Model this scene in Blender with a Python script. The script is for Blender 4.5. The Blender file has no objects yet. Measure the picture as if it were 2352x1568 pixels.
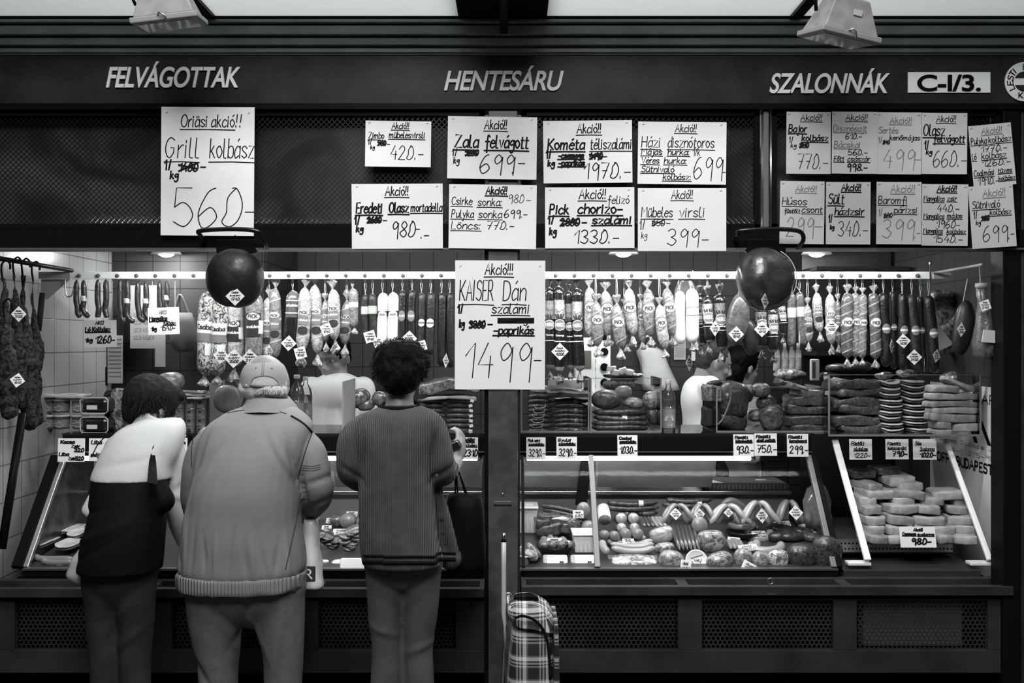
import bpy, bmesh, math, random
from math import sin, cos, pi, radians, sqrt, atan2, exp
from mathutils import Vector as V, Matrix, noise
random.seed(7)
SC = bpy.context.scene
COL = SC.collection
F, CX, CY, D0, H = 2286.7, 1176.0, 784.0, 3.8, 1.55     # lens in pixels, frame centre, camera distance to the stall front, eye height
# ---------------------------------------------------------------- camera, world, lights, exposure
cam = bpy.data.objects.new('camera', bpy.data.cameras.new('camera'))
cam.data.sensor_width = 36; cam.data.lens = 35.0
cam.location = (0, -D0, H); cam.rotation_euler = (pi/2, 0, 0)
cam.data.clip_start = .05
COL.objects.link(cam); SC.camera = cam
w = bpy.data.worlds.new('market_hall_daylight'); SC.world = w; w.use_nodes = True
w.node_tree.nodes['Background'].inputs[0].default_value = (.97, 1, .985, 1)
w.node_tree.nodes['Background'].inputs[1].default_value = .02
SC.view_settings.view_transform = 'Standard'; SC.view_settings.look = 'None'
SC.view_settings.exposure = 0.0; SC.view_settings.gamma = 1.0
SC.view_settings.use_curve_mapping = False
def area(name, loc, target, sx, sy, e):
    l = bpy.data.lights.new(name, 'AREA'); l.shape = 'RECTANGLE'; l.size = sx; l.size_y = sy; l.energy = e
    o = bpy.data.objects.new(name, l); o.location = loc
    o.rotation_euler = (V(target)-V(loc)).to_track_quat('-Z', 'Y').to_euler(); COL.objects.link(o); return o
area('hall_skylight', (-.2, -4.1, 4.3), (-.05, 0, 2.3), 2.0, 1.2, 125)
area('added_top_light', (-.15, -2.5, 4.9), (-.1, -.3, 1.5), 2.0, .8, 120)       # unseen second light, added above the customers for top-down shading
area('canopy_skylight', (.1, -1.0, 4.6), (.1, -.3, 2.8), 5.0, 1.8, 58)    # daylight falling on the canopy sheets
cy = SC.cycles
cy.max_bounces = 6; cy.diffuse_bounces = 3; cy.glossy_bounces = 3; cy.transmission_bounces = 4; cy.transparent_max_bounces = 12
cy.caustics_reflective = False; cy.caustics_refractive = False; cy.sample_clamp_indirect = 4
# ---------------------------------------------------------------- picture point at a depth -> world
def P(px, py, d): return V(((px-CX)*d/F, d-D0, H-(py-CY)*d/F))
def S(d): return d/F
# ---------------------------------------------------------------- materials
MATS = {}
def mat(name, v, rough=.55, metal=0, coat=0, mott=None, bump=None, tint=(.97, 1, .975), alt=None, spec=.5, sheen=0, wave=None):
    """v: albedo; mott=(scale, amount|alt mix) noise mottling towards alt; bump=(scale, strength[, detail])"""
    if name in MATS: return MATS[name]
    if v < .06 and rough > .3 and not coat and not metal: spec = min(spec, .12 if v > .02 else .04)
    m = bpy.data.materials.new(name); m.use_nodes = True; MATS[name] = m
    nt = m.node_tree; b = nt.nodes['Principled BSDF']
    c = lambda x: (x*tint[0], x*tint[1], x*tint[2], 1)
    b.inputs['Base Color'].default_value = c(v)
    b.inputs['Roughness'].default_value = rough; b.inputs['Metallic'].default_value = metal
    b.inputs['Coat Weight'].default_value = coat; b.inputs['Coat Roughness'].default_value = .12
    b.inputs['Specular IOR Level'].default_value = spec
    if sheen: b.inputs['Sheen Weight'].default_value = sheen
    tc = nt.nodes.new('ShaderNodeTexCoord')
    if mott:
        n = nt.nodes.new('ShaderNodeTexNoise'); n.inputs['Scale'].default_value = mott[0]; n.inputs['Detail'].default_value = 5
        n.inputs['Distortion'].default_value = mott[2] if len(mott) > 2 else 0
        nt.links.new(tc.outputs['Object'], n.inputs['Vector'])
        r = nt.nodes.new('ShaderNodeValToRGB'); r.color_ramp.elements[0].position = .5-.22*mott[1]; r.color_ramp.elements[1].position = .5+.22*mott[1]
        r.color_ramp.elements[0].color = c(v); r.color_ramp.elements[1].color = c(alt if alt is not None else v*.6)
        nt.links.new(n.outputs['Fac'], r.inputs['Fac']); nt.links.new(r.outputs['Color'], b.inputs['Base Color'])
    if wave:   # (scale, direction, distortion, alt albedo)
        n = nt.nodes.new('ShaderNodeTexWave'); n.wave_type = 'BANDS'; n.bands_direction = wave[1]
        n.inputs['Scale'].default_value = wave[0]; n.inputs['Distortion'].default_value = wave[2]; n.inputs['Detail'].default_value = 2
        nt.links.new(tc.outputs['Object'], n.inputs['Vector'])
        r = nt.nodes.new('ShaderNodeValToRGB'); r.color_ramp.elements[0].position = wave[4] if len(wave) > 4 else .4
        r.color_ramp.elements[1].position = r.color_ramp.elements[0].position + .2
        r.color_ramp.elements[0].color = c(v); r.color_ramp.elements[1].color = c(wave[3])
        nt.links.new(n.outputs['Fac'], r.inputs['Fac']); nt.links.new(r.outputs['Color'], b.inputs['Base Color'])
    if bump:
        if len(bump) > 2 and bump[2] in ('X', 'Y', 'Z'):
            n = nt.nodes.new('ShaderNodeTexWave'); n.bands_direction = bump[2]; n.inputs['Scale'].default_value = bump[0]
            n.inputs['Distortion'].default_value = .3; src = n.outputs['Fac']
        else:
            n = nt.nodes.new('ShaderNodeTexNoise'); n.inputs['Scale'].default_value = bump[0]; n.inputs['Detail'].default_value = 4; src = n.outputs['Fac']
        nt.links.new(tc.outputs['Object'], n.inputs['Vector'])
        k = nt.nodes.new('ShaderNodeBump'); k.inputs['Strength'].default_value = bump[1]; k.inputs['Distance'].default_value = .004
        nt.links.new(src, k.inputs['Height']); nt.links.new(k.outputs['Normal'], b.inputs['Normal'])
        if coat: nt.links.new(k.outputs['Normal'], b.inputs['Coat Normal'])
    return m
def emit(name, e):
    if name in MATS: return MATS[name]
    m = mat(name, .8); b = m.node_tree.nodes['Principled BSDF']
    b.inputs['Emission Color'].default_value = (1, 1, .99, 1); b.inputs['Emission Strength'].default_value = e
    return m
def clear(name, refl=.9, tintv=.97, rough=.03, bump=None, milky=0, ior=1.45):
    """thin clear sheet: see-through with a Fresnel reflection, optionally milky"""
    if name in MATS: return MATS[name]
    m = bpy.data.materials.new(name); m.use_nodes = True; MATS[name] = m; nt = m.node_tree
    nt.nodes.remove(nt.nodes['Principled BSDF']); out = nt.nodes['Material Output']
    t = nt.nodes.new('ShaderNodeBsdfTransparent'); t.inputs[0].default_value = (tintv, tintv, tintv, 1)
    g = nt.nodes.new('ShaderNodeBsdfGlossy'); g.inputs['Roughness'].default_value = rough; g.inputs[0].default_value = (refl, refl, refl, 1)
    f = nt.nodes.new('ShaderNodeFresnel'); f.inputs[0].default_value = ior
    mx = nt.nodes.new('ShaderNodeMixShader'); nt.links.new(f.outputs[0], mx.inputs[0]); nt.links.new(t.outputs[0], mx.inputs[1]); nt.links.new(g.outputs[0], mx.inputs[2])
    s = mx.outputs[0]
    if bump:
        n = nt.nodes.new('ShaderNodeTexNoise'); n.inputs['Scale'].default_value = bump[0]; n.inputs['Detail'].default_value = 3
        k = nt.nodes.new('ShaderNodeBump'); k.inputs['Strength'].default_value = bump[1]; k.inputs['Distance'].default_value = .006
        tc = nt.nodes.new('ShaderNodeTexCoord'); nt.links.new(tc.outputs['Object'], n.inputs['Vector'])
        nt.links.new(n.outputs['Fac'], k.inputs['Height']); nt.links.new(k.outputs['Normal'], g.inputs['Normal']); nt.links.new(k.outputs['Normal'], f.inputs['Normal'])
    if milky:
        dfs = nt.nodes.new('ShaderNodeBsdfDiffuse'); dfs.inputs[0].default_value = (.85, .86, .85, 1)
        m2 = nt.nodes.new('ShaderNodeMixShader'); m2.inputs[0].default_value = milky
        nt.links.new(s, m2.inputs[1]); nt.links.new(dfs.outputs[0], m2.inputs[2]); s = m2.outputs[0]
    nt.links.new(s, out.inputs[0]); return m
# ---------------------------------------------------------------- objects
def tag(o, label=None, cat=None, group=None, kind=None):
    for k, v in (('label', label), ('category', cat), ('group', group), ('kind', kind)):
        if v: o[k] = v
    return o
def thing(name, loc, label, cat, group=None):
    o = bpy.data.objects.new(name, None); o.location = loc; o.empty_display_size = .05; COL.objects.link(o)
    return tag(o, label, cat, group)
def root_loc(o):
    l = V((0, 0, 0))
    while o: l += o.location; o = o.parent
    return l
class MB:
    def __init__(s): s.v = []; s.f = []
    def add(s, vs, fs):
        n = len(s.v); s.v += [V(p) for p in vs]; s.f += [tuple(i+n for i in f) for f in fs]; return s
    def box(s, c, size, rot=None):
        x, y, z = size[0]/2, size[1]/2, size[2]/2; vs = [V(p) for p in ((-x,-y,-z),(x,-y,-z),(x,y,-z),(-x,y,-z),(-x,-y,z),(x,-y,z),(x,y,z),(-x,y,z))]
        if rot is not None: vs = [rot @ p for p in vs]
        return s.add([V(c)+p for p in vs], [(0,3,2,1),(4,5,6,7),(0,1,5,4),(1,2,6,5),(2,3,7,6),(3,0,4,7)])
    def bx(s, x0, x1, y0, y1, z0, z1): return s.box(((x0+x1)/2, (y0+y1)/2, (z0+z1)/2), (x1-x0, y1-y0, z1-z0))
    def prism(s, pts, off):           # closed polygon (3d pts) extruded by vector off
        n = len(pts); off = V(off); vs = [V(p) for p in pts]+[V(p)+off for p in pts]
        return s.add(vs, [tuple(range(n-1, -1, -1)), tuple(range(n, 2*n))]+[(i, (i+1) % n, n+(i+1) % n, n+i) for i in range(n)])
    def rings(s, rs, cap=True, close=False):   # list of equal-length vertex rings
        m = len(rs[0]); n = len(s.v)
        for r in rs: s.v += [V(p) for p in r]
        k = len(rs)
        for i in range(k-1+(1 if close else 0)):
            a = n+i*m; b = n+((i+1) % k)*m
            for j in range(m): s.f.append((a+j, a+(j+1) % m, b+(j+1) % m, b+j))
        if cap and not close:
            s.f.append(tuple(n+j for j in range(m-1, -1, -1))); s.f.append(tuple(n+(k-1)*m+j for j in range(m)))
        return s
    def tube(s, pts, r, seg=8, cap=True, close=False, flat=None):
        pts = [V(p) for p in pts]; n = len(pts); rr = r if isinstance(r, (list, tuple)) else [r]*n; rs = []; up = None
        for i in range(n):
            a = pts[(i-1) % n] if (i or close) else pts[0]; b = pts[(i+1) % n] if (i < n-1 or close) else pts[-1]
            t = (b-a).normalized() if (b-a).length > 1e-9 else V((0, 0, 1))
            if up is None: up = t.orthogonal().normalized()
            up = (up - t*up.dot(t)); up = up.normalized() if up.length > 1e-6 else t.orthogonal().normalized()
            w2 = t.cross(up); f = flat or 1
            rs.append([pts[i]+up*cos(2*pi*j/seg)*rr[i]*f+w2*sin(2*pi*j/seg)*rr[i] for j in range(seg)])
        return s.rings(rs, cap, close)
    def lathe(s, c, prof, seg=20, axis=None, cap=True):   # prof [(r, h)] along axis from c
        c = V(c); a = V(axis or (0, 0, 1)).normalized(); u = a.orthogonal().normalized(); w2 = a.cross(u)
        return s.rings([[c+a*h+(u*cos(2*pi*j/seg)+w2*sin(2*pi*j/seg))*r for j in range(seg)] for r, h in prof], cap)
    def ball(s, c, r, seg=14, rot=None, n=2.0, jit=0, js=8.0, seed=0, flatz=None):
        """super-ellipsoid with noise; r = (rx, ry, rz)"""
        c = V(c); rs = []; k = max(6, seg*2//3)
        for i in range(k+1):
            th = -pi/2+pi*i/k; ring = []
            for j in range(seg):
                ph = 2*pi*j/seg; g = lambda x: math.copysign(abs(x)**(2/n), x)
                p = V((r[0]*g(cos(th))*g(cos(ph)), r[1]*g(cos(th))*g(sin(ph)), r[2]*g(sin(th))))
                if jit: p *= 1+jit*noise.noise(V((p.x*js+seed*3.1, p.y*js+seed, p.z*js-seed*2.3)))
                if flatz is not None and p.z < flatz: p.z = flatz
                if rot is not None: p = rot @ p
                ring.append(c+p)
            rs.append(ring)
        return s.rings(rs, True)
    def strokes(s, polys, fn, wd):      # polylines in (u, v) -> flat ribbons through fn(u, v)
        for pl in polys:
            n = len(pl); L = []; R = []
            for i in range(n):
                a = pl[max(0, i-1)]; b = pl[min(n-1, i+1)]; dx, dy = b[0]-a[0], b[1]-a[1]; q = sqrt(dx*dx+dy*dy) or 1
                nx, ny = -dy/q*wd/2, dx/q*wd/2; ex, ey = 0, 0
                if i == 0: ex, ey = -dx/q*wd/3, -dy/q*wd/3
                if i == n-1: ex, ey = dx/q*wd/3, dy/q*wd/3
                L.append(fn(pl[i][0]+nx+ex, pl[i][1]+ny+ey)); R.append(fn(pl[i][0]-nx+ex, pl[i][1]-ny+ey))
            s.add(L+R, [(n+i, n+i+1, i+1, i) for i in range(n-1)])
        return s
    def build(s, name, m, parent=None, smooth=True, loc=None, remesh=None, post=None, sub=0, bev=0, angle=None):
        me = bpy.data.meshes.new(name); me.from_pydata(s.v, [], s.f); me.update()
        if bev or sub or remesh:
            t = bpy.data.objects.new('tmp', me); COL.objects.link(t)
            if bev: x = t.modifiers.new('b', 'BEVEL'); x.width = bev; x.segments = 2; x.limit_method = 'ANGLE'; x.angle_limit = radians(40)
            if remesh: x = t.modifiers.new('r', 'REMESH'); x.mode = 'VOXEL'; x.voxel_size = remesh; x2 = t.modifiers.new('s', 'SMOOTH'); x2.iterations = 3; x2.factor = .5
            if sub: x = t.modifiers.new('s', 'SUBSURF'); x.levels = sub; x.render_levels = sub
            dg = bpy.context.evaluated_depsgraph_get(); me2 = bpy.data.meshes.new_from_object(t.evaluated_get(dg)); bpy.data.objects.remove(t); bpy.data.meshes.remove(me); me = me2; me.name = name
        if post:
            me.update()
            nn = [v.normal.copy() for v in me.vertices]
            for v, n in zip(me.vertices, nn): v.co = post(v.co.copy(), n)
        vs = me.vertices
        if parent is not None: off = root_loc(parent)
        elif loc is not None: off = V(loc)
        else:
            xs = [v.co.x for v in vs]; ys = [v.co.y for v in vs]; zs = [v.co.z for v in vs]
            off = V(((min(xs)+max(xs))/2, (min(ys)+max(ys))/2, min(zs)))
        me.transform(Matrix.Translation(-off)); me.materials.append(m)
        if smooth:
            me.shade_smooth()
            if angle is not None or bev: me.set_sharp_from_angle(angle=radians(angle or 40))
        o = bpy.data.objects.new(name, me); COL.objects.link(o)
        if parent is not None: o.parent = parent
        else: o.location = off
        return o
def struct(name, mb, m, smooth=False, **k): return tag(mb.build(name, m, smooth=smooth, **k), kind='structure')
def rotm(x=0, y=0, z=0): return (Matrix.Rotation(z, 3, 'Z') @ Matrix.Rotation(y, 3, 'Y') @ Matrix.Rotation(x, 3, 'X'))
def nz(p, s, seed=0): return noise.noise(V((p[0]*s+seed*7.3, p[1]*s-seed*3.7, p[2]*s+seed)))
def smooth_line(pts, n=6):
    if len(pts) < 3: return [tuple(p) for p in pts]
    out = []
    for i in range(len(pts)-1):
        a = pts[max(i-1, 0)]; b = pts[i]; c = pts[i+1]; d = pts[min(i+2, len(pts)-1)]
        for k in range(n):
            t = k/n
            out.append(tuple(.5*(2*b[q]+(c[q]-a[q])*t+(2*a[q]-5*b[q]+4*c[q]-d[q])*t*t+(3*b[q]-a[q]-3*c[q]+d[q])*t**3) for q in range(len(b))))
    return out+[tuple(pts[-1])]
# ---------------------------------------------------------------- marker handwriting: one-stroke glyphs, grid x 0-9, y 0-9 (a-d = -1..-4, t,u = 10,11); ~ = smooth
G = {'A':'6 003860 1353','B':'5 0008 ~0838463404 ~043452300','C':'5 ~57381704113051','D':'5 0008 ~08284754412000','E':'4 48080040 0434','F':'4 480800 0434',
'G':'6 ~57381704113052 525434','H':'5 0008 5058 0454','I':'1 0008','J':'4 ~48422001','K':'5 0008 5803 1450','L':'4 080040','M':'7 0008346870','N':'5 00085058','O':'6 ~381704113051645738',
'P':'5 0008 ~0838463404','R':'5 0008 ~0838463404 2450','S':'5 ~5738171544523001','T':'6 0868 3830','U':'5 ~080220405258','V':'6 083068','Z':'6 08580060',
'a':'4 ~442503011031 4540','b':'4 0800 ~042544412001','c':'4 ~442503012041','d':'4 4840 ~442503011031','e':'4 ~0343442503012041','f':'4 ~4738272c 0444',
'g':'4 ~442503122243 ~454a2c0b','h':'4 0800 ~03254440','i':'1 0500 0607','j':'2 ~252a1c0c 2627','k':'4 0800 3502 1340','l':'2 ~08011020','m':'7 0500 ~03253430 ~33556460','n':'4 0500 ~03254440',
'o':'4 ~250402204243 ~432504','p':'4 050c ~042544412001','r':'3 0500 ~032535','s':'4 ~44250413324120 2001','t':'3 ~17111030 0535','u':'4 ~05011042 4540','v':'4 052045','y':'4 0521 ~45201c0c','z':'4 05450040',
'0':'5 ~3816130120415355473828','1':'3 053830','2':'5 ~0628474500 0050','3':'5 ~0728474524 ~2443523001','4':'5 380353 4540','5':'5 480804 ~042544523001','6':'5 ~4827031030523402','7':'5 085820 1444','8':'5 ~341638563402305234','9':'5 ~563816244557 ~575a','.':'1 0001','-':'4 0343','!':'1 0803 0100','/':'3 0038',':':'1 0100 0504',',':'1 010b'}
ACC = {'á':('a','2738'),'é':('e','2738'),'í':('i',''),'ó':('o','2738'),'ö':('o','1617 3637'),'ő':('o','1628 3648'),'ú':('u','2738'),'ü':('u','1617 3637'),'ű':('u','1628 3648'),'ä':('a','1617 3637'),'Á':('A','3t4u'),'É':('E','2t3u')}
YV = {str(i): i for i in range(10)}; YV.update({'a': -1, 'b': -2, 'c': -3, 'd': -4, 't': 9.3, 'u': 10.5})
def glyph(ch):
    ex = ''
    if ch in ACC: ch, ex = ACC[ch]
    g = G.get(ch)
    if g is None: return 3, []
    parts = g.split(' '); out = []
    for st in parts[1:]+ex.split():
        sm = st.startswith('~'); st = st.lstrip('~')
        if len(st) % 2: st += '0'
        pl = [(float(st[i]), float(YV[st[i+1]])) for i in range(0, len(st), 2)]
        if len(pl) == 1: pl.append((pl[0][0]+.5, pl[0][1]))
        out.append(smooth_line(pl, 4) if sm and len(pl) > 2 else pl)
    return float(parts[0]), out
def write(text, x0, x1, yb, h, slant=.12):
    """polylines of the text set from x0 to x1 on baseline yb, capital height h (v upward)"""
    x = 0; acc = []
    for ch in text:
        if ch == ' ': x += 3.2; continue
        wd, pl = glyph(ch)
        for p in pl: acc.append([(x+a+b*slant*1.0+random.uniform(-.12, .12)*(len(p) < 4), b) for a, b in p])
        x += wd+1.5
    sx = (x1-x0)/max(x-1.5, 1)
    return [[(x0+a*sx, yb+b*h/8) for a, b in p] for p in acc]
INK = mat('marker_ink', .012, .5); INKG = mat('worn_marker_ink', .13, .6)
PAPER = mat('white_paper', .82, .8, tint=(.985, .99, 1.0), mott=(6, .9), alt=.75)
PAPERD = mat('dim_grey_paper', .5, .8, tint=(.985, .99, .99), mott=(6, .9), alt=.43)  # greyer copy of white_paper; light falloff on the right sheets put into its colour
def sheet(name, c, ux, uy, w_, h_, lines, label, cat, group=None, curl=0, ink=INK, paper=None, wd=None, staples=False, thick=.0006):
    """card of paper: lines = [(text, x0, x1, ybase, h, flags)] in fractions from the top left"""
    ux = V(ux).normalized(); uy = V(uy); uy = (uy-ux*uy.dot(ux)).normalized(); n = ux.cross(uy); c = V(c)
    def fn(u, v, o=0): return c+ux*u+uy*v+n*(curl*((2*u/w_)**2-.3)*w_*.5+curl*.6*(v/h_)*abs(v/h_)*w_+o)
    root = thing(name, c-uy*h_/2, label, cat, group)
    mb = MB(); k = 6; g = lambda o: [fn(-w_/2+w_*i/k, -h_/2+h_*j/k, o) for j in range(k+1) for i in range(k+1)]
    q = [(j*(k+1)+i, j*(k+1)+i+1, (j+1)*(k+1)+i+1, (j+1)*(k+1)+i) for j in range(k) for i in range(k)]
    mb.add(g(0), q); mb.add(g(-thick), [f[::-1] for f in q]); mb.build('paper', paper or PAPER, root)
    base = wd or .0042; t = MB(); tg = MB()
    for ln in lines:
        tx, x0, x1, yb, hh = ln[:5]; fl = ln[5] if len(ln) > 5 else ''
        X = lambda a: (a-.5)*w_; Y = lambda a: (.5-a)*h_
        pl = write(tx, X(x0), X(x1), Y(yb), hh*h_); ww = base*(1.5 if 'b' in fl else .75 if 't' in fl else 1)
        tgt = tg if 'g' in fl else t
        f2 = lambda u, v: fn(u, v, .0006)
        tgt.strokes(pl, f2, ww)
        if 'u' in fl: tgt.strokes([[(X(x0)-.01*w_, Y(yb)-hh*h_*.22), (X((x0+x1)/2), Y(yb)-hh*h_*.2), (X(x1)+.01*w_, Y(yb)-hh*h_*.24)]], f2, ww)
        if 'x' in fl: tgt.strokes([[(X(x0), Y(yb)), (X(x1), Y(yb)+hh*h_)], [(X(x0), Y(yb)+hh*h_*.75), (X(x1), Y(yb)+hh*h_*.3)]], f2, ww*1.2)
        if 'k' in fl: tgt.strokes([[(X(x0)-.02*w_, Y(yb)+hh*h_*q2), (X(x1)+.02*w_, Y(yb)+hh*h_*(q2+.04))] for q2 in (.1, .35, .6)], f2, ww*2.2)
    if t.v: t.build('handwriting', ink, root, smooth=False)
    if tg.v: tg.build('faded_handwriting', INKG, root, smooth=False)
    if staples:
        for sx in (-1, 1):
            MB().tube([fn(sx*w_*.44-.004, h_*.45, .001), fn(sx*w_*.44+.004, h_*.46, .001)], .0009, 5).build('staple', mat('staple_steel', .35, .3, 1), root)
    return root
# ================================================================ SETTING
def tile_mat(name, v, grout, size, ax, rough=.25):
    m = mat(name, v, rough); nt = m.node_tree; b = nt.nodes['Principled BSDF']
    tc = nt.nodes.new('ShaderNodeTexCoord'); sp = nt.nodes.new('ShaderNodeSeparateXYZ'); cb = nt.nodes.new('ShaderNodeCombineXYZ')
    nt.links.new(tc.outputs['Object'], sp.inputs[0]); nt.links.new(sp.outputs[ax], cb.inputs[0]); nt.links.new(sp.outputs['Z'], cb.inputs[1])
    br = nt.nodes.new('ShaderNodeTexBrick'); br.offset = 0; br.inputs['Scale'].default_value = 1
    br.inputs['Brick Width'].default_value = size; br.inputs['Row Height'].default_value = size; br.inputs['Mortar Size'].default_value = .0025; br.inputs['Mortar Smooth'].default_value = .2
    for k, x in (('Color1', v), ('Color2', v*.92), ('Mortar', grout)): br.inputs[k].default_value = (x*.97, x, x*.98, 1)
    nt.links.new(cb.outputs[0], br.inputs['Vector']); nt.links.new(br.outputs['Color'], b.inputs['Base Color'])
    k = nt.nodes.new('ShaderNodeBump'); k.inputs['Strength'].default_value = .4; k.invert = True; k.inputs['Distance'].default_value = .002
    nt.links.new(br.outputs['Fac'], k.inputs['Height']); nt.links.new(k.outputs[0], b.inputs['Normal']); return m
GT = (.90, 1, .93)
GREEN = mat('dark_green_enamel', .034, .38, tint=GT, mott=(9, .8), alt=.018, bump=(60, .06))
GREEN2 = mat('green_grey_moulding_paint', .22, .4, tint=GT, mott=(7, .8), alt=.15, bump=(40, .08))
BASE = mat('counter_green_paint', .042, .42, tint=GT, mott=(5, .8), alt=.022)
BLACK = mat('black_metal', .006, .35); MATTE = mat('black_void', .004, .9)
STEEL = mat('brushed_steel', .55, .28, 1, bump=(90, .05)); ALU = mat('satin_aluminium', .5, .38, 1)
WHITEP = mat('white_enamel', .85, .35); WPLAST = mat('white_plastic', .82, .4); GLASS = clear('display_glass', .35, .985, ior=1.13)
XL, XR, DB, DBL = -2.05, 1.98, 5.9, 5.05
TL = tile_mat('pale_wall_tiles', .30, .09, .15, 'Y'); TB = tile_mat('grey_wall_tiles', .055, .012, .14, 'X', .4); TR = tile_mat('grey_side_tiles', .035, .012, .14, 'Y', .7)
struct('floor', MB().bx(-6, 6, -7, 3, -.05, 0), mat('dark_stone_floor', .09, .5, mott=(4, .8), alt=.06))
struct('wall_left', MB().bx(XL-.08, XL, .02, DBL-D0+.05, 0, 2.6), TL)
struct('wall_back_left', MB().bx(XL-.08, -1.27, DBL-D0+.05, DBL-D0+.12, 0, 2.6), tile_mat('dark_wall_tiles', .045, .012, .14, 'X', .5))
struct('wall_return', MB().bx(-1.33, -1.27, DBL-D0+.12, DB-D0, 0, 2.6), TR)
struct('wall_back', MB().bx(-1.33, XR+.1, DB-D0, DB-D0+.08, 0, 2.6), TB)
struct('wall_right', MB().bx(XR+.004, XR+.09, .06, DB-D0, 0, 2.6), TR)
struct('ceiling', MB().bx(XL-.08, XR+.1, .11, DB-D0+.08, 2.5, 2.56), mat('dark_ceiling', .05, .8))
# fascia, mouldings
struct('trim_1', MB().bx(-2.9, 2.9, -.012, .1, 2.455, 2.638), GREEN)
mo = MB()
for z0, z1, y in ((2.644, 2.662, -.03), (2.668, 2.696, -.045), (2.703, 2.738, -.06), (2.744, 2.757, -.075)): mo.bx(-2.9, 2.9, y, .05, z0, z1)
mo.bx(-2.9, 2.9, -.02, .05, 2.638, 2.76)
struct('trim_2', mo, GREEN2, bev=.003)
struct('trim_3', MB().bx(-2.9, 2.9, -.03, .07, 2.43, 2.452), BLACK)
lb = MB().bx(-2.9, 2.4, -.02, .06, 1.905, 1.975); struct('trim_4', lb, BLACK)
struct('trim_5', MB().bx(-2.9, 2.4, -.026, .065, 1.898, 1.905), mat('pale_edge_metal', .16, .4, .6))  # paler strip along the bottom edge of the beam
# stall posts
def post(name, px0, px1, y0, y1, z0, z1, m, label, extra=None):
    r = thing(name, ((px0+px1)/2, (y0+y1)/2, z0), label, 'post')
    MB().bx(px0, px1, y0, y1, z0, z1).build('post_shaft', m, r, smooth=False, bev=.003)
    if extra: extra(r)
    return r
PIL = mat('worn_pillar_paint', .075, .42, tint=GT, mott=(14, .5), alt=.04, bump=(30, .1))
def pil(r):
    MB().bx(-.105, -.081, -.004, .05, 0, 1.9).build('edge_channel', BLACK, r, smooth=False)
    MB().bx(.013, .03, -.006, .05, .35, 1.9).build('edge_channel', mat('dark_channel', .02, .4, tint=GT), r, smooth=False)
    MB().bx(-.07, -.002, -.024, -.018, .93, .945).build('plate', PIL, r, smooth=False, bev=.002)
    b = MB(); [b.lathe((-.035, -.018, z), [(.006, 0), (.005, .003), (.002, .004)], 10, (0, -1, 0)) for z in (.97, .62)]; b.build('screw', STEEL, r)
post('stall_post', -.09, .022, -.018, .06, 0, 2.45, PIL, 'worn grey-green pillar in the middle of the stall behind the big hand-lettered price poster', pil)
post('stall_post', 1.865, 1.93, -.02, .08, 0, 2.45, BLACK, 'black corner post at the right end of the stall, beside the printed white wall panel')
post('stall_post', 1.94, 2.3, -.01, .06, 0, 2.45, GREEN, 'dark green flat post at the far right edge of the stall')
# wire grilles above the opening, dark glass behind them
def grille(x0, x1, label):
    z0, z1 = 1.978, 2.43; r = thing('wire_grille', ((x0+x1)/2, 0, z0), label, 'grille', 'wire grilles above the opening')
    f = MB(); t = .02
    for a in ((x0, x1, z0, z0+t), (x0, x1, z1-t, z1), (x0, x0+t, z0, z1), (x1-t, x1, z0, z1)): f.bx(a[0], a[1], -.006, .02, a[2], a[3])
    f.build('frame', BLACK, r, smooth=False)
    wv = MB(); p = .0205; hz = z1-z0
    n = int((x1-x0+hz)/p)
    for sgn, yy in ((1, .006), (-1, .009)):
        for i in range(n):
            c = x0-hz+i*p if sgn > 0 else x0+i*p
            a0 = max(c, x0); a1 = min(c+hz, x1)
            if a1-a0 < .01: continue
            za, zb = (z0+(a0-c), z0+(a1-c)) if sgn > 0 else (z1-(a0-c), z1-(a1-c))
            q = .0016; dz = q*sgn
            wv.add([(a0, yy, za-q), (a1, yy, zb-q), (a1, yy, zb+q), (a0, yy, za+q), (a0, yy+.003, za-q), (a1, yy+.003, zb-q), (a1, yy+.003, zb+q), (a0, yy+.003, za+q)], [(0, 1, 2, 3), (3, 2, 6, 7), (1, 0, 4, 5)])
    wv.build('woven_wire', mat('grille_wire', .012, .35, .5, tint=GT), r, smooth=False)
    MB().bx(x0, x1, .075, .085, z0, z1).build('backing_glass', mat('dark_backing_glass', .03, .35, tint=GT, mott=(2.5, .6, 1.5), alt=.12), r, smooth=False)
grille(-2.4, -.105, 'wide dark wire grille left of the pillar, with the tall price poster on it')
grille(.035, .945, 'dark wire grille just right of the pillar, behind the two rows of wide price sheets')
grille(.99, 1.86, 'dark wire grille at the right end, behind the ten narrow price sheets')
post('grille_upright', .958, .978, -.012, .03, 1.978, 2.43, mat('grey_upright', .11, .5, tint=GT), 'narrow grey upright between the two right-hand wire grilles')
# canopy sheets
CANM = bpy.data.materials.new('translucent_canopy_sheet'); CANM.use_nodes = True; nt = CANM.node_tree
tr = nt.nodes.new('ShaderNodeBsdfTranslucent'); tr.inputs[0].default_value = (.82, .84, .83, 1); df = nt.nodes.new('ShaderNodeBsdfDiffuse'); df.inputs[0].default_value = (.8, .8, .8, 1)
mx = nt.nodes.new('ShaderNodeMixShader'); mx.inputs[0].default_value = .3; nt.links.new(tr.outputs[0], mx.inputs[1]); nt.links.new(df.outputs[0], mx.inputs[2]); nt.links.new(mx.outputs[0], nt.nodes['Material Output'].inputs[0])
for a, b, lab in ((-2.6, -1.15, 'pale translucent canopy sheet at the far left'), (-1.11, -.2, 'pale translucent canopy sheet left of the dark beam'), (.13, 1.04, 'pale translucent canopy sheet right of the dark beam'), (1.08, 2.6, 'pale translucent canopy sheet at the far right')):
    tag(MB().bx(a, b, -.42, -.07, 2.768, 2.771).build('canopy_sheet', CANM, smooth=False), lab, 'canopy', 'canopy sheets')
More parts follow.
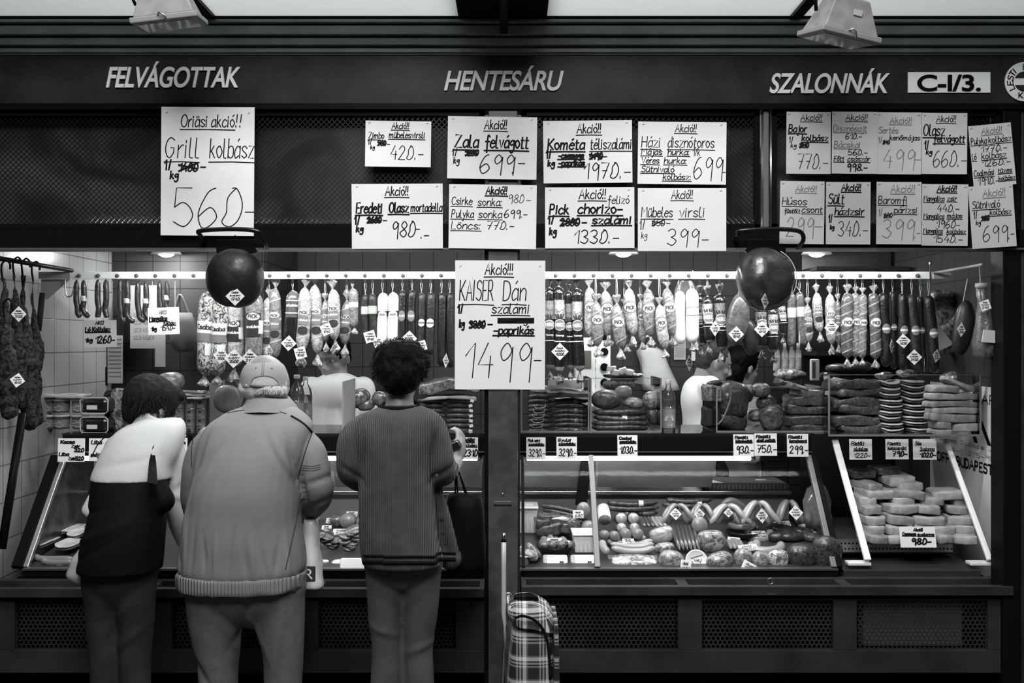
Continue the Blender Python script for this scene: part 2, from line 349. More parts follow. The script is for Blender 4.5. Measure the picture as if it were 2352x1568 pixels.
fr = MB(); fr.bx(-1.15, -1.11, -.62, -.06, 2.755, 2.79); fr.bx(1.04, 1.08, -.62, -.06, 2.755, 2.79); fr.bx(-2.8, 2.8, -.075, .05, 2.76, 2.80); struct('trim_6', fr, BLACK)
struct('trim_7', MB().bx(-.2, .13, -.62, -.06, 2.76, 2.85), BLACK)
tag(MB().tube([(-.03, -.66, 2.74), (-.03, -.15, 2.74), (-.03, -.1, 2.73), (-.03, -.085, 2.70)], .016, 10).build('pipe', mat('dark_pipe', .02, .4)), 'short dark pipe under the beam between the canopy sheets', 'pipe')
# floodlights
def flood(px, py, d, rx, ry, rz, label):
    c = P(px, py, d); r = thing('floodlight', c, label, 'floodlight', 'floodlights under the canopy'); R = rotm(rx, ry, rz); g = mat('grey_lamp_casting', .2, .5, mott=(20, .6), alt=.14)
    q = lambda x, y, z: c+R @ V((x, y, z))
    hb = MB(); k = [[q(a*sx, e*sy, z) for sx, sy in ((-1, -1), (1, -1), (1, 1), (-1, 1))] for a, e, z in ((.05, .035, .06), (.062, .045, .055), (.095, .075, -.045), (.098, .078, -.055))]
    hb.rings(k).build('housing', g, r, smooth=False, bev=.004)
    MB().rings([[q(a*sx, e*sy, z) for sx, sy in ((-1, -1), (1, -1), (1, 1), (-1, 1))] for a, e, z in ((.108, .088, -.055), (.108, .088, -.072), (.1, .08, -.076))]).build('lens_frame', mat('lamp_frame', .22, .5), r, smooth=False, bev=.003)
    MB().rings([[q(.09*sx, .07*sy, z) for sx, sy in ((-1, -1), (1, -1), (1, 1), (-1, 1))] for z in (-.0762, -.078)]).build('lens', mat('lamp_lens', .5, .1), r, smooth=False)
    fn = MB(); [fn.box(q(-.045+i*.011, 0, .066), (.003, .07, .014), R) for i in range(9)]; fn.build('cooling_fins', g, r, smooth=False)
    MB().tube([q(-.02, -.084, -.06), q(-.008, -.096, -.05), q(.006, -.096, -.06), q(.012, -.09, -.075)], .003, 6).build('clip', STEEL, r)
    MB().tube([q(-.1, 0, 0), q(-.115, 0, .05), q(-.05, .03, .13)], .006, 6).build('bracket', BLACK, r)
    MB().rings([[q(x, -.0655-.0008, z) for x, z in ((.0, .0), (.03, .0), (.03, .018), (0, .018))], [q(x, -.063, z) for x, z in ((.0, .0), (.03, .0), (.03, .018), (0, .018))]]).build('rating_plate', mat('lamp_sticker', .4, .5), r, smooth=False)
flood(382, 4, 3.3, radians(8), radians(-8), radians(4), 'grey box floodlight cut by the top edge at left')
flood(1936, 40, 3.3, radians(10), radians(8), radians(14), 'grey box floodlight hanging above the right price sheets')
# fascia lettering
def letters(txt, px0, px1, py_base, py_top, d, label, m=None, name='sign_lettering', shear=.28, parent=None, off=.012, y=None):
    cu = bpy.data.curves.new('t', 'FONT'); cu.body = txt; cu.shear = shear; cu.offset = off; cu.extrude = .006; cu.size = 1; cu.space_character = .95
    t = bpy.data.objects.new('t', cu); COL.objects.link(t); dg = bpy.context.evaluated_depsgraph_get(); me = bpy.data.meshes.new_from_object(t.evaluated_get(dg)); bpy.data.objects.remove(t)
    xs = [v.co.x for v in me.vertices]; ref = 'H' ; cap = .70
    x0, x1 = min(xs), max(xs); A = P(px0, py_base, d); B = P(px1, py_top, d); sx = (B.x-A.x)/(x1-x0); sz = (B.z-A.z)/cap
    mb = MB(); mb.v = [V((A.x+(v.co.x-x0)*sx, A.y-v.co.z*.6, A.z+v.co.y*sz)) for v in me.vertices]; mb.f = [tuple(p.vertices) for p in me.polygons]
    o = mb.build(name, m or mat('sign_white', .8, .5), parent, smooth=False); bpy.data.meshes.remove(me)
    if parent is None: tag(o, label, 'sign')
    return o
letters('FELVÁGOTTAK', 244, 553, 200, 154, 3.782, 'white slanted sign lettering reading FELVÁGOTTAK on the green fascia', off=.018)
letters('HENTESÁRU', 1020, 1295, 207, 163, 3.782, 'white slanted sign lettering reading HENTESÁRU on the green fascia', off=.018)
letters('SZALONNÁK', 1767, 2043, 213, 169, 3.782, 'white slanted sign lettering reading SZALONNÁK on the green fascia', off=.018)
a, b = P(2085, 213, 3.783), P(2274, 166, 3.783)
r = thing('number_plate', ((a.x+b.x)/2, a.y, a.z), 'white stall number plate reading C-I/3. on the fascia', 'sign')
MB().bx(a.x, b.x, a.y-.003, a.y+.002, a.z, b.z).build('plate', mat('sign_white', .8, .5), r, smooth=False)
letters('C-I/3.', 2107, 2252, 208, 172, 3.778, '', BLACK, 'lettering', 0, r, .016)
c = P(2352, 188, 3.782); Rr = .0745
r = thing('round_sign', c-V((0, 0, Rr)), 'round white company sign with a ring of black capitals, cut by the right edge', 'sign')
MB().lathe(c, [(Rr, 0), (Rr, .004)], 48, (0, -1, 0)).build('disc', mat('sign_white', .8, .5), r, smooth=False)
g2 = MB(); rr = Rr*.52
for sg in (1, -1):
    pts = [(rr*cos(t), sg*rr*sin(t)) for t in [asin_ for asin_ in [.34+i*(pi-.68)/16 for i in range(17)]]]
    g2.prism([c+V((x, -.0042, z)) for x, z in pts], (0, -.001, 0))
g2.build('emblem', GREEN, r, smooth=False)
tx = MB()
for txt, a0, da in (('LESTI ÉLEL', 205, -19.5),):
    for i, ch in enumerate(txt):
        an = radians(a0+da*i)
        fn = lambda u, v, an=an: c+V((cos(an)*(Rr*.6+v)+sin(an)*u, -.0055, sin(an)*(Rr*.6+v)-cos(an)*u))
        tx.strokes(write(ch, -.0075, .0075, 0, Rr*.28, 0), fn, .0042)
for i, ch in enumerate('KFT'):
    tx.strokes(write(ch, -.022+i*.021, -.022+i*.021+.014, -.062, .02, 0), lambda u, v: c+V((u, -.0055, v)), .0042)
tx.build('lettering', BLACK, r, smooth=False)
# ================================================================ COUNTERS
def perf(r, x0, x1, z0, z1, y):
    mb = MB(); p = .0176; h = p*.866; nx = int((x1-x0)/p); nzz = int((z1-z0)/h)
    for j in range(nzz):
        for i in range(nx):
            c = V((x0+p*(i+.5+(.5 if j % 2 else 0)), y, z0+h*(j+.5))); o = []; q = []
            for k in range(6):
                a = radians(60*k+30); o.append(c+V((cos(a), 0, sin(a)))*p*.5774); q.append(c+V((cos(a), 0, sin(a)))*p*.40)
            mb.add(o+q, [(k, (k+1) % 6, 6+(k+1) % 6, 6+k) for k in range(6)])
    mb.build('perforated_panel', BASE, r, smooth=False)
def base(r, x0, x1, panels, zl=.60):
    f = MB(); z0, z1, y0, y1 = .372, .562, 0, .03; zt = zl-.01; zb = .285
    f.bx(x0, x1, y0, y1, z1, zt); f.bx(x0, x1, y0, y1, zb, z0)
    xs = [x0]+[q for p in panels for q in p]+[x1]
    for i in range(0, len(xs), 2): f.bx(xs[i], xs[i+1], y0, y1, z0, z1)
    f.build('base_front', BASE, r, smooth=False, bev=.002)
    for p in panels: perf(r, p[0]+.002, p[1]-.002, z0+.002, z1-.002, .018)
    MB().bx(x0, x1, .28, .3, .0, zt).build('base_back', MATTE, r, smooth=False)
    MB().bx(x0+.02, x1-.02, .08, .3, 0, zb).build('toe_kick', MATTE, r, smooth=False)
    t = MB(); t.bx(x0, x1, -.03, 0, zl-.012, zl+.022); t.bx(x0, x1, .1, .14, zl-.012, zl+.022); 
    n = max(2, int((x1-x0)/.55)); 
    for i in range(n+1):
        xx = x0+(x1-x0)*i/n; e = .02
        t.bx(max(x0, xx-e), min(x1, xx+e), 0, .1, zl-.012, zl+.02)
    t.build('bag_tray', BASE, r, smooth=False, bev=.002)
    MB().bx(x0, x1, 0, .14, zl-.03, zl-.02).build('tray_floor', MATTE, r, smooth=False)
ZF = lambda d: .66+.1*(d-3.97)                 # display floor height at a depth
def FP(px, py):                                 # floor point seen at a pixel
    d = 1.287*F/(py-CY+.1*F); d = min(max(d, 3.98), 4.58); return d
GB, GTp = (3.94, .652), (4.28, 1.055)           # glass bottom / top (depth, height)
def gp(x, t): return V((x, GB[0]+(GTp[0]-GB[0])*t-D0, GB[1]+(GTp[1]-GB[1])*t))
def case(r, x0, x1, mull, glassx):
    MB().prism([(x0, 3.94-D0, .655), (x0, 4.62-D0, ZF(4.62)), (x0, 4.62-D0, .60), (x0, 3.94-D0, .60)], (x1-x0, 0, 0)).build('display_floor', mat('dark_display_tray', .05, .35, .3), r, smooth=False)
    MB().bx(x0, x1, 3.925-D0, 3.955-D0, .625, .652).build('front_sill', BLACK, r, smooth=False)
    MB().bx(x0, x1, 3.92-D0, 3.94-D0, .648, .656).build('sill_strip', ALU, r, smooth=False)
    MB().bx(x0, x1, 4.27-D0, 4.34-D0, 1.058, 1.146).build('canopy_band', BLACK, r, smooth=False, bev=.004)
    MB().bx(x0, x1, 4.265-D0, 4.27-D0, 1.075, 1.079).build('band_line', ALU, r, smooth=False)
    MB().bx(x0, x1, 4.27-D0, 4.72-D0, 1.146, 1.156).build('top_shelf', mat('dark_glass_shelf', .012, .08), r, smooth=False)
    MB().bx(x0, x1, 4.62-D0, 4.66-D0, .60, .845).build('back_wall', mat('case_back_steel', .3, .35, .6), r, smooth=False)
    w_ = MB(); w_.bx(x0, x1, 4.58-D0, 4.90-D0, .845, .862); w_.build('work_ledge', STEEL, r, smooth=False, bev=.003)
    g = MB()
    for a, b in glassx: g.add([gp(a, .0), gp(b, .0), gp(b, 1), gp(a, 1)], [(0, 1, 2, 3)])
    g.build('front_glass', GLASS, r, smooth=False)
    for x, w2, m in mull:
        a, b = gp(x, 0), gp(x, 1); n = V((0, -(b.z-a.z), (b.y-a.y))).normalized(); u = V((1, 0, 0))*w2/2
        MB().prism([a-u-n*.004, a+u-n*.004, a+u+n*.016, a-u+n*.016], b-a).build('glass_frame', m, r, smooth=False, bev=.002)
DKF = mat('grey_profile', .16, .4, .3)
rc = thing('display_counter', (.7, .2, 0), 'long green display counter right of the pillar with slanted glass and three perforated panels', 'counter')
base(rc, .035, 1.90, [(.06, .634), (.726, 1.228), (1.316, 1.818)], .60)
case(rc, .035, 1.285, [(.338, .022, DKF), (1.272, .022, DKF), (1.296, .02, BLACK), (.045, .012, BLACK)], [(.035, .33), (.346, 1.26)])
MB().bx(1.36, 1.74, .05, .12, .375, .558).build('motor_cover', mat('pale_motor_cover', .13, .6), rc, smooth=False)
lc = thing('display_counter', (-1.0, .2, 0), 'long green display counter left of the pillar where the three customers stand', 'counter')
base(lc, -2.03, -.105, [(-1.9, -1.4), (-1.3, -.82), (-.74, -.215)], .592)
MB().prism([(-1.94, 3.96-D0, .66), (-1.94, 4.29-D0, 1.055), (-1.94, 4.62-D0, 1.055), (-1.94, 4.62-D0, .66)], (-.008, 0, 0)).build('added_end_panel', mat('dark_end_sheet', .02, .25, mott=(7, .5, 1), alt=.06), lc, smooth=False)  # dark sheet added to hide the bright left wall seen through the case
case(lc, -1.93, -.11, [(-1.92, .02, ALU), (-1.955, .045, BLACK), (-1.1, .02, DKF), (-.12, .012, BLACK)], [(-1.91, -1.11), (-1.09, -.125)])
def tube(x0, x1, y, z, label, e, r0=.009):
    r = thing('fluorescent_tube', ((x0+x1)/2, y, z), label, 'lamp'); MB().tube([(x0+.02, y, z), (x1-.02, y, z)], r0, 10).build('glass_tube', emit('tube_light_%g' % e, e), r)
    k = MB(); k.lathe((x0, y, z), [(r0*1.1, 0), (r0*1.1, .02)], 10, (1, 0, 0)); k.lathe((x1-.02, y, z), [(r0*1.1, 0), (r0*1.1, .02)], 10, (1, 0, 0)); k.build('end_cap', ALU, r)
tube(.045, 1.05, 4.30-D0, 1.046, 'lit tube under the black band of the right display counter', 34)
tube(-1.88, -.13, 4.30-D0, 1.046, 'lit tube under the black band of the left display counter', 24)
tube(-1.6, -.12, .13, 1.94, 'lit tube behind the beam above the left hanging rail', 85, .012)
tube(.04, 1.6, .13, 1.94, 'lit tube behind the beam above the right hanging rail', 105, .012)
tube(-1.2, -.2, 1.0, 2.42, 'ceiling tube over the aisle behind the left counter', 55, .014)
tube(.2, 1.2, 1.0, 2.42, 'ceiling tube over the aisle behind the right counter', 55, .014)
# reflector panels, cutting board on the ledge
for px0, px1, lab in ((1190, 1330, 'short grey steel splash panel behind the tubs'), (1372, 1640, 'long grey steel splash panel behind the pale sausages'), (770, 1110, 'grey steel splash panel behind the woman')):
    a, b = P(px0, 1118, 4.56), P(px1, 1056, 4.50); tag(MB().prism([a, (b.x, a.y, a.z), (b.x+.012, b.y, b.z), (a.x, b.y, b.z)], (0, .004, 0)).build('splash_panel', mat('cloudy_steel', .34, .5, .75, mott=(3, .5), alt=.2, bump=(12, .05)), smooth=False), lab, 'panel')
struct_post = P(1345, 1100, 4.5)
tag(MB().box(P(1340, 1110, 4.5), (.05, .03, .2), rotm(radians(-10), radians(8), 0)).build('support_arm', BLACK, smooth=False, bev=.004), 'black slanted support arm inside the right case, beside the glass frame', 'support')
a = P(1640, 1113, 4.62); b = P(1812, 1113, 4.62)
cb = thing('cutting_board', ((a.x+b.x)/2, .9, .862), 'thick dark cutting board on the steel work ledge', 'board'); MB().bx(a.x-.05, b.x, 4.62-D0, 4.86-D0, .862, .89).build('board', mat('dark_board', .13, .6, wave=(18, 'X', 3, .045)), cb, smooth=False, bev=.004)
kn = thing('boning_knife', P(1770, 1090, 4.72), 'small knife lying on the dark cutting board', 'knife'); kk = P(1735, 1092, 4.72); ke = P(1790, 1106, 4.68); z = .893
MB().tube([(kk.x, kk.y, z), (kk.x+.05, kk.y-.012, z)], .007, 8, flat=.7).build('handle', mat('pale_handle', .6, .4), kn); MB().prism([(kk.x+.05, kk.y-.006, z), (kk.x+.05, kk.y-.02, z), (ke.x, ke.y, z)], (0, 0, .0015)).build('blade', STEEL, kn, smooth=False)
tag(MB().prism([(a.x-.04, 4.64-D0, .8905), (a.x+.05, 4.64-D0, .8905), (a.x+.015, 4.74-D0, .8905), (a.x-.04, 4.76-D0, .8905)], (0, 0, .0008)).build('wrapping_paper', PAPER, smooth=False), 'white wrapping paper corner on the dark cutting board', 'paper')
# small right-hand case with its own white slanted frame
sc_ = thing('bacon_case', (1.57, .3, .6), 'small slanted-front bacon case at the right end with white frame bars', 'case')
MB().prism([(1.31, 3.93-D0, .645), (1.31, 4.6-D0, .69), (1.31, 4.6-D0, .6), (1.31, 3.93-D0, .6)], (.54, 0, 0)).build('case_floor', mat('dark_display_tray', .05, .35, .3), sc_, smooth=False)
MB().bx(1.32, 1.84, 4.08-D0, 4.6-D0, .68, .738).build('raised_plinth', mat('dark_display_tray', .05, .35, .3), sc_, smooth=False)
pf = MB()
pf.bx(1.33, 1.80, 4.066-D0, 4.074-D0, .69, .742); pf.build('perforated_strip', ALU, sc_, smooth=False)
ho = MB(); [ho.lathe((1.345+i*.0155, 4.0655-D0, z), [(.0038, 0), (.0038, .001)], 8, (0, -1, 0)) for i in range(30) for z in (.704, .726)]; ho.build('holes', MATTE, sc_, smooth=False)
MB().bx(1.30, 1.86, 4.22-D0, 4.24-D0, 1.146, 1.158).build('shelf_edge', mat('dark_glass_shelf', .012, .08), sc_, smooth=False)
MB().bx(1.29, 1.86, 4.24-D0, 4.72-D0, 1.146, 1.156).build('top_shelf', mat('dark_glass_shelf', .012, .08), sc_, smooth=False)
for q0, q1, w2, m in ((P(1916, 1010, 4.26), P(1992, 1288, 3.95), .026, WHITEP), (P(2170, 1010, 4.26), P(2272, 1288, 3.95), .02, WHITEP)):
    n = V((0, -(q0.z-q1.z), q0.y-q1.y)).normalized(); u = V((1, 0, 0))*w2/2
    MB().prism([q1-u, q1+u, q1+u+n*.014, q1-u+n*.014], q0-q1).build('slanted_bar', m, sc_, smooth=False, bev=.002)
    MB().box(q1+V((-.03, .02, -.012)), (.09, .05, .012)).build('bar_foot', m, sc_, smooth=False, bev=.002)
MB().add([P(1916, 1010, 4.26), P(1992, 1288, 3.95), P(2272, 1288, 3.95), P(2170, 1010, 4.26)], [(0, 1, 2, 3)]).build('front_glass', GLASS, sc_, smooth=False)
# printed white panel on the right wall
pn = thing('printed_signboard', (XR, .5, .57), 'white printed panel on the right wall with black lettering', 'sign')
MB().bx(XR-.006, XR, .266, .9, .57, 1.361).build('panel', mat('panel_white', .6, .5), pn, smooth=False)
tx = MB(); fw = lambda u, v: V((XR-.0068, (u+3.8)*1.0645-3.8, 1.55-(1.55-v)*1.0645))
for t, y0, y1, z, h, wd in (('BUDAP', .30, .02, 1.305, .035, .006), ('KFT.', .26, .13, 1.258, .033, .005), ('Gubacsi u.', .32, .03, 1.125, .016, .002), ('1097 Budapest,', .62, .34, 1.125, .016, .002), ('Tel.: (36-1) 215-95', .62, .03, 1.088, .016, .002), ('BUDAPEST', .35, .04, 1.035, .035, .009), ('GOFF', .60, .42, 1.035, .035, .009)):
    tx.strokes([[(y0+(y1-y0)*((a-0)), b) for a, b in p] for p in write(t, 0, 1, z, h, 0)], fw, wd)
for y0 in (.27, .16): tx.add([fw(y0, 1.245), fw(y0-.03, 1.245), fw(y0-.11, 1.145), fw(y0-.08, 1.145)], [(0, 1, 2, 3)])
tx.build('lettering', BLACK, pn, smooth=False)
# ================================================================ HANGING RAIL
ZR, DR = 1.829, 4.2
ra = thing('hanging_rail', (0, DR-D0, ZR), 'long white hanging rail with round knobs across the stall', 'rail')
x0, x1 = P(165, 632, DR).x, P(2146, 632, DR).x
MB().bx(x0, x1, DR-D0, DR-D0+.012, ZR-.0155, ZR+.0155).build('bar', WHITEP, ra, smooth=False, bev=.002)
for i in range(45):
    px = 182+i*43.75
    MB().lathe(P(px, 633, DR), [(.0085, 0), (.0085, .004), (.006, .009), (.002, .011)], 10, (0, -1, 0)).build('knob', mat('knob_steel', .08, .4), ra)
MB().bx(x0-.13, x0, DR-D0-.02, DR-D0-.012, ZR-.016, ZR+.014).build('corner_plate', mat('grey_bracket', .3, .5), ra, smooth=False)
MB().prism([(x0-.13, DR-D0, ZR-.016), (x0-.13, DR-D0, ZR-.1), (x0-.105, DR-D0, ZR-.1), (x0-.01, DR-D0, ZR-.016)], (0, .008, 0)).build('gusset', mat('grey_bracket', .3, .5), ra, smooth=False)
MB().tube([(x0, DR-D0, ZR+.02), (x0, -.22, ZR+.022)], .009, 8).build('side_rod', BLACK, ra)
MB().tube([(x1, DR-D0, ZR+.01), (x1, -.02, ZR+.012)], .006, 8).build('side_rod', mat('grey_bracket', .3, .5), ra)
MB().bx(x1, x1+.07, DR-D0, DR-D0+.01, ZR-.014, ZR+.012).build('corner_plate', mat('grey_bracket', .3, .5), ra, smooth=False)
MB().lathe((x1-.02, DR-D0-.006, ZR-.06), [(.003, 0), (.003, .1), (.006, .102), (.006, .115), (.002, .12)], 8).build('bolt', STEEL, ra)
for px, lab in ((382, 'glowing lamp with white shade hanging at left, beside the dark ham'), (1432, 'glowing lamp with white shade hanging right of the pillar'), (1876, 'glowing lamp with white shade hanging right of the big ham')):
    c = P(px, 584, 4.95); r = thing('pendant_lamp', c, lab, 'lamp', 'pendant lamps over the aisle')
    MB().lathe(c, [(.074, 0), (.074, .003), (.06, .02), (.045, .055), (.04, .09), (.015, .1)], 24).build('shade', mat('lamp_shade_white', .8, .4), r)
    MB().ball(c+V((0, 0, .012)), (.042, .042, .026), 16).build('bulb', emit('bulb_glow', 420), r)
    MB().tube([c+V((0, 0, .1)), (c.x, c.y, 2.5)], .004, 6).build('cord', BLACK, r)
# ================================================================ PRICE SHEETS ON THE FRONT
def poster(box, lines, label, tilt=0, grp='hand-lettered price sheets', d=3.762, paper=None, curl=.01, wd=.0042, ink=None, nm='price_sheet', cat='price sheet', dy=0, st=True):
    x0, y0, x1, y1 = box; c = P((x0+x1)/2, (y0+y1)/2, d); c.y += dy
    w_, h_ = (x1-x0)*S(d), (y1-y0)*S(d); t = radians(tilt)
    return sheet(nm, c, (cos(t), 0, sin(t)), (-sin(t), 0, cos(t)), w_, h_, lines, label, cat, grp, curl, ink or INK, paper, wd, st)
AK = lambda x0, x1, y, h, t='Akció!!', fl='u': (t, x0, x1, y, h, fl)
poster((370, 246, 584, 541), [AK(.21, .78, .155, .095, 'Oriäsi akció'), ('!!', .8, .86, .155, .1), ('Grill', .04, .4, .395, .155, 'u'), ('kolbász', .52, .99, .395, .15, 'u'), ('1 /', .04, .1, .49, .08, 'b'), ('kg', .1, .18, .56, .06, 'b'), ('1400', .19, .39, .5, .065, 'xb'), ('-', .42, .47, .49, .06, 'b'), ('560', .13, .85, .93, .30), ('.', .83, .85, .955, .03, 'b'), ('-', .9, .99, .92, .28)],
       'tall price sheet on the left grille reading Grill kolbász 560', -.4)
poster((839, 278, 990, 383), [AK(.4, .66, .17, .14), ('Zimbo', .05, .28, .39, .14, 'u'), ('mübelesvirsli', .36, .9, .37, .14, 'u'), ('1 /', .04, .09, .52, .12), ('kg', .08, .14, .62, .08), ('760', .19, .31, .54, .1, 'xb'), ('-', .33, .37, .55, .1), ('420.-', .38, .88, .84, .3)], 'smallest wide price sheet on the front, reading Zimbo 420, topmost left of the pillar', -.8, wd=.0034)
poster((1028, 268, 1233, 411), [AK(.41, .66, .2, .15), ('Zala', .08, .34, .5, .2, 'ub'), ('felvágott', .42, .9, .5, .2, 'ub'), ('1 /', .05, .1, .64, .12), ('kg', .07, .13, .76, .1), ('1200', .2, .34, .63, .09, 'xb'), ('699', .36, .74, .9, .29), ('-', .79, .86, .82, .2), ('.', .73, .75, .9, .05, 'b')], 'wide price sheet on the pillar top reading Zala felvágott 699', -.9)
poster((1248, 277, 1452, 420), [AK(.38, .65, .2, .15), ('Kométa', .05, .46, .46, .17, 'ub'), ('téliszalámi', .53, .99, .46, .17, 'u'), ('1 /', .03, .08, .6, .14, 'b'), ('kg', .05, .12, .73, .1, 'b'), ('-csemege', .17, .45, .6, .09, 'ub'), ('-paprikás', .17, .46, .72, .09, 'ub'), ('4190', .52, .66, .62, .1, 'xb'), ('-', .67, .71, .62, .1), ('1970.-', .45, .97, .93, .25)], 'wide price sheet in the upper row reading Kométa téliszalámi 1970', .6)
poster((1465, 280, 1668, 423), [AK(.42, .66, .16, .12), ('Házi', .04, .25, .41, .17, 'u'), ('disznótoros', .34, .86, .41, .17, 'u'), ('Májas', .04, .27, .53, .1, 'u'), ('hurka:', .34, .58, .53, .1, 'u'), ('1/k', .62, .7, .54, .12, 't'), ('Véres', .04, .24, .67, .1, 'u'), ('hurka:', .3, .55, .67, .1, 'u'), ('Sütnivaló', .04, .41, .81, .1, 'u'), ('kolbász:', .29, .6, .93, .1, 'u'), ('699', .63, .95, .9, .34), ('-', .96, .99, .84, .1)], 'wide price sheet at the right of the upper row reading Házi disznótoros 699', -.6, wd=.0034)
poster((808, 422, 1017, 571), [AK(.37, .62, .18, .14), ('Eredeti', .05, .33, .45, .16, 'ub'), ('Olasz', .41, .62, .44, .15, 'ub'), ('mortadella', .65, .99, .43, .13, 'u'), ('1 /', .03, .08, .62, .13, 'b'), ('kg', .05, .12, .74, .1, 'b'), ('2600', .17, .32, .6, .09, 'xb'), ('-', .34, .38, .6, .09), ('980', .43, .69, .82, .24), ('-', .7, .74, .77, .18), ('.-', .76, .84, .84, .1)], 'wide price sheet left of the pillar in the lower row, reading Olasz mortadella 980', .3)
poster((1031, 424, 1232, 571), [AK(.42, .66, .15, .12, fl='ub'), ('980', .67, .85, .28, .13, 't'), ('-', .88, .93, .28, .1, 't'), ('Csirke', .03, .26, .32, .12, 'u'), ('sonka:', .33, .6, .33, .12, 'u'), ('Pulyka', .03, .28, .52, .12, 'u'), ('sonka', .34, .6, .52, .12, 'u'), ('699.-', .63, .89, .51, .12), ('Löncs:', .03, .36, .7, .12, 'u'), ('770.-', .43, .74, .7, .13)], 'wide price sheet low on the pillar listing Csirke sonka, Pulyka sonka and Löncs', -.7, wd=.0034)
poster((1252, 430, 1457, 570), [AK(.38, .68, .19, .16), ('felizó', .7, .94, .27, .13, 't'), ('Pick', .05, .26, .44, .16, 'ub'), ('chorizo-', .37, .86, .43, .16, 'ub'), ('1 /', .03, .09, .6, .14, 'b'), ('kg', .05, .12, .78, .12, 'b'), ('2800', .17, .38, .63, .12, 'xb'), ('-', .41, .46, .62, .1, 'b'), ('szalámi', .53, .96, .6, .13, 'ub'), ('1330.-', .32, .82, .92, .22)], 'wide price sheet in the lower row reading Pick chorizo szalámi 1330', .2)
poster((1465, 432, 1668, 576), [AK(.38, .62, .17, .14), ('Mübeles', .04, .39, .46, .16, 'u'), ('virsli', .47, .75, .46, .16, 'u'), ('1 /', .02, .07, .66, .15), ('kg', .04, .1, .8, .1, 't'), ('650', .16, .3, .6, .1, 'x'), ('-', .32, .36, .6, .1), ('399', .33, .68, .91, .26), ('.-', .68, .79, .9, .2)], 'wide price sheet at the right of the lower row reading Mübeles virsli 399', 0, wd=.0034)
poster((1045, 598, 1252, 894), [AK(.33, .64, .11, .085, 'Akció!!!'), ('KAISER', .05, .42, .31, .155, 'u'), ('Dán', .53, .78, .31, .15, 'u'), ('1 /', .03, .08, .41, .07, 'b'), ('kg', .05, .1, .52, .06, 'b'), ('szalámi', .41, .82, .41, .075, 'u'), ('3300', .16, .33, .525, .055, 'xb'), ('-', .36, .41, .52, .06, 'b'), ('csemege', .5, .85, .485, .05, 'k'), ('-paprikás', .43, .87, .57, .06, 'ub'), ('1499', .1, .83, .91, .27), ('-', .87, .95, .85, .2)],
       'tall price sheet taped to the middle pillar reading KAISER Dán szalámi 1499', -.2, d=3.775, grp='hand-lettered price sheets')
RG = 'price sheets on the right grille'
rp = lambda b, l, lab, tilt=0, dy=0: poster(b, l, lab, tilt, RG, paper=PAPERD, curl=.022, wd=.0031, dy=dy)
rp((1806, 257, 1908, 399), [AK(.32, .8, .14, .1), ('Bajor', .05, .45, .33, .12, 'ub'), ('kolbász', .35, .93, .47, .1, 'ub'), ('1 /', .06, .14, .5, .1), ('kg', .1, .22, .58, .07), ('850', .3, .5, .58, .08, 'xb'), ('770.-', .25, .93, .92, .24)], 'narrow price sheet at the upper left of the ten, reading Bajor kolbász 770', -.4)
rp((1910, 257, 2014, 399), [AK(.3, .78, .14, .1), ('Disznósajt', .03, .76, .32, .1, 'ug'), ('610.-', .3, .65, .44, .09), ('Bácskai', .05, .62, .58, .1, 'ug'), ('560.-', .36, .78, .7, .09), ('Főtt', .05, .27, .8, .08, 'u'), ('császár', .35, .84, .8, .08, 'u'), ('998.-', .33, .78, .95, .11, 'b')], 'narrow price sheet in the upper row listing Disznósajt and Bácskai', -.5, -.003)
rp((2012, 258, 2116, 400), [AK(.3, .78, .18, .1, fl='ug'), ('Sertés', .05, .48, .34, .1, 'g'), ('kenőmájas', .3, .96, .45, .08), ('1 /', .05, .12, .5, .1, 'g'), ('840', .15, .3, .52, .07, 'x'), ('499', .15, .84, .9, .3, 'g'), ('-', .86, .97, .84, .2, 'g')], 'narrow price sheet with faded figures reading Sertés kenőmájas 499', -.6)
rp((2116, 260, 2220, 400), [AK(.32, .75, .15, .11), ('Olasz', .03, .5, .37, .18, 'ub'), ('felvágott', .26, .94, .48, .12, 'ub'), ('1 /', .06, .14, .6, .15, 'b'), ('kg', .1, .22, .68, .08, 'b'), ('660.-', .25, .98, .88, .26)], 'narrow price sheet in the upper row reading Olasz felvágott 660', -.4, -.004)
rp((2228, 286, 2326, 428), [AK(.3, .78, .15, .1, fl='ug'), ('Pulyka', .03, .4, .3, .1, 'u'), ('kolbász', .45, .97, .3, .1, 'u'), ('1770.-', .25, .85, .44, .1), ('Ló', .02, .12, .55, .1, 'u'), ('kolbász', .25, .82, .55, .1, 'u'), ('1260.-', .25, .9, .67, .1), ('Coalmási', .03, .5, .82, .1, 'u'), ('tüzes', .6, .92, .8, .08, 'u'), ('1910.-', .1, .6, .96, .11), ('kolbász', .6, .98, .92, .07, 'u')], 'tilted narrow price sheet at the upper right end listing Pulyka kolbász 1770', 5.5, -.006)
rp((1791, 416, 1893, 560), [AK(.35, .82, .17, .1, fl='ug'), ('Húsos', .05, .6, .38, .12, 'u'), ('füstölt', .1, .45, .51, .07), ('csont', .5, .95, .5, .1, 'u'), ('299', .15, .75, .88, .3, 'g'), ('-', .78, .95, .8, .2, 'g')], 'narrow price sheet at the lower left of the ten, reading Húsos csont 299', -.8)
rp((1897, 418, 1999, 561), [AK(.35, .78, .14, .11, fl='ub'), ('Sült', .05, .4, .35, .16, 'ub'), ('házizsír', .2, .85, .53, .12, 'ub'), ('1 /', .06, .13, .65, .13, 'b'), ('kg', .1, .18, .76, .07, 'b'), ('340.-', .27, .93, .87, .24)], 'narrow price sheet in the lower row reading Sült házizsír 340', -.3)
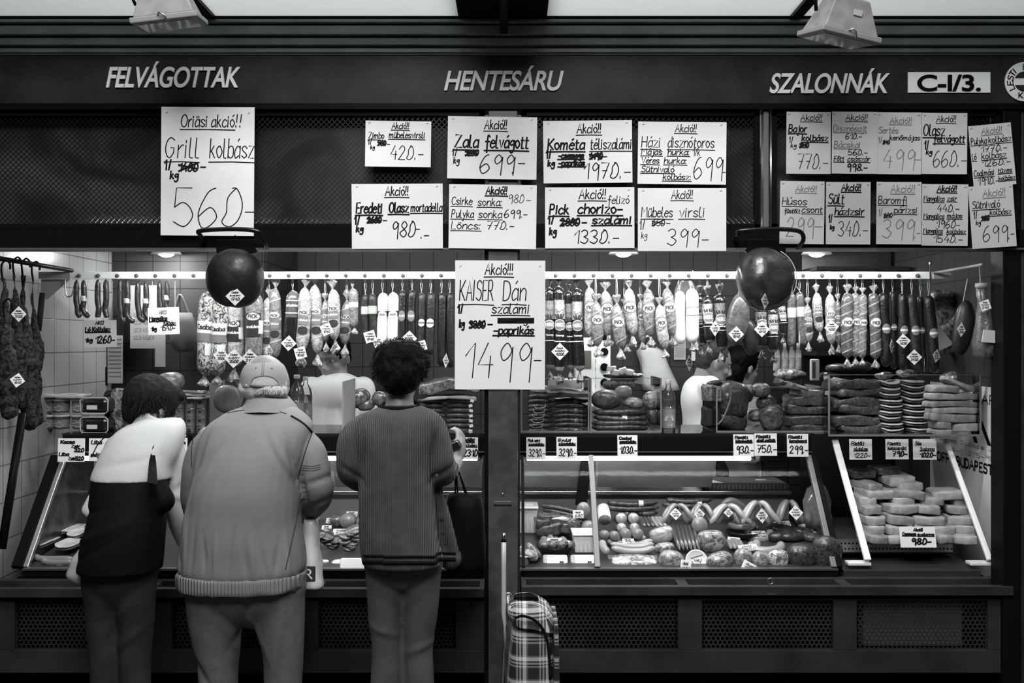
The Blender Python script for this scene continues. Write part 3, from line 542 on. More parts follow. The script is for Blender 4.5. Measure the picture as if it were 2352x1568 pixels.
rp((2012, 418, 2115, 561), [AK(.32, .85, .17, .12, fl='ug'), ('Baromfi', .04, .68, .35, .12, 'u'), ('párizsi', .4, .9, .5, .1, 'u'), ('1 /', .05, .12, .55, .12, 'g'), ('600', .17, .35, .58, .08, 'x'), ('399', .13, .83, .9, .3, 'g'), ('.-', .86, .97, .9, .2, 'g')], 'narrow price sheet with faded figures in the lower row reading Baromfi párizsi 399', -.4, -.003)
rp((2117, 423, 2223, 564), [AK(.33, .75, .12, .1, fl='ub'), ('Mangalica', .04, .48, .28, .09, 'u'), ('zsír', .55, .75, .27, .08, 'u'), ('440.-', .33, .8, .45, .12), ('Mangalica', .04, .48, .56, .08, 'u'), ('májas', .55, .87, .55, .08, 'u'), ('1960-', .32, .82, .71, .12), ('Mangalica', .04, .45, .8, .08, 'u'), ('kolbász', .55, .95, .8, .07, 'u'), ('1540.-', .26, .88, .95, .12)], 'narrow price sheet in the lower row listing Mangalica zsír, májas and kolbász', -.6)
rp((2226, 426, 2328, 569), [AK(.32, .82, .18, .12, fl='ug'), ('Sütnivaló', .06, .68, .36, .12, 'u'), ('kolbász', .45, .92, .48, .09, 'u'), ('1 /', .08, .15, .52, .12), ('kg', .12, .22, .62, .07), ('1100', .25, .42, .56, .08, 'xb'), ('699', .25, .8, .89, .24), ('.-', .83, .95, .88, .2)], 'tilted narrow price sheet at the lower right end reading Sütnivaló kolbász 699', 4, -.008)
# sheets hung inside
poster((340, 706, 412, 768), [('AKCIÓ', .36, .64, .25, .14, 'g'), ('Mangalica', .05, .6, .48, .16, 'ub'), ('Kolbász', .5, .88, .65, .14, 'u'), ('1kg', .1, .25, .85, .14, 'b'), ('1540-', .4, .85, .85, .18)], 'small white sheet hanging under the left rail reading Mangalica 1540', 2, 'sheets hanging under the left rail', 4.12, curl=.01, wd=.0035, st=False)
poster((192, 735, 268, 797), [('AKCIÓ', .36, .66, .16, .12), ('Ló Kolbász', .06, .8, .42, .16, 'ub'), ('1kg', .05, .25, .8, .14, 'b'), ('1260-', .36, .93, .85, .26, 'b')], 'small white sheet hanging at far left reading Ló Kolbász 1260', 1, 'sheets hanging under the left rail', 4.22, curl=.01, wd=.004, st=False, paper=PAPERD)
for px, y0, d in ((350, 705, 4.19), (402, 705, 4.19), (202, 735, 4.22), (258, 735, 4.22)):
    sh_ = [o for o in COL.objects if o.parent is None and o.get('label', '').endswith('Mangalica 1540' if px > 300 else 'Ló Kolbász 1260')][0]
    MB().tube([P(px, y0, 4.12 if px > 300 else 4.22), P(px, 645, d)], .0009, 5).build('string', mat('string_white', .7, .7), sh_)
# cards stuck on the black bands
def card(box, lines, label, d=4.255, sk=0, lean=.06, w_=.0036, paper=None):
    x0, y0, x1, y1 = box; c = P((x0+x1)/2, (y0+y1)/2, d); c.y -= .004
    return sheet('price_card', c, (1, 0, 0), (-sk, lean, 1), (x1-x0)*S(d), (y1-y0)*S(d), lines, label, 'price card', 'price cards on the black bands', .012, INK, paper, w_)
K2 = lambda a, b, p: [(a, .08, .7, .2, .12), (b, .12, .92, .36, .11, 'u'), (p, .12, .96, .85, .32)]
card((134, 1006, 196, 1060), [('Kacsa', .1, .6, .22, .13, 'b'), ('Zsír', .5, .8, .4, .12, 'b'), ('320', .6, .95, .58, .15, 'b'), ('Liba', .05, .4, .74, .13, 'b'), ('Zsír', .4, .65, .92, .12, 'b'), ('320', .65, .95, .93, .15, 'b')], 'price card on the left band reading Kacsa Zsír 320', 4.2, -.12)
card((205, 1006, 262, 1058), [('Liba', .1, .5, .25, .15, 'b'), ('máj', .1, .4, .8, .15, 'b')], 'price card on the left band half hidden by the white-shouldered customer', 4.2, -.1)
card((386, 1005, 431, 1042), [('krém', .3, .9, .4, .2, 'b')], 'price card on the left band between the two left customers', 4.2, -.03)
card((1056, 1004, 1098, 1054), [('Vidéki', .1, .8, .2, .16, 'ub'), ('Kolbász', .1, .95, .42, .12, 'u'), ('2310', .2, .95, .86, .3, 'b')], "price card beside the woman's hand reading 2310", 4.2, .0)
card((1209, 1004, 1253, 1055), K2('Pick mini', 'szarazkolbász', '3290.-'), 'first price card right of the pillar reading Pick 3290', 4.25, .08)
card((1278, 1003, 1325, 1054), K2('Gyulai', 'szarazkolbász', '3290.-'), 'second price card right of the pillar reading Gyulai 3290', 4.25, .05, w_=.0042)
card((1418, 999, 1464, 1048), K2('Csabai', 'gyomai kolbász', '1030.-'), 'price card on the right band reading 1030', 4.25, .1, w_=.0048)
card((1684, 997, 1731, 1048), K2('Füstölt', 'hátsócsülök', '930.-'), 'price card on the right band reading 930', 4.25, .14, w_=.0048)
card((1732, 995, 1784, 1046), K2('Füstölt', 'első csülök', '750.-'), 'price card on the right band reading 750', 4.25, .12, w_=.0048)
card((1807, 996, 1856, 1048), K2('Füstölt', 'karajcsont', '299.-'), 'price card on the right band reading Füstölt 299', 4.25, .12, w_=.0048)
card((1950, 1008, 2002, 1055), [('Füstölt', .1, .65, .3, .18), ('oldalas', .2, .8, .55, .15, 'u'), ('1220-', .2, .9, .9, .22)], 'price card at the top of the small right case reading Füstölt oldalas', 4.2, .25)
card((2033, 1008, 2086, 1054), [('Füstölt', .1, .65, .3, .15), ('kolozsvári', .1, .9, .5, .12, 'u'), ('790-', .3, .92, .85, .25, 'b')], 'price card at the top of the small right case reading 790', 4.2, .25)
card((2096, 1008, 2150, 1055), [('Sós', .1, .35, .3, .18), ('Szalonna', .3, .9, .55, .15, 'u'), ('1020-', .3, .95, .88, .22, 'b')], 'price card at the top of the small right case reading Sós Szalonna 1020', 4.2, .25)
card((2066, 1209, 2148, 1256), [('Akció!', .4, .65, .22, .14), ('Csemege', .08, .45, .42, .14, 'u'), ('szalonna', .5, .95, .44, .13, 'u'), ('980-', .3, .85, .85, .28, 'b')], 'large price card leaning on the pale bacon slabs reading Csemege szalonna 980', 3.985, .2, .25, .0045)
# ================================================================ HANGING SAUSAGES
WRAP = dict(
 pale=mat('pale_wrapped_salami', .62, .32, coat=.9, mott=(80, .5, 1.2), alt=.24, bump=(45, .5)),
 mid=mat('grey_wrapped_salami', .34, .3, coat=.9, mott=(90, .5, 1.5), alt=.12, bump=(45, .55)),
 brown=mat('brown_wrapped_salami', .17, .3, coat=.9, mott=(80, .5, 1.0), alt=.07, bump=(45, .5)),
 dark=mat('dark_salami_skin', .03, .42, coat=.25, mott=(60, .5), alt=.012, bump=(130, .5)),
 darker=mat('black_salami_skin', .012, .4, coat=.3, mott=(60, .5), alt=.005, bump=(130, .5)),
 white=mat('white_mould_skin', .88, .6, bump=(160, .35)),
 net=mat('netted_pale_casing', .62, .3, coat=.8, mott=(42, .25, 2.5), alt=.04, bump=(40, .5)),
 foil=mat('dark_printed_foil', .014, .2, coat=1, bump=(50, .9)))
TWC = mat('crumpled_clear_wrap', .45, .16, coat=1, mott=(55, .5, 1), alt=.12, bump=(80, .9)); TWD = mat('crumpled_dark_wrap', .03, .16, coat=1, bump=(90, .9), mott=(50, .3), alt=.2)
LABW = mat('label_white', .85, .4, coat=.4); LABD = mat('label_dark', .04, .35, coat=.5); LABM = mat('label_mid', .22, .35, coat=.5); STRG = mat('string_white', .7, .7); CLIPM = STEEL
HUNG = []
def salami(px, top, bot, wpx, kind, style, label, d=4.235, lean=0, grp='sausages on the hanging rail', flat=.9, text='PICK', name='salami', hang=None, ends=(1, 1)):
    """px: centre at mid height, lean: pixels the lower end swings right"""
    t, b = P(px-lean/2, top, d), P(px+lean/2, bot, d); L = (t-b).length; a = (b-t)/L; r = wpx*S(d)/2
    u = V((1, 0, 0)); u = (u-a*u.dot(a)).normalized(); n = u.cross(a).normalized()
    if n.y > 0: n = -n
    root = thing(name, t, label, 'sausage', grp); sd = random.random()*50
    soft = .42 if style in ('pickfat', 'pick', 'portrait') else .75
    def R(v):     # radius along 0..1
        e = min(v, 1-v)*L/r
        return r*(min(1, sqrt(max(0, 1-(1-min(e/(1.0/soft), 1))**2))*.985+.015))*(1+.05*nz((v*5, sd, 0), 1, sd))
    def fn(ang, v, o=0):
        rr = R(v)+o; return t+a*(v*L)+u*(sin(ang)*rr)+n*(cos(ang)*rr*flat)+u*(.12*r*sin(v*4+sd))
    seg, k = 18, 22; vs = [(.5-.5*cos(pi*min(max(i/k, 0), 1))) for i in range(k+1)]
    body = MB().rings([[fn(2*pi*j/seg, v) for j in range(seg)] for v in vs]); body.build('body', WRAP[kind], root)
    def patch(nm, m, v0, v1, wfn, o=.0009, parent=root, ang0=0):
        mb = MB(); q = 10; kk = 14
        for i in range(kk+1):
            f = i/kk; w_ = wfn(f)
            for j in range(q+1): mb.v.append(fn(ang0+w_*(2*j/q-1), v0+(v1-v0)*f, o))
        mb.f = [(i*(q+1)+j, i*(q+1)+j+1, (i+1)*(q+1)+j+1, (i+1)*(q+1)+j) for i in range(kk) for j in range(q)]
        return mb.build(nm, m, parent)
    def text_on(tx, v, h, wd, m, parent, o=.0018, half=.85, ang0=0):
        mb = MB(); mb.strokes(write(tx, -half, half, 0, h, 0), lambda aa, z: fn(ang0+aa, v-z/L, o), wd)
        # ribbon width is in metres across v but radians across angle: rescale
        mb2 = MB(); mb2.strokes([[(x*r, z) for x, z in p] for p in write(tx, -half, half, 0, h, 0)], lambda x, z: fn(ang0+x/r, v-z/L, o), wd)
        return mb2.build('print', m, parent, smooth=False)
    def stripes(m, n_, wd=.0042, slope=.5, v0=.08, v1=.94):
        mb = MB()
        for i in range(n_):
            v = v0+(v1-v0)*(i+.5)/n_
            for dv in (0, wd*1.9/L):
                row = []
                for j in range(13):
                    an = -1.5+3*j/12; vv = v-slope*an*r/L+dv; row += [fn(an, min(max(vv, .01), .99), .0012), fn(an, min(max(vv+wd/L, .01), .99), .0012)]
                mb.add(row, [(2*j, 2*j+1, 2*j+3, 2*j+2) for j in range(12)])
        mb.build('stripes', m, root)
    def tuft(end, m, sz=1.0):
        mb = MB(); c = t if end == 0 else b; ax = -a if end == 0 else a; prof = [(r*.5, -r*.5), (r*.16, r*.12), (r*.3, r*.5*sz), (r*.75, r*1.25*sz), (r*.6, r*1.5*sz)]
        rs = []; uu = u; ww = n
        for q, (rad, h) in enumerate(prof):
            rs.append([c+ax*(h*(1+(.35*nz((j*1.7, q, sd), 1.1) if q > 2 else 0)))+(uu*cos(2*pi*j/14)+ww*sin(2*pi*j/14)*.7)*rad*(1+(.55*nz((j*2.3, q*1.3, sd), 1.3) if q > 1 else 0)) for j in range(14)])
        mb.rings(rs); mb.build('twisted_wrapper', m, root, smooth=False)
    cl = MB(); cl.lathe(t-a*.0005-a*-.002, [(r*.2, -.003), (r*.22, 0), (r*.2, .004)], 10, a); cl.build('clip', CLIPM, root)
    if hang is None: hang = min(top, 645)
    hp = V((t.x, t.y, ZR-.012))
    st = MB(); st.tube([t, (t+hp)/2+V((.003, 0, 0)), hp], .0011, 5); st.tube([t, (t+hp)/2-V((.004, 0, 0)), hp+V((-.003, 0, 0))], .0011, 5); st.build('string', STRG, root)
    oval = lambda mx: (lambda f: mx*sqrt(max(0, 1-(2*f-1)**2))+.02); const = lambda x: (lambda f: x)
    hexa = lambda mx: (lambda f: mx*(.35+.65*min(1, 2.2*min(f, 1-f)*1.2)))
    if style in ('pick', 'pickfat', 'pickbig'):
        stripes(LABM if style != 'x' else LABM, {'pick': 3, 'pickfat': 3, 'pickbig': 6}[style], .0022, .45); stripes(LABW, {'pick': 3, 'pickfat': 3, 'pickbig': 6}[style], .0014, .45)
        vv = .45 if style == 'pickbig' else .4; hh = r*.75/L
        lb = patch('label_border', LABM, vv-hh*1.25, vv+hh*1.25, hexa(1.2), .0016); patch('label_face', LABW, vv-hh, vv+hh, hexa(1.02), .0024, lb)
        text_on(text, vv+hh*.5, r*.55, r*.13, LABD, lb, .0032, .6)
        tuft(0, TWC, .9); tuft(1, TWC, 1.1)
    elif style == 'herz':
        patch('foil_top', WRAP['foil'], .0, .16, const(1.7), .0012); patch('foil_wrap', WRAP['foil'], .38, .93, const(1.7), .0012)
        fl = patch('label_ring', LABW, .45-r*1.02/L, .45+r*1.02/L, oval(1.05), .0018); patch('label_face', LABM, .45-r*.9/L, .45+r*.9/L, oval(.94), .0024, fl)
        text_on('HERZ', .45+r*.25/L, r*.55, r*.17, LABW, fl, .0034, .72)
        text_on('Csemege', .58, r*.3, r*.07, LABW, fl, .0026, .7); patch('white_band', LABW, .635, .645, const(1.5), .0016)
        lf = MB()
        for k2 in (-.7, -.25, .25, .7): lf.strokes([[(k2*r*.5, 0), (k2*r*.9, r*.55), (k2*r*1.15, r*.8)]], lambda x, z: fn(x/r, .38-z/L, .0016), r*.28)
        lf.build('leaf_print', LABD, root, smooth=False); tuft(0, TWD, 1.2); tuft(1, TWD, 1.3)
    elif style == 'csabai':
        patch('label_face', LABW, .36, .5, const(1.15), .0016); text_on('Csabai', .455, r*.5, r*.12, LABD, root, .0024, .9); patch('label_lower', LABM, .5, .6, const(1.15), .0016); patch('sticker', LABW, .62, .76, const(.5), .0024, root, .55); tuft(0, TWC); tuft(1, TWC, .7)
    elif style == 'panel':
        p0 = patch('label_panel', LABD, .3, .62, const(.95), .0016); patch('white_oval', LABW, .3, .4, oval(.75), .0024, p0); text_on(text, .37, r*.42, r*.1, LABD, p0, .0032, .5)
        text_on('szalámi', .5, r*.3, r*.08, LABW, p0, .0026, .75); patch('sticker', LABW, .4, .58, const(.35), .003, root, 1.0); tuft(0, TWC, .8); tuft(1, TWC, 1.2)
    elif style == 'portrait':
        stripes(LABW, 3, .002, .3, .02, .9); p0 = patch('white_oval', LABW, .34, .43, oval(.85), .0024); text_on(text, .41, r*.4, r*.1, LABD, p0, .0032, .55)
        p1 = patch('label_panel', LABM, .44, .58, const(.8), .0018); text_on('rákóczi', .52, r*.3, r*.08, LABW, p1, .0026, .65); patch('dark_oval', LABD, .6, .6+r*1.3/L, oval(.8), .002, p1)
        tuft(0, TWC); tuft(1, TWC, 1.3)
    elif style == 'oval':
        p0 = patch('oval_label', LABM, .38, .38+r*2.6/L, oval(.85), .0012); text_on('SZALÁMI', .38+r*1.5/L, r*.4, r*.1, LABW, p0, .002, .6)
    elif style == 'round':
        p0 = patch('round_label', LABM if px > 2000 else LABW, .42, .42+r*1.9/L, oval(.8), .0012); patch('label_band', LABW if px > 2000 else LABM, .42+r*.75/L, .42+r*1.15/L, const(.8), .0018, p0)
    elif style == 'band':
        patch('clear_band', mat('silver_band', .7, .2, .3), .28, .46, const(1.6), .0012)
    elif style == 'whiteband':
        patch('dark_band', LABD, .36, .46, const(1.6), .0012); p0 = patch('round_label', LABW, .36, .5, oval(.8), .0018); patch('label_center', LABM, .41, .45, const(.5), .0022, p0)
    elif style == 'beer':
        patch('dark_lower', WRAP['foil'], .5, .99, const(1.7), .001); text_on('sörkolbász', .3, r*.32, r*.08, LABW, root, .0016, .9); patch('pale_band', LABW, .18, .2, const(1.2), .0012); patch('pale_band', LABW, .41, .43, const(1.2), .0012)
    elif style == 'bag':
        tuft(0, TWC, 1.6); tuft(1, TWC, .8); p0 = patch('label_border', LABM, .34, .5, const(1.1), .0012); patch('label_face', LABW, .355, .485, const(1.1), .0018, p0)
    return root
LS, RS = 'sausages on the left hanging rail', 'sausages on the right hanging rail'
for a in (
 (477, 668, 862, 44, 'net', 'csabai', 'netted pale sausage with white label, leftmost of the wrapped ones', -14), (503, 675, 862, 36, 'net', 'csabai', 'netted pale sausage with white label, below the left edge of the dark ham', -6),
 (540, 690, 842, 38, 'pale', 'panel', 'pale fat salami with dark label panel under the left ham', -4), (583, 668, 838, 40, 'mid', 'panel', 'grey wrapped salami with dark label panel, just right of the left ham', 2),
 (616, 682, 835, 25, 'pale', 'portrait', 'slim pale salami half behind another, right of the dark panel label salami', -4), (632, 662, 822, 27, 'mid', 'portrait', 'grey portrait-label salami above the cap of the man', -2),
 (671, 667, 790, 33, 'brown', 'beer', 'brown two-tone beer sausage with printed bands', -3), (697, 660, 808, 30, 'pale', 'portrait', 'pale portrait-label salami right of the brown beer sausage', -8), (726, 655, 812, 29, 'pale', 'portrait', 'long pale portrait-label salami in the middle of the left rail', 5),
 (767, 664, 780, 29, 'pale', 'portrait', 'pale salami with twisted top above the young vendor', 6), (748, 690, 785, 20, 'mid', 'portrait', 'small grey salami half behind its neighbours above the young vendor', 2), (795, 690, 790, 27, 'mid', 'portrait', 'short grey portrait-label salami left of the dark pairs', -4), (812, 662, 752, 22, 'mid', 'bag', 'grey twisted-wrap sausage behind the short portrait-label one', 4)):
    salami(*a[:7], lean=a[7], grp=LS, d=4.235+random.uniform(-.015, .02))
for a in (
 (839, 676, 775, 17, 'dark', 'band', 'slim dark sausage with silver band, left of its pair'), (856, 674, 775, 20, 'dark', 'band', 'slim dark sausage with silver band, right of its pair'), (879, 672, 790, 25, 'white', 'whiteband', 'white mould salami with dark band, left of the two'), (903, 671, 790, 26, 'white', 'whiteband', 'white mould salami with dark band, right of the two'),
 (924, 666, 790, 19, 'darker', 'oval', 'black salami with grey oval label, left of its pair'), (946, 665, 790, 20, 'darker', 'oval', 'black salami with grey oval label, right of its pair'), (968, 672, 815, 19, 'dark', 'round', 'dark salami with low round label, above the woman'), (989, 671, 815, 22, 'dark', 'round', 'dark salami with round label, right of the woman'),
 (1015, 671, 842, 20, 'darker', 'none', 'plain black salami next to the tall pillar poster, left of two'), (1034, 671, 845, 17, 'darker', 'none', 'plain black salami partly behind the tall pillar poster')):
    salami(*a[:7], lean=random.uniform(-2, 2), grp=LS, flat=1)
for a in (
 (1263, 660, 850, 22, 'mid', 'herz', 'dark foil salami just emerging from behind the tall pillar poster', 2), (1284, 657, 855, 26, 'pale', 'herz', 'dark foil salami with pale upper part and round label, second from the tall poster', 2), (1308, 668, 850, 19, 'mid', 'herz', 'narrow dark foil salami half hidden, third from the tall poster', 4), (1328, 662, 852, 25, 'pale', 'herz', 'dark foil salami with pale upper part, fourth from the tall poster', 8)):
    salami(*a[:7], lean=a[7], grp=RS, d=4.235+random.uniform(-.015, .02))
fat = [(1355, 660, 772, 27, 4, 0), (1371, 693, 795, 27, 4, 0), (1393, 668, 770, 29, 6, 0), (1421, 698, 800, 29, 8, 0), (1449, 662, 770, 29, 8, 0), (1491, 664, 772, 29, 8, 0), (1521, 700, 800, 26, 12, 0), (1538, 662, 770, 29, 10, 0), (1474, 690, 785, 20, 6, 1), (1437, 700, 790, 22, 6, 1)]
places = ['under a knob, first from the dark foil ones', 'hanging low, second from the dark foil ones', 'hanging high, third from the dark foil ones', 'hanging low, fourth from the dark foil ones', 'hanging high, fifth from the dark foil ones', 'hanging high, left of the last pair', 'hanging low, left of the last high one', 'hanging high beside the big white sausages', 'half hidden behind the sticker one', 'half hidden behind the low front one']
for q, (px, t, b, w_, ln, bk) in enumerate(fat): salami(px, t, b, w_, 'mid' if q % 2 else 'pale', 'pickfat', 'short fat string-tied salami with white badge, '+places[q], lean=ln, grp='short fat salamis', d=4.225+bk*.05+random.uniform(-.012, .012)+(.0 if q not in (1, 3, 6) else -.03))
for a in (
 (1562, 668, 790, 27, 'white', 'none', 'big white sausage without band, left of the two in one clear bag', 2, 4.235), (1590, 662, 788, 29, 'white', 'bag', 'big white sausage with label band, right of the two in one clear bag', 6, 4.225),
 (1610, 675, 795, 22, 'mid', 'herz', 'dark foil salami half behind the big white sausages', 4, 4.26), (1627, 680, 788, 25, 'pale', 'herz', 'short dark foil salami with pale top left of the two smoked hocks', 4, 4.225), (1655, 675, 805, 26, 'mid', 'herz', 'dark foil salami touching the smoked hock', 4, 4.24),
 (1750, 700, 800, 25, 'mid', 'herz', 'dark foil salami under the right ham, left of two', 2, 4.25), (1775, 705, 810, 23, 'pale', 'herz', 'dark foil salami under the right ham, right of two', 4, 4.24), (1797, 690, 770, 18, 'pale', 'herz', 'small dark foil sausage right of the ham bottom', 4, 4.25),
 (1818, 672, 796, 19, 'brown', 'band', 'slim brown sausage with silver band right of the ham, left of two', -2, 4.235), (1840, 670, 794, 19, 'brown', 'band', 'slim brown sausage with silver band right of the ham, right of two', 6, 4.235),
 (1856, 700, 785, 20, 'mid', 'portrait', 'short portrait-label salami hanging low right of the brown pair', 2, 4.23), (1879, 672, 762, 22, 'pale', 'portrait', 'portrait-label salami hanging high, left of its pair', 8, 4.235), (1908, 675, 790, 22, 'pale', 'portrait', 'portrait-label salami hanging high, right of its pair', 4, 4.235), (1925, 690, 790, 18, 'mid', 'portrait', 'grey portrait-label salami half behind the striped ones', 2, 4.27),
 (1946, 672, 822, 26, 'brown', 'pickbig', 'long striped salami with white badge, first of four', 0, 4.235), (1965, 672, 820, 20, 'mid', 'pickbig', 'long striped salami with white badge, second of four', 0, 4.245), (1981, 674, 822, 19, 'mid', 'pickbig', 'long striped salami with white badge, third of four', 0, 4.235), (2009, 672, 824, 25, 'brown', 'pickbig', 'long striped salami with white badge, last of four', 4, 4.235),
 (2032, 672, 842, 24, 'darker', 'round', 'long black salami with low round label, first right of the striped ones', 6, 4.235), (2052, 668, 848, 16, 'darker', 'round', 'thin long black salami with round label, second right of the striped ones', 4, 4.26), (2074, 673, 850, 22, 'darker', 'round', 'long black salami with high round label, third right of the striped ones', 4, 4.235), (2099, 676, 846, 24, 'dark', 'round', 'long grey-brown salami with label, fourth right of the striped ones', 10, 4.235), (2117, 680, 850, 15, 'darker', 'round', 'thin long black salami half hidden, fifth right of the striped ones', 6, 4.26), (2140, 678, 858, 24, 'darker', 'round', 'long black salami leaning right, last on the rail', 14, 4.235)):
    salami(*a[:7], lean=a[7], grp=RS, d=a[8])
bg = thing('clear_bag', P(1575, 800, 4.24), 'clear plastic bag around the two big white sausages', 'bag')
MB().rings([[P(1575, y, 4.23)+V((cos(2*pi*j/20)*rx, sin(2*pi*j/20)*.022, 0)) for j in range(20)] for y, rx in ((645, .03), (665, .048), (720, .055), (790, .062), (800, .06))], cap=False).build('film', clear('thin_film', .9, .97, .08, (25, .7), .06), bg)
# slim horseshoe kolbász pairs at the left end
def hook_pair(px, top, bot, w_, spread, label, tw=0, lab=True):
    d = 4.215; r = w_*S(d)/2; root = thing('kolbasz_loop', P(px, top, d), label, 'sausage', 'thin sausage loops at the left end of the rail')
    for sgn in (-1, 1):
        cpx = px+sgn*spread; e = (8*sgn if sgn > 0 else 6)+tw
        pts = [P(cpx, top, d), P(cpx+sgn*1, (top+bot)/2, d), P(cpx-sgn*2, bot-22, d), P(cpx+e*.5, bot-8, d), P(cpx+e*1.7, bot-1, d)]
        pts = [V(p) for p in smooth_line([tuple(p) for p in pts], 5)]; n = len(pts)
        MB().tube(pts, [r*(.3 if i in (0, n-1) else .8 if i in (1, n-2) else 1)*(1+.07*nz((i*.4, px, sgn), 1)) for i in range(n)], 10).build('link', mat('dark_kolbasz_skin', .022, .4, coat=.4, mott=(70, .5), alt=.06, bump=(120, .4)), root)
        if lab and sgn > 0: MB().lathe(P(cpx, (top+bot)/2-6, d), [(r*1.08, 0), (r*1.12, .006), (r*1.12, .018), (r*1.08, .022)], 14, (0, 0, -1)).build('paper_band', LABW, root)
    MB().tube([P(px-spread, top, d), P(px, top-10, d), P(px+spread, top, d)], .0012, 5).build('string', STRG, root)
for k, (px, t, b, w_, sp, tw) in enumerate(((184, 643, 728, 13, 8, 0), (234, 642, 730, 13, 9, -6), (284, 642, 740, 13, 8, 2), (326, 645, 738, 13, 9, 4), (375, 645, 722, 11, 8, 0), )):
    hook_pair(px, t, b, w_, sp, ('thin dark sausage loop, leftmost on the rail beside the empty hook', 'thin dark sausage loop, second from the left end of the rail', 'thin dark sausage loop, third from the left end of the rail', 'thin dark sausage loop with white band, fourth from the left end', 'thin dark sausage loop above the Mangalica sheet')[k], tw, k != 1)
c = P(157, 640, 4.19); tag(MB().tube(smooth_line([tuple(c+V(q)) for q in ((0, 0, .03), (-.012, 0, .01), (-.012, 0, -.05), (-.004, 0, -.075), (.014, 0, -.07), (.02, 0, -.045))], 5), .0028, 7).build('meat_hook', STEEL), 'empty steel hook at the left end of the rail', 'hook', 'meat hooks')
# ---------------------------------------------------------------- hams on the front brackets
def bracket(px, label):
    c = P(px, 548, 3.72); r = thing('ham_bracket', c, label, 'bracket', 'ham brackets on the beam')
    s = S(3.72); pts = [c+V((x*s, y, z*s)) for x, z, y in ((-72, -2, .05), (-74, 10, 0), (-68, 17, -.02), (0, 20, -.03), (55, 17, -.03), (72, 8, -.02), (76, -6, 0), (72, -18, .05))]
    MB().tube(smooth_line([tuple(p) for p in pts], 6), .0085, 10).build('hoop', mat('black_gloss_rod', .006, .2), r)
    MB().bx(c.x-.075, c.x+.075, -.03, 0, c.z-.05, c.z+.005).build('bracket_block', BLACK, r, smooth=False, bev=.004)
bracket(533, 'black hoop bracket holding the left dark ham'); bracket(1768, 'black hoop bracket holding the big right ham')
def ham(px, t, b, w_, m, d, label, grp, sd, cord=False, bot=.35):
    c = P(px, (t+b)/2, d); rx = w_*S(d)/2; rz = (b-t)*S(d)/2; r = thing('hanging_ham', P(px, t, d), label, 'ham', grp)
    def pf(p, n):
        z = (p.z-c.z)/rz; k = 1-.12*z*z*(z > 0)-.10*max(0, -z)*bot; q = V((c.x+(p.x-c.x)*k, c.y+(p.y-c.y)*k, p.z))
        return q+n*(.007*nz(p, 9, sd)+.004*nz(p, 24, sd))
    MB().ball(c, (rx, rx*.82, rz), 36, n=2.25).build('ham_meat', m, r, post=pf)
    if cord:
        MB().tube([c+V((rx*math.cos(a)*1.0, -rx*.3, rz*math.sin(a)*.98)) for a in [1.1-.12*i for i in range(18)]], .0016, 6).build('cord', STRG, r)
        MB().tube([c+V((rx*1.0, -.03, -rz*.25)), c+V((rx*1.08, -.03, -rz*.36)), c+V((rx*1.13, -.025, -rz*.5))], .0016, 6).build('cord', STRG, r)
    MB().tube([P(px, t+4, d), P(px, t-12, d), P(px, 540, d)], .003, 6).build('hanger', BLACK, r)
    return c, rx
HAMD = mat('very_dark_smoked_ham', .007, .5, coat=.12, mott=(10, .5), alt=.004, bump=(40, .5)); HAMM = mat('smoked_ham_skin', .05, .3, coat=.5, mott=(16, .8, 1), alt=.014, bump=(30, .5))
ham(540, 570, 706, 130, HAMD, 3.72, 'almost black smoked ham hanging at left in front of the rail', 'big hams on the brackets', 3)
ham(1757, 570, 712, 134, HAMM, 3.72, 'big glossy smoked ham with cord hanging at right in front of the rail', 'big hams on the brackets', 8, True, .9)
HOCK = mat('smoked_hock_skin', .12, .38, coat=.4, mott=(24, .6, 2), alt=.04, bump=(50, .6))
def blob_meat(name, px, t, b, w_, d, m, label, cat, grp=None, tilt=0, dep=.7, n=2.2, jit=.1, js=12, sd=1, hang=None, rem=.006):
    c = P(px, (t+b)/2, d); r = ((w_)*S(d)/2, w_*S(d)/2*dep, (b-t)*S(d)/2)
    R = rotm(0, radians(tilt), 0); sdd = sd*3.7
    root = thing(name, c-V((0, 0, r[2])), label, cat, grp)
    MB().ball(c, r, 26, R, n, jit, js, sdd).build('meat', m, root)
    if hang: MB().tube([c+V((0, 0, r[2]*.95)), P(px+hang, 640, d)], .0015, 6).build('string', STRG, root)
    return root
blob_meat('smoked_hock', 1695, 675, 790, 50, 4.17, HOCK, 'smoked hock hanging left of the big right ham', 'ham', 'smoked hocks', 8, sd=2, hang=6)
blob_meat('smoked_hock', 1722, 732, 815, 38, 4.19, mat('dark_hock_skin', .035, .35, coat=.4, mott=(9, .6), alt=.015, bump=(40, .5)), 'darker smoked hock hanging low behind the big right ham', 'ham', 'smoked hocks', -8, sd=5, hang=0)
blob_meat('leg_ham', 2212, 690, 818, 46, 3.98, HAMD, 'dark leg of ham hanging from the right side rod, the left one of two', 'ham', 'hams on the right side rod', 10, sd=4, hang=10)
r = thing('leg_ham', P(2262, 828, 3.9), 'pale-edged leg of ham with paper label on the right side rod', 'ham', 'hams on the right side rod')
MB().tube([P(2252, 655, 3.9), P(2256, 690, 3.9), P(2262, 740, 3.9), P(2262, 785, 3.9), P(2262, 815, 3.9), P(2264, 828, 3.9)], [.02, .018, .035, .052, .045, .01], 22, flat=.8).build('meat', HOCK, r)
MB().rings([[P(2258+x, y, 3.9)+V((0, -.057, 0)) for x, y in ((-14, 757), (20, 760), (18, 788), (-18, 785))], [P(2258+x, y, 3.9)+V((0, -.052, 0)) for x, y in ((-14, 757), (20, 760), (18, 788), (-18, 785))]]).build('paper_label', PAPERD, r, smooth=False)
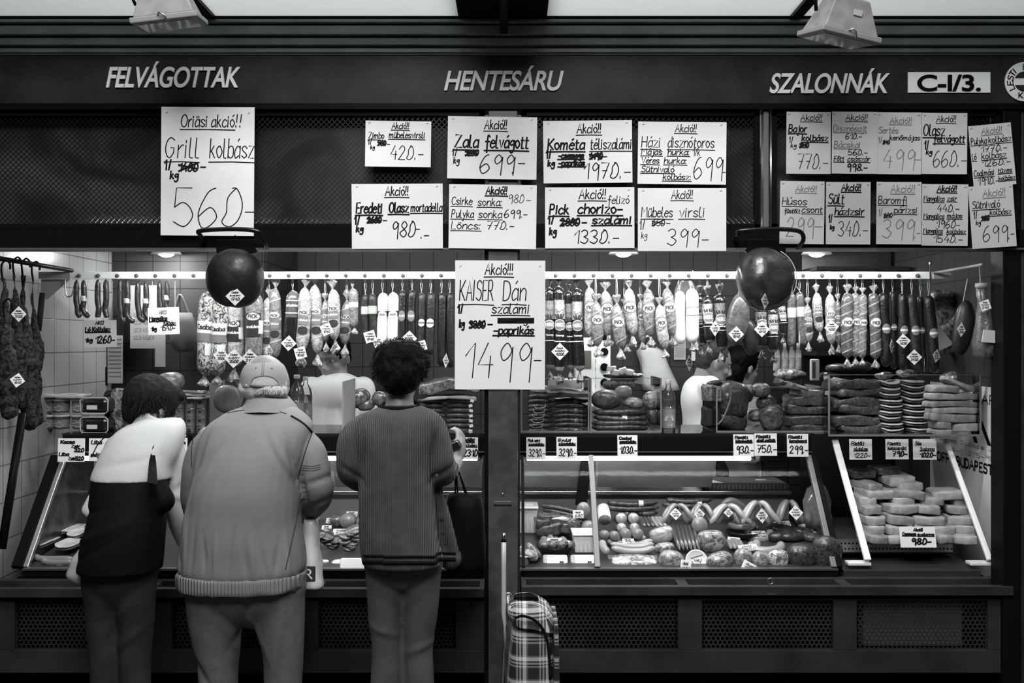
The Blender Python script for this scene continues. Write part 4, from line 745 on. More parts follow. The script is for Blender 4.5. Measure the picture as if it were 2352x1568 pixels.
MB().lathe(P(2254, 650, 3.9), [(.022, 0), (.024, .01), (.02, .02)], 14, (0, 0, -1)).build('cloth_collar', mat('cloth_collar', .4, .8), r); MB().tube([P(2252, 655, 3.9), P(2250, 612, 3.9)], .0018, 6).build('string', STRG, r)
# ---------------------------------------------------------------- dark smoked slabs on the left side rod
SLAB = mat('dark_smoked_rib_slab', .007, .5, coat=0, mott=(34, .5, 2.5), alt=.045, bump=(28, .9))
for k, (px, t, b, w_, d, ln) in enumerate(((10, 640, 905, 40, 3.72, 6), (38, 632, 940, 36, 3.85, 14), (62, 634, 985, 40, 3.95, 22), (82, 640, 975, 26, 4.05, 12), (18, 730, 960, 44, 3.66, 8))):
    root = thing('smoked_ribs', P(px, t, d), ('dark smoked slab of ribs at the very left edge', 'dark smoked slab with the upper diamond tag, second from the left edge', 'long dark smoked slab, third from the left edge', 'narrow dark smoked slab nearest the tiled wall corner', 'broad dark smoked slab with the lower diamond tag, low at the left edge')[k], 'smoked meat', 'smoked slabs on the left side rod')
    pts = [P(px-ln*.5+ln*i/9+3*sin(i*1.1+k), t+(b-t)*i/9, d) for i in range(10)]
    prof = [.18, .34, .5, .75, .95, 1.0, 1.0, .95, .85, .45]
    MB().tube(smooth_line([tuple(p) for p in pts], 4), [w_*S(d)/2*prof[min(9, i//4)]*(1+.25*nz((i*.45, k*5, 0), 1)) for i in range(37)], 18, flat=1.0).build('meat', SLAB, root, post=lambda p, n: p+n*(.012*nz((p.x*3, p.y*3, p.z), 14, k)))
    hc = pts[0]; hk = [hc+V(q) for q in ((0, 0, -.01), (-.006, 0, .03), (-.004, .0, .055), (.012, 0, .07), (.026, 0, .055), (.026, 0, .035))]
    tag(MB().tube(smooth_line([tuple(p) for p in hk], 5), .004, 8).build('meat_hook', BLACK), 'black hook on the left side rod, '+('leftmost', 'second from the left', 'third from the left', 'nearest the wall corner', 'lowest at the left edge')[k], 'hook', 'meat hooks')
r = thing('hanging_pole', P(58, 960, 3.9), 'black slanted pole running down from the left slabs', 'pole')
MB().tube([P(98, 672, 4.1), P(88, 760, 4.1)], .012, 10).build('upper_pole', mat('dark_grip', .02, .5), r); MB().tube([P(52, 950, 3.86), P(4, 1260, 3.7)], .016, 10).build('lower_pole', BLACK, r)
# ---------------------------------------------------------------- diamond tags on the sausages
TG = [(43, 721, 18, 18, 3.78, 'on the upper left smoked slab', 0), (40, 873, 12, 17, 3.62, 'on the lower left smoked slab', 10), (540, 680, 22, 22, 3.645, 'on the almost black left ham', 0), (1757, 691, 13, 20, 3.64, 'on the big right ham', 8),
 (508, 817, 16, 19, 4.17, 'on the second netted sausage', 10), (537, 823, 21, 22, 4.16, 'on the pale salami under the left ham', 3), (574, 821, 20, 20, 4.17, 'left above the man in the cap', -4), (618, 807, 6, 16, 4.18, 'seen edge-on above the cap', 0), (663, 788, 18, 18, 4.18, 'below the brown beer sausage', 3), (690, 810, 18, 18, 4.18, 'tilted, right of the one below the beer sausage', 30), (750, 756, 18, 17, 4.17, 'above the young vendor', 20),
 (850, 773, 19, 18, 4.17, 'below the banded dark pair', 28), (868, 786, 14, 16, 4.19, 'at the foot of the white salami pair', 20), (940, 777, 18, 18, 4.18, 'above the hair of the woman', 2), (968, 794, 17, 16, 4.18, 'right behind the hair of the woman', 28), (1024, 828, 6, 17, 4.18, 'seen edge-on left of the tall poster', 8),
 (1286, 807, 20, 20, 4.16, 'on the dark foil salamis beside the tall poster', 0), (1583, 833, 11, 19, 4.3, 'narrow, left of the bending vendor', 0), (1642, 754, 14, 18, 4.17, 'on the dark foil salami by the smoked hock', 0), (1691, 767, 18, 18, 4.09, 'on the smoked hock', 2), (1750, 756, 18, 18, 4.16, 'below the big right ham', 0), (1836, 780, 4, 20, 4.18, 'seen edge-on between the brown pair', 0), (1910, 751, 17, 17, 4.17, 'on the portrait-label pair right of the ham', -6),
 (2048, 795, 10, 17, 4.18, 'narrow, on the first black salami', 0), (2075, 783, 17, 17, 4.17, 'on the high-label black salami', -4), (2100, 820, 19, 18, 4.17, 'lowest on the long black salamis', 0), (2123, 839, 6, 16, 4.18, 'seen edge-on among the black salamis', 0), (2151, 817, 13, 16, 4.17, 'on the last black salami', 12), (2208, 757, 14, 17, 3.92, 'on the dark leg of ham at the right', 4), (2263, 701, 16, 16, 3.82, 'near the collar of the pale leg of ham', 25)]
def dtag(px, py, hw, hh, d, lab, rot, grp='diamond price tags', lean=0, name='price_tag', txt=None):
    s = sqrt(2); t = radians(45+rot); e = V((1, 0, 0)); asp = hw/hh; side = hh*s*S(d)
    yaw = math.acos(min(1, asp)); ex = V((cos(yaw), sin(yaw), 0)); ez = V((0, lean, 1)).normalized()
    ux = ex*cos(t)-ez*sin(t); uy = ex*sin(t)+ez*cos(t)
    c = P(px, py, d)
    root = thing(name, c-V((0, 0, hh*S(d))), 'white diamond price tag '+lab, 'price tag', grp); n = ux.cross(uy).normalized()
    if n.y > 0: n = -n
    h = side/2; q = [c-ux*h-uy*h, c+ux*h-uy*h, c+ux*h+uy*h, c-ux*h+uy*h]
    MB().rings([[p+n*.0006 for p in q], q]).build('card', PAPER, root, smooth=False)
    mb = MB(); rnd = txt or random.choice(('1040', '3500', '2140', '4200', '1540', '3430'))
    fn = lambda a, b: c+ex*a+ez*b+n*.0012
    k = hh*S(d)
    pl = write(random.choice(('Gyulai', 'Csabai', 'Téli', 'Kolbász')), -.35*k, .35*k, .3*k, .2*k)+write('szalámi', -.55*k, .55*k, .0, .17*k); mb.strokes(pl, fn, .05*k)
    mb.strokes(write(rnd, -.45*k, .45*k, -.45*k, .3*k), fn, .075*k); mb.build('handwriting', INK, root, smooth=False)
for px, py, hw, hh, d, lab, rot in TG: dtag(px, py, hw, hh, d, lab, rot, txt='1740' if py in (680, 691) else '4200' if px == 1286 else None)
# ================================================================ FOOD AND GOODS
ORD = ('first', 'second', 'third', 'fourth', 'fifth', 'sixth', 'seventh', 'eighth', 'ninth', 'tenth', 'eleventh', 'twelfth')
FAT = mat('pale_back_fat', .44, .5, coat=.15, mott=(28, .7, 1), alt=.28, bump=(35, .35)); FATB = mat('yellowed_back_fat', .34, .5, coat=.15, mott=(26, .7, 1), alt=.19, bump=(35, .4))
BACON = mat('layered_bacon', .07, .4, coat=.4, wave=(11, 'Z', 3.5, .55, .62), bump=(40, .4)); RIB = mat('smoked_rib_meat', .035, .42, coat=.4, mott=(42, .5, 2.5), alt=.11, bump=(30, .8))
MEAT = mat('dark_cooked_meat', .05, .32, coat=.5, mott=(55, .5, 1.5), alt=.2, bump=(30, .5)); HAMC = mat('marbled_ham_cut', .13, .3, coat=.6, mott=(38, .4, 2.2), alt=.42, bump=(30, .3)); HAMP = mat('pale_ham_cut', .28, .3, coat=.5, mott=(34, .4, 1.5), alt=.5)
FRANK = mat('pale_frankfurter', .34, .3, coat=.4, mott=(20, .7), alt=.34); FRANKM = mat('mid_frankfurter', .2, .3, coat=.4, mott=(20, .7), alt=.2); FRANKD = mat('dark_frankfurter', .045, .3, coat=.5, mott=(20, .7), alt=.05)
DARKS = mat('dark_dry_sausage', .022, .4, coat=.4, mott=(60, .4), alt=.07, bump=(110, .6)); CUTR = mat('roll_cut_face', .22, .35, coat=.3, mott=(40, .6), alt=.18); NETM = mat('netted_ham', .012, .35, coat=.4, mott=(60, .4, 2), alt=.06, bump=(35, 1.0))
FILM = clear('cling_film', .95, .97, .06, (30, .8), .03); PETC = clear('clear_plastic', .9, .96, .05, (25, .25), .04); TRAYB = mat('black_tray', .01, .25); STL = mat('bowl_steel', .5, .22, 1)
def single(mb, name, m, label, cat, grp=None, **k): return tag(mb.build(name, m, **k), label, cat, grp)
def slab(name, c, sz, m, label, cat, grp=None, bend=0, yaw=0, tilt=0, jit=.006, sd=None, n=8, roll=0):
    sd = random.random()*90 if sd is None else sd; R = rotm(roll, tilt, yaw); mb = MB(); mb.ball((0, 0, 0), (sz[0]/2, sz[1]/2, sz[2]/2), 28, None, n)
    def pf(p, nn):
        p = p + nn*(jit*nz(p, 18, sd)+jit*.7*nz(p, 45, sd)); p.z += bend*(2*p.x/sz[0])**2*sz[0]+.15*sz[2]*nz((p.x, 0, 0), 9, sd); return V(c)+R @ p
    return single(mb, name, m, label, cat, grp, post=pf)
def link(name, pts, r, m, label, cat='sausage', grp=None, parent=None, sm=5, taper=.5):
    q = smooth_line([tuple(p) for p in pts], sm); n = len(q); rr = []
    for i in range(n): e = min(i, n-1-i); rr.append(r*(.12 if e == 0 else .62 if e == 1 else .9 if e == 2 else 1))
    o = MB().tube(q, rr, 12).build(name, m, parent)
    return o if parent is not None else tag(o, label, cat, grp)
def flatcard(px, py, wpx, hpx, label, d=None, lean=.9, yaw=0, txt='680'):
    d = d or FP(px, py); c = P(px, py, d-.03); w_ = wpx*S(d); h_ = hpx*S(d)*(1 if lean < .5 else 1.9)
    uy = V((0, lean, .6)); cc, s_ = cos(yaw), sin(yaw)
    return sheet('price_card', c, (cc, s_*.3, s_), uy, w_, h_, [('Akció', .2, .7, .4, .25), (txt, .2, .9, .9, .38)], label, 'price card', 'small cards among the meats', .01, INK, None, .0022)
# ---------------------------------------------------------------- small right case: pale bacon slabs
rows = [(1232, [(1003, 0)][:0]+[(2004, 46), (2050, 38), (2103, 60), (2157, 34), (2208, 56)], 4.09), (1211, [(2000, 36), (2050, 64), (2107, 40), (2150, 62), (2205, 52)], 4.12), (1189, [(2000, 46), (2054, 62), (2126, 72), (2196, 58)], 4.15),
        (1165, [(1992, 42), (2058, 70), (2120, 52), (2190, 50)], 4.18), (1146, [(1985, 40), (2060, 50), (2132, 54), (2188, 40)], 4.22), (1131, [(2007, 66), (2078, 72), (2170, 70)], 4.22), (1114, [(1990, 40), (2072, 64)], 4.26), (1101, [(2059, 62)], 4.28)]
for j, (py, its, d) in enumerate(rows):
    for i, (px, w_) in enumerate(its):
        dd = d+random.uniform(-.01, .01); c = P(px, py, dd)
        slab('bacon_piece', c, (w_*S(dd)*.98, .16, 20*S(dd)), FAT if (i+j) % 3 else FATB, f'pale bacon slab in small right case, {ORD[j]} layer up, {ORD[i]} from left', 'bacon', 'pale bacon slabs in the small right case', random.uniform(-.02, .02), random.uniform(-.2, .2), random.uniform(-.06, .06), .005)
for px, py, lab in ((1975, 1085, 'left'), (2030, 1080, 'middle')): slab('smoked_bacon', P(px, py, 4.36), (.1, .15, .035), RIB, f'dark smoked slab at the back top of the small right case, the {lab} one', 'bacon', 'dark slabs at the back of the small right case', .02)
# ---------------------------------------------------------------- glass bins on the top shelf
ZS = 1.157
def bin_(px0, px1, pyt, label, d0=4.30, d1=4.62):
    a, b = P(px0, 995, d0), P(px1, 995, d0); zt = P(0, pyt, d0).z; r = thing('glass_bin', ((a.x+b.x)/2, a.y, ZS), label, 'bin', 'glass bins on the top shelf'); y0, y1 = d0-D0, d1-D0; g = MB()
    g.add([(a.x, y0, ZS), (b.x, y0, ZS), (b.x, y0, zt), (a.x, y0, zt)], [(0, 1, 2, 3)]); g.build('front_pane', GLASS, r, smooth=False)
    for x in (a.x, b.x): MB().add([(x, y0, ZS), (x, y1, ZS), (x, y1, zt), (x, y0, zt)], [(0, 1, 2, 3)]).build('side_pane', GLASS, r, smooth=False); MB().bx(x-.003, x+.003, y0-.004, y0+.002, ZS, zt).build('pane_edge', mat('glass_edge', .16, .2), r, smooth=False)
    MB().bx(a.x, b.x, y0-.003, y0, zt-.002, zt).build('top_edge', mat('glass_edge', .16, .2), r, smooth=False); MB().bx(a.x, b.x, y0-.006, y0+.004, ZS, ZS+.008).build('bottom_edge', mat('glass_edge', .16, .2), r, smooth=False)
bin_(1198, 1352, 868, 'glass bin right of the pillar holding the strapped dark sausages'); bin_(1357, 1518, 868, 'glass bin left of the big water bottle'); bin_(1646, 1896, 888, 'wide glass bin holding wrapped smoked meats'); bin_(1904, 2252, 860, 'wide glass bin at the right end holding ribs and bacon', 4.13, 4.2)
def hdiv(px, py0, py1, d, label):
    c0, c1 = P(px-10, py1, d), P(px+10, py0, d); single(MB().prism([(c0.x, c0.y, c0.z), (c1.x, c0.y+.1, c0.z), (c1.x, c0.y+.1, c1.z), (c0.x, c0.y, c1.z-.012)], (.004, 0, 0)), 'divider_panel', mat('translucent_divider', .3, .3), label, 'divider', smooth=False)
hdiv(796, 870, 992, 4.3, 'grey upright divider in front of the young vendor'); 
# bin 1 : stacks of dark sausages
for j in range(8):
    y = 988-j*11.2
    for i, (x0, x1, d) in enumerate(((1212, 1268, 4.40), (1266, 1350, 4.38))):
        yy = y+random.uniform(-1.5, 1.5); link('dark_sausage', [P(x0, yy+1, d), P((x0+x1)/2, yy-1.5, d), P(x1, yy+1, d)], 6*S(d), DARKS, f'dark dry sausage in the bin right of the pillar, {"left" if i == 0 else "right"} stack, {ORD[j]} from the bottom', 'sausage', 'dark sausages stacked in the bin')
    if j % 2 == 0: single(MB().lathe(P(1318, y, 4.38), [(6.3*S(4.38), 0), (6.6*S(4.38), .003), (6.6*S(4.38), .014), (6.3*S(4.38), .017)], 14, (1, 0, .05)), 'paper_band', LABM, f'grey paper band around a sausage of the right stack, {ORD[j//2]} from the bottom', 'label', 'paper bands')
    if j < 6: single(MB().tube(smooth_line([tuple(P(1218+q[0]+j*1.5, y+q[1], 4.33)) for q in ((0, -3), (3, 3), (10, 5), (20, 4), (26, 2), (28, -5))], 3), .0016, 5), 'string_tie', STRG, f'pale string tie at the left ends of the dark sausages, {ORD[j]} from the bottom', 'string', 'string ties')
slab('bacon_piece', P(1302, 899, 4.42), (.19, .2, .042), BACON, 'layered bacon slab lying on the dark sausages right of the pillar', 'bacon', None, -.06, .1, .1, .006)
slab('bacon_piece', P(1238, 893, 4.44), (.08, .1, .03), FAT, 'pale piece of fat beside the layered bacon slab', 'bacon', None, .06, 0, 0)
slab('wrapped_stack', P(1310, 880, 4.62), (.11, .1, .05), WPLAST, 'white wrapped stack behind the layered bacon slab', 'packet'); slab('wrapped_parcel', P(1276, 880, 4.58), (.07, .1, .05), mat('grey_wrap', .5, .4), 'grey wrapped parcel behind the glass bin by the tall poster', 'packet')
# bin 2 : hams on thick sausages
for j, (y, x0, x1, dy) in enumerate(((984, 1358, 1488, -3), (974, 1358, 1490, -3), (960, 1362, 1486, 3), (948, 1360, 1486, -2))):
    link('thick_dark_sausage', [P(x0, y-abs(dy), 4.42), P(x0+45, y+dy*.5, 4.40), P((x0+x1)/2+20, y+dy, 4.4), P(x1, y-1, 4.42)], 8*S(4.4), DARKS, f'thick dark sausage lying in the bin beside the water bottle, {ORD[j]} from the bottom', 'sausage', 'thick dark sausages in the bin')
single(MB().lathe(P(1428, 962, 4.4), [(8.3*S(4.4), 0), (8.6*S(4.4), .003), (8.6*S(4.4), .02), (8.3*S(4.4), .023)], 14, (1, 0, 0)), 'paper_band', LABW, 'white paper band around the thick dark sausage', 'label')
for k, (px, py, w_, h_, m, lab) in enumerate(((1393, 917, 66, 46, HOCK, 'round smoked ham piece in the bin left of the water bottle'), (1453, 925, 50, 26, HAMC, 'marbled ham cut in the bin left of the water bottle'), (1432, 900, 42, 30, mat('grey_ham', .2, .4, coat=.3), 'grey ham piece behind the marbled cut'), (1497, 918, 40, 44, TWC, 'crumpled film-wrapped piece at the right of the same bin'), (1500, 955, 28, 40, DARKS, 'dark knob of sausage ends beside the water bottle'))):
    blob_meat('ham_piece', px, py-h_/2, py+h_/2, w_, 4.44, m, lab, 'ham', None, random.uniform(-10, 10), .8, 2.4, .14, 16, k+3)
for k, (px, py, w_, h_) in enumerate(((1404, 845, 16, 12), (1417, 855, 18, 14), (1432, 852, 16, 14), (1446, 856, 16, 12), (1464, 868, 24, 26))): slab('white_packet', P(px, py, 4.75), (w_*S(4.75), .07, h_*S(4.75)), WPLAST, ('small white packet, leftmost on the dish behind the ham bin', 'white packet, second on the dish behind the ham bin', 'white packet, third on the dish behind the ham bin', 'white packet, fourth on the dish behind the ham bin', 'white upright packet right of the dish behind the ham bin')[k], 'packet', 'white packets on the dish', 0, random.uniform(-.5, .5), random.uniform(-.3, .3))
single(MB().lathe(P(1430, 868, 4.75), [(.05, 0), (.09, .004), (.096, .016), (.09, .012), (.05, .006)], 28), 'shallow_dish', TRAYB, 'dark shallow dish behind the ham bin', 'dish'); 
dk = blob_meat('dark_loaf', 1420, 872, 895, 70, 4.7, MEAT, 'dark loaf of meat below the dish behind the ham bin', 'meat', None, 0, .6, 3)
def bottle(px, pyt, pyb, wpx, d, label, grp=None, lab=True, m=None):
    c = P(px, pyb, d); h = (pyt-pyb)*-S(d); r = wpx*S(d)/2; ro = thing('water_bottle', c, label, 'bottle', grp)
    MB().lathe(c, [(r*.85, 0), (r, .01), (r, h*.36), (r*.93, h*.4), (r, h*.46), (r*.92, h*.52), (r, h*.6), (r*.98, h*.7), (r*.8, h*.82), (r*.35, h*.92), (r*.33, h)], 22, cap=False).build('bottle_body', m or PETC, ro)
    MB().lathe(c+V((0, 0, .004)), [(r*.8, 0), (r*.95, .008), (r*.95, h*.66), (r*.1, h*.665)], 20).build('water', clear('water_look', .9, .8, .03, None, .06), ro)
    MB().lathe(c+V((0, 0, h*.99)), [(r*.4, 0), (r*.42, .003), (r*.42, h*.07), (r*.36, h*.08)], 18).build('cap', WPLAST, ro)
    if lab:
        l = MB().lathe(c+V((0, 0, h*.14)), [(r*1.01, 0), (r*1.015, h*.2), (r*1.01, h*.36)], 24, cap=False).build('label', LABM, ro); t = MB(); fn = lambda a, z: c+V((sin(a)*r*1.03, -cos(a)*r*1.03, h*.3+z))
        for k in range(9):
            an = pi*k/8; t.strokes([[(cos(an)*.35, sin(an)*.35*r), (cos(an)*.7, sin(an)*.75*r)]], fn, r*.1)
        t.strokes([[(-.8, -.2*r), (.8, .05*r)]], fn, r*.12); t.strokes(write('viz', -.2, .4, -.85*r, .4*r), fn, r*.08); t.build('label_print', LABW, l, smooth=False)
    return ro
bottle(1535, 880, 998, 33, 4.36, 'large clear water bottle with a sun print label on the shelf right of the pillar')
bottle(682, 868, 980, 34, 4.4, 'clear water bottle at the front beside the cap of the man', 'water bottles by the man'); bottle(702, 872, 980, 30, 4.5, 'clear water bottle behind another, left of the young vendor', 'water bottles by the man')
single(MB().lathe(P(1563, 998, 4.33), [(.02, 0), (.032, .004), (.034, .006), (.02, .003)], 24), 'small_plate', WPLAST, 'small white plate on the dark shelf right of the bottle', 'plate')
# bin 3 : wrapped smoked meats
slab('head_cheese_block', P(1633, 903, 4.45), (.075, .1, .072), HAMC, 'square marbled block at the left of the wrapped meats bin', 'meat'); slab('dark_box', P(1632, 958, 4.46), (.07, .12, .085), mat('dark_box', .03, .5), 'dark box under the marbled block', 'box')
for k, (px, py, w_, h_, m, lab, dp) in enumerate(((1680, 918, 80, 86, mat('brown_head_meat', .11, .4, coat=.5, mott=(34, .5, 2), alt=.04, bump=(25, .7)), 'big brown smoked joint with a string in the wrapped meats bin', .8), (1670, 965, 88, 52, RIB, 'dark smoked joint at the bottom of the wrapped meats bin', .8), (1712, 908, 34, 36, HAMC, 'knuckle end of the big brown smoked joint', .9), (1745, 895, 44, 34, TWC, 'shiny film-wrapped piece on top in the wrapped meats bin', .9),
    (1760, 925, 48, 36, MEAT, 'film-wrapped joint in the middle of the bin', .8), (1737, 953, 42, 30, TWC, 'crumpled film parcel with pale label corner in the bin', .8), (1772, 958, 56, 66, mat('wrapped_dark_joint', .08, .2, coat=1, mott=(45, .5, 1), alt=.22, bump=(40, .9)), 'large film-wrapped dark joint right of the crumpled parcel', .7), (1642, 880, 40, 14, mat('black_crust', .01, .5, coat=.3), 'black crusted lid of meat over the marbled block', .8))):
    blob_meat('smoked_joint', px, py-h_/2, py+h_/2, w_, 4.47+.02*(k % 3), m, lab, 'meat', 'smoked joints in the wrapped meats bin', random.uniform(-12, 12), dp, 2.3, .18, 14, k+11)
single(MB().tube(smooth_line([tuple(P(x, y, 4.36)) for x, y in ((1679, 892), (1678, 915), (1668, 945), (1658, 965), (1648, 975))], 5), .004, 8), 'twine', mat('thick_twine', .2, .7), 'thick twine hanging across the big brown joint', 'twine')
for k, (y, x0, x1, h_) in enumerate(((983, 1805, 1888, 22), (962, 1800, 1890, 24), (940, 1803, 1890, 22), (920, 1806, 1892, 24), (903, 1822, 1893, 20), (890, 1796, 1852, 12))):
    slab('rib_rack', P((x0+x1)/2, y, 4.44), ((x1-x0)*S(4.44), .18, h_*S(4.44)), RIB, f'dark rib slab stacked right in the wrapped meats bin, {ORD[k]} from the bottom', 'ribs', 'smoked rib slabs', .02*(-1)**k, 0, (.25 if k == 5 else 0), .012)
slab('rib_rack', P(1810, 885, 4.46), (.1, .12, .02), RIB, 'rib slab lying slanted over the stack in the wrapped meats bin', 'ribs', 'smoked rib slabs', .04, 0, .3, .01)
# bin 4 : ribs, two piles of curved bacon, pale fat slabs
for k, (y, h_) in enumerate(((985, 24), (962, 22), (940, 24), (920, 20), (901, 20), (880, 18))): slab('rib_rack', P(1958+3*(-1)**k, y, 4.44), (104*S(4.44), .2, h_*S(4.44)), RIB, f'wavy smoked rib slab at the left of the right-hand bin, {ORD[k]} from the bottom', 'ribs', 'wavy rib slabs', .05*(-1)**k, 0, 0, .016)
BSK = mat('bacon_strip_fat', .62, .4, coat=.3, mott=(10, .6), alt=.5); BSM = mat('bacon_strip_rind', .035, .4, coat=.3, mott=(14, .6), alt=.1)
def bstrip(px, py, w_, d, label, bend, grp):
    c = P(px, py, d); r = thing('bacon_strip', c, label, 'bacon', grp); W = w_*S(d); sd = random.random()*9
    for nm, m, dz, hh in (('fat_layer', BSK, 0, .013), ('rind_layer', BSM, -.0105, .011)):
        mb = MB().ball((0, 0, 0), (W/2, .09, hh/2), 22, None, 3.5)
        mb.build(nm, m, r, post=lambda p, n: V(c)+V((p.x, p.y, p.z+dz+bend*(2*p.x/W)**2*W+.003*nz(p, 25, sd))))
for j in range(9): bstrip(2036+random.uniform(-4, 4), 985-j*13.2, 54-max(0, j-5)*3, 4.40, f'curved bacon strip, left pile in the right-hand bin, {ORD[j]} from the bottom', random.choice((.05, .09, .13)), 'curved bacon strips, left pile')
for j in range(9): bstrip(2098-j*1.6+random.uniform(-4, 4), 983-j*13.4, 60-max(0, j-5)*4, 4.40, f'curved bacon strip, right pile in the right-hand bin, {ORD[j]} from the bottom', random.choice((.04, .08, .14)), 'curved bacon strips, right pile')
for j, (y, x0, x1, h_) in enumerate(((990, 2138, 2176, 12), (975, 2142, 2176, 17), (980, 2180, 2236, 19), (958, 2130, 2234, 19), (941, 2132, 2236, 15), (926, 2126, 2236, 14), (910, 2128, 2236, 15), (893, 2132, 2195, 16))):
    slab('back_fat', P((x0+x1)/2, y, 4.2), ((x1-x0)*S(4.2), .1, h_*S(4.2)), FATB if j % 2 else FAT, f'pale fat slab piled at the right end of the top shelf, {ORD[j]} from the bottom', 'bacon', 'pale fat slabs on the top shelf', random.uniform(-.03, .02), 0, random.uniform(-.02, .05), .004)
slab('back_fat', P(2200, 882, 4.22), (.14, .08, .02), FAT, 'pale fat slab slanting down on top of the right pile', 'bacon', None, 0, 0, .42)
for px, py, w_, lab in ((2030, 862, 40, 'film scraps on the left bacon pile'), (2082, 858, 44, 'film scraps on the right bacon pile')): blob_meat('film_scrap', px, py-9, py+9, w_, 4.42, TWC, 'crumpled '+lab, 'film', 'film scraps', 0, .8, 2, .35, 30, px)
for k, (px, py, w_, h_) in enumerate(((1930, 835, 60, 20), (1975, 832, 60, 24), (1905, 852, 50, 18))): blob_meat('smoked_joint', px, py-h_/2+10, py+h_/2+10, w_, 4.62, RIB, ('left', 'right', 'lower')[k]+' dark smoked joint heaped behind the rib slabs', 'meat', 'joints behind the ribs', 0, .8, 2.3, .25, 18, k+50)
# ---------------------------------------------------------------- goods on the left top shelf
def jar(px, pyb, wpx, hpx, d, label, grp):
    c = P(px, pyb, d); r = wpx*S(d)/2; h = hpx*S(d); ro = thing('preserve_tub', c, label, 'tub', grp)
    MB().lathe(c, [(r*.8, 0), (r*.85, .003), (r*.96, h*.75), (r, h*.78)], 22).build('tub_body', mat('tub_body', .1, .25, coat=.6), ro); l = MB().lathe(c+V((0, 0, h*.12)), [(r*.9, 0), (r*.97, h*.5)], 22, cap=False).build('label', mat('tub_label', .2, .4), ro)
    MB().lathe(c+V((0, 0, h*.78)), [(r*1.05, 0), (r*1.08, .004), (r*1.05, h*.12), (r*.9, h*.15)], 22).build('lid', mat('clear_lid', .5, .15, coat=.8), ro)
    t = MB(); fn = lambda a, z: c+V((sin(a)*r, -cos(a)*r*1.0, h*.3+z)); t.strokes([[(.1+.35*cos(q*pi/6), r*.3*sin(q*pi/6)) for q in range(13)], [(.5, -.2*r), (.7, .3*r)], [(-.7, -.1*r), (-.2, -.1*r)], [(-.7, .15*r), (-.25, .15*r)]], fn, .003); t.build('label_print', mat('label_pale', .6, .5), l, smooth=False)
for j in range(2):
    for i, px in enumerate((112, 142, 184)): jar(px, 984-j*37, 38, 35, 4.42, f'small printed tub on the left shelf, {("left", "middle", "right")[i]} of the {("lower", "upper")[j]} row', 'printed tubs on the left shelf')
slab('clear_box_lid', P(150, 908, 4.42), (.2, .12, .014), mat('clear_lid', .5, .15, coat=.8), 'clear plastic lid lying across the printed tubs', 'lid')
for j in range(2):
    c = P(230, 973-j*44, 4.38); ro = thing('food_tray', c, ('lower', 'upper')[j]+' black food tray with pale rim on the left shelf', 'tray', 'black food trays'); MB().box(c, (.115, .12, .065)).build('tray_body', TRAYB, ro, smooth=False, bev=.018)
    q = [c+V((x*.06, -.064, z*.034)) for x, z in ((-.8, -1), (.8, -1), (1, -.7), (1, .7), (.8, 1), (-.8, 1), (-1, .7), (-1, -.7))]; MB().tube(q, .003, 6, close=True).build('rim', mat('pale_rim', .45, .3), ro); MB().box(c+V((-.01, -.062, -.008)), (.045, .002, .018)).build('barcode_label', mat('label_pale', .6, .5), ro, smooth=False)
for k, (px, py) in enumerate(((278, 945),)): blob_meat('film_packet', px, 890, 990, 46, 4.42, mat('printed_film_packet', .05, .2, coat=1, mott=(30, .4, 2), alt=.35, bump=(30, .7)), 'shiny printed film packet behind the bending customer', 'packet', None, 0, .5, 4, .06, 16)
slab('paper_parcel', P(265, 930, 4.5), (.09, .05, .14), TRAYB, 'black-edged flat tray standing behind the bending customer', 'tray')
for j in range(5):
    for i in range(4):
        c = P(388+i*24.5, 998-j*20.5, 4.4); r0 = 10.8*S(4.4); ro = thing('food_can', c, f'tin can stacked behind the left customers, {ORD[j]} row up, {ORD[i]} from the left', 'can', 'stacked tin cans')
        MB().lathe(c, [(r0*.95, 0), (r0, .0015), (r0*.96, .004), (r0*.96, .033), (r0, .0355), (r0*.95, .037), (r0*.9, .035)], 18).build('tin', mat('can_label', .2, .3, coat=.6), ro); MB().box(c+V((.001, -r0*.99, .024)), (.014, .003, .01)).build('label_mark', LABD, ro, smooth=False)
slab('bacon_pack', P(446, 903, 4.4), (.12, .11, .022), BACON, 'flat pack of sliced bacon lying on the tin cans', 'bacon', None, 0, .1, .05, .006); slab('white_tray', P(446, 912, 4.4), (.115, .1, .012), WPLAST, 'white foam tray under the sliced bacon pack', 'tray')
blob_meat('smoked_loaf', 388, 855, 905, 66, 4.46, mat('speckled_loaf', .14, .4, coat=.5, mott=(24, .4, 1.5), alt=.4, bump=(30, .6)), 'speckled smoked joint lying behind the head of the bending customer', 'meat', None, -15, .8, 2.3, .15, 14, 3)
blob_meat('pale_ham', 524, 884, 948, 66, 4.45, mat('pale_round_ham', .42, .45, coat=.3, mott=(10, .6, 1), alt=.25, bump=(25, .4)), 'pale round ham on the shelf left of the man in the cap', 'ham', None, 10, .8, 2.4, .1, 12, 5)
hdiv(490, 874, 992, 4.5, 'grey divider panel behind the pale round ham')
for k, (px, py, w_, h_, ti) in enumerate(((822, 915, 56, 40, -32), (840, 930, 40, 26, -10), (872, 915, 36, 34, 20))): blob_meat('wrapped_meat', px, py-h_/2, py+h_/2, w_, 4.45, mat('wrapped_dark_joint', .08, .2, coat=1, mott=(45, .5, 1), alt=.22, bump=(40, .9)), ('film-wrapped dark joint right of the grey divider', 'small wrapped joint over the left shoulder of the woman', "wrapped joint behind the woman's neck")[k], 'meat', 'wrapped joints near the woman', ti, .7, 2.3, .15, 16, k+20)
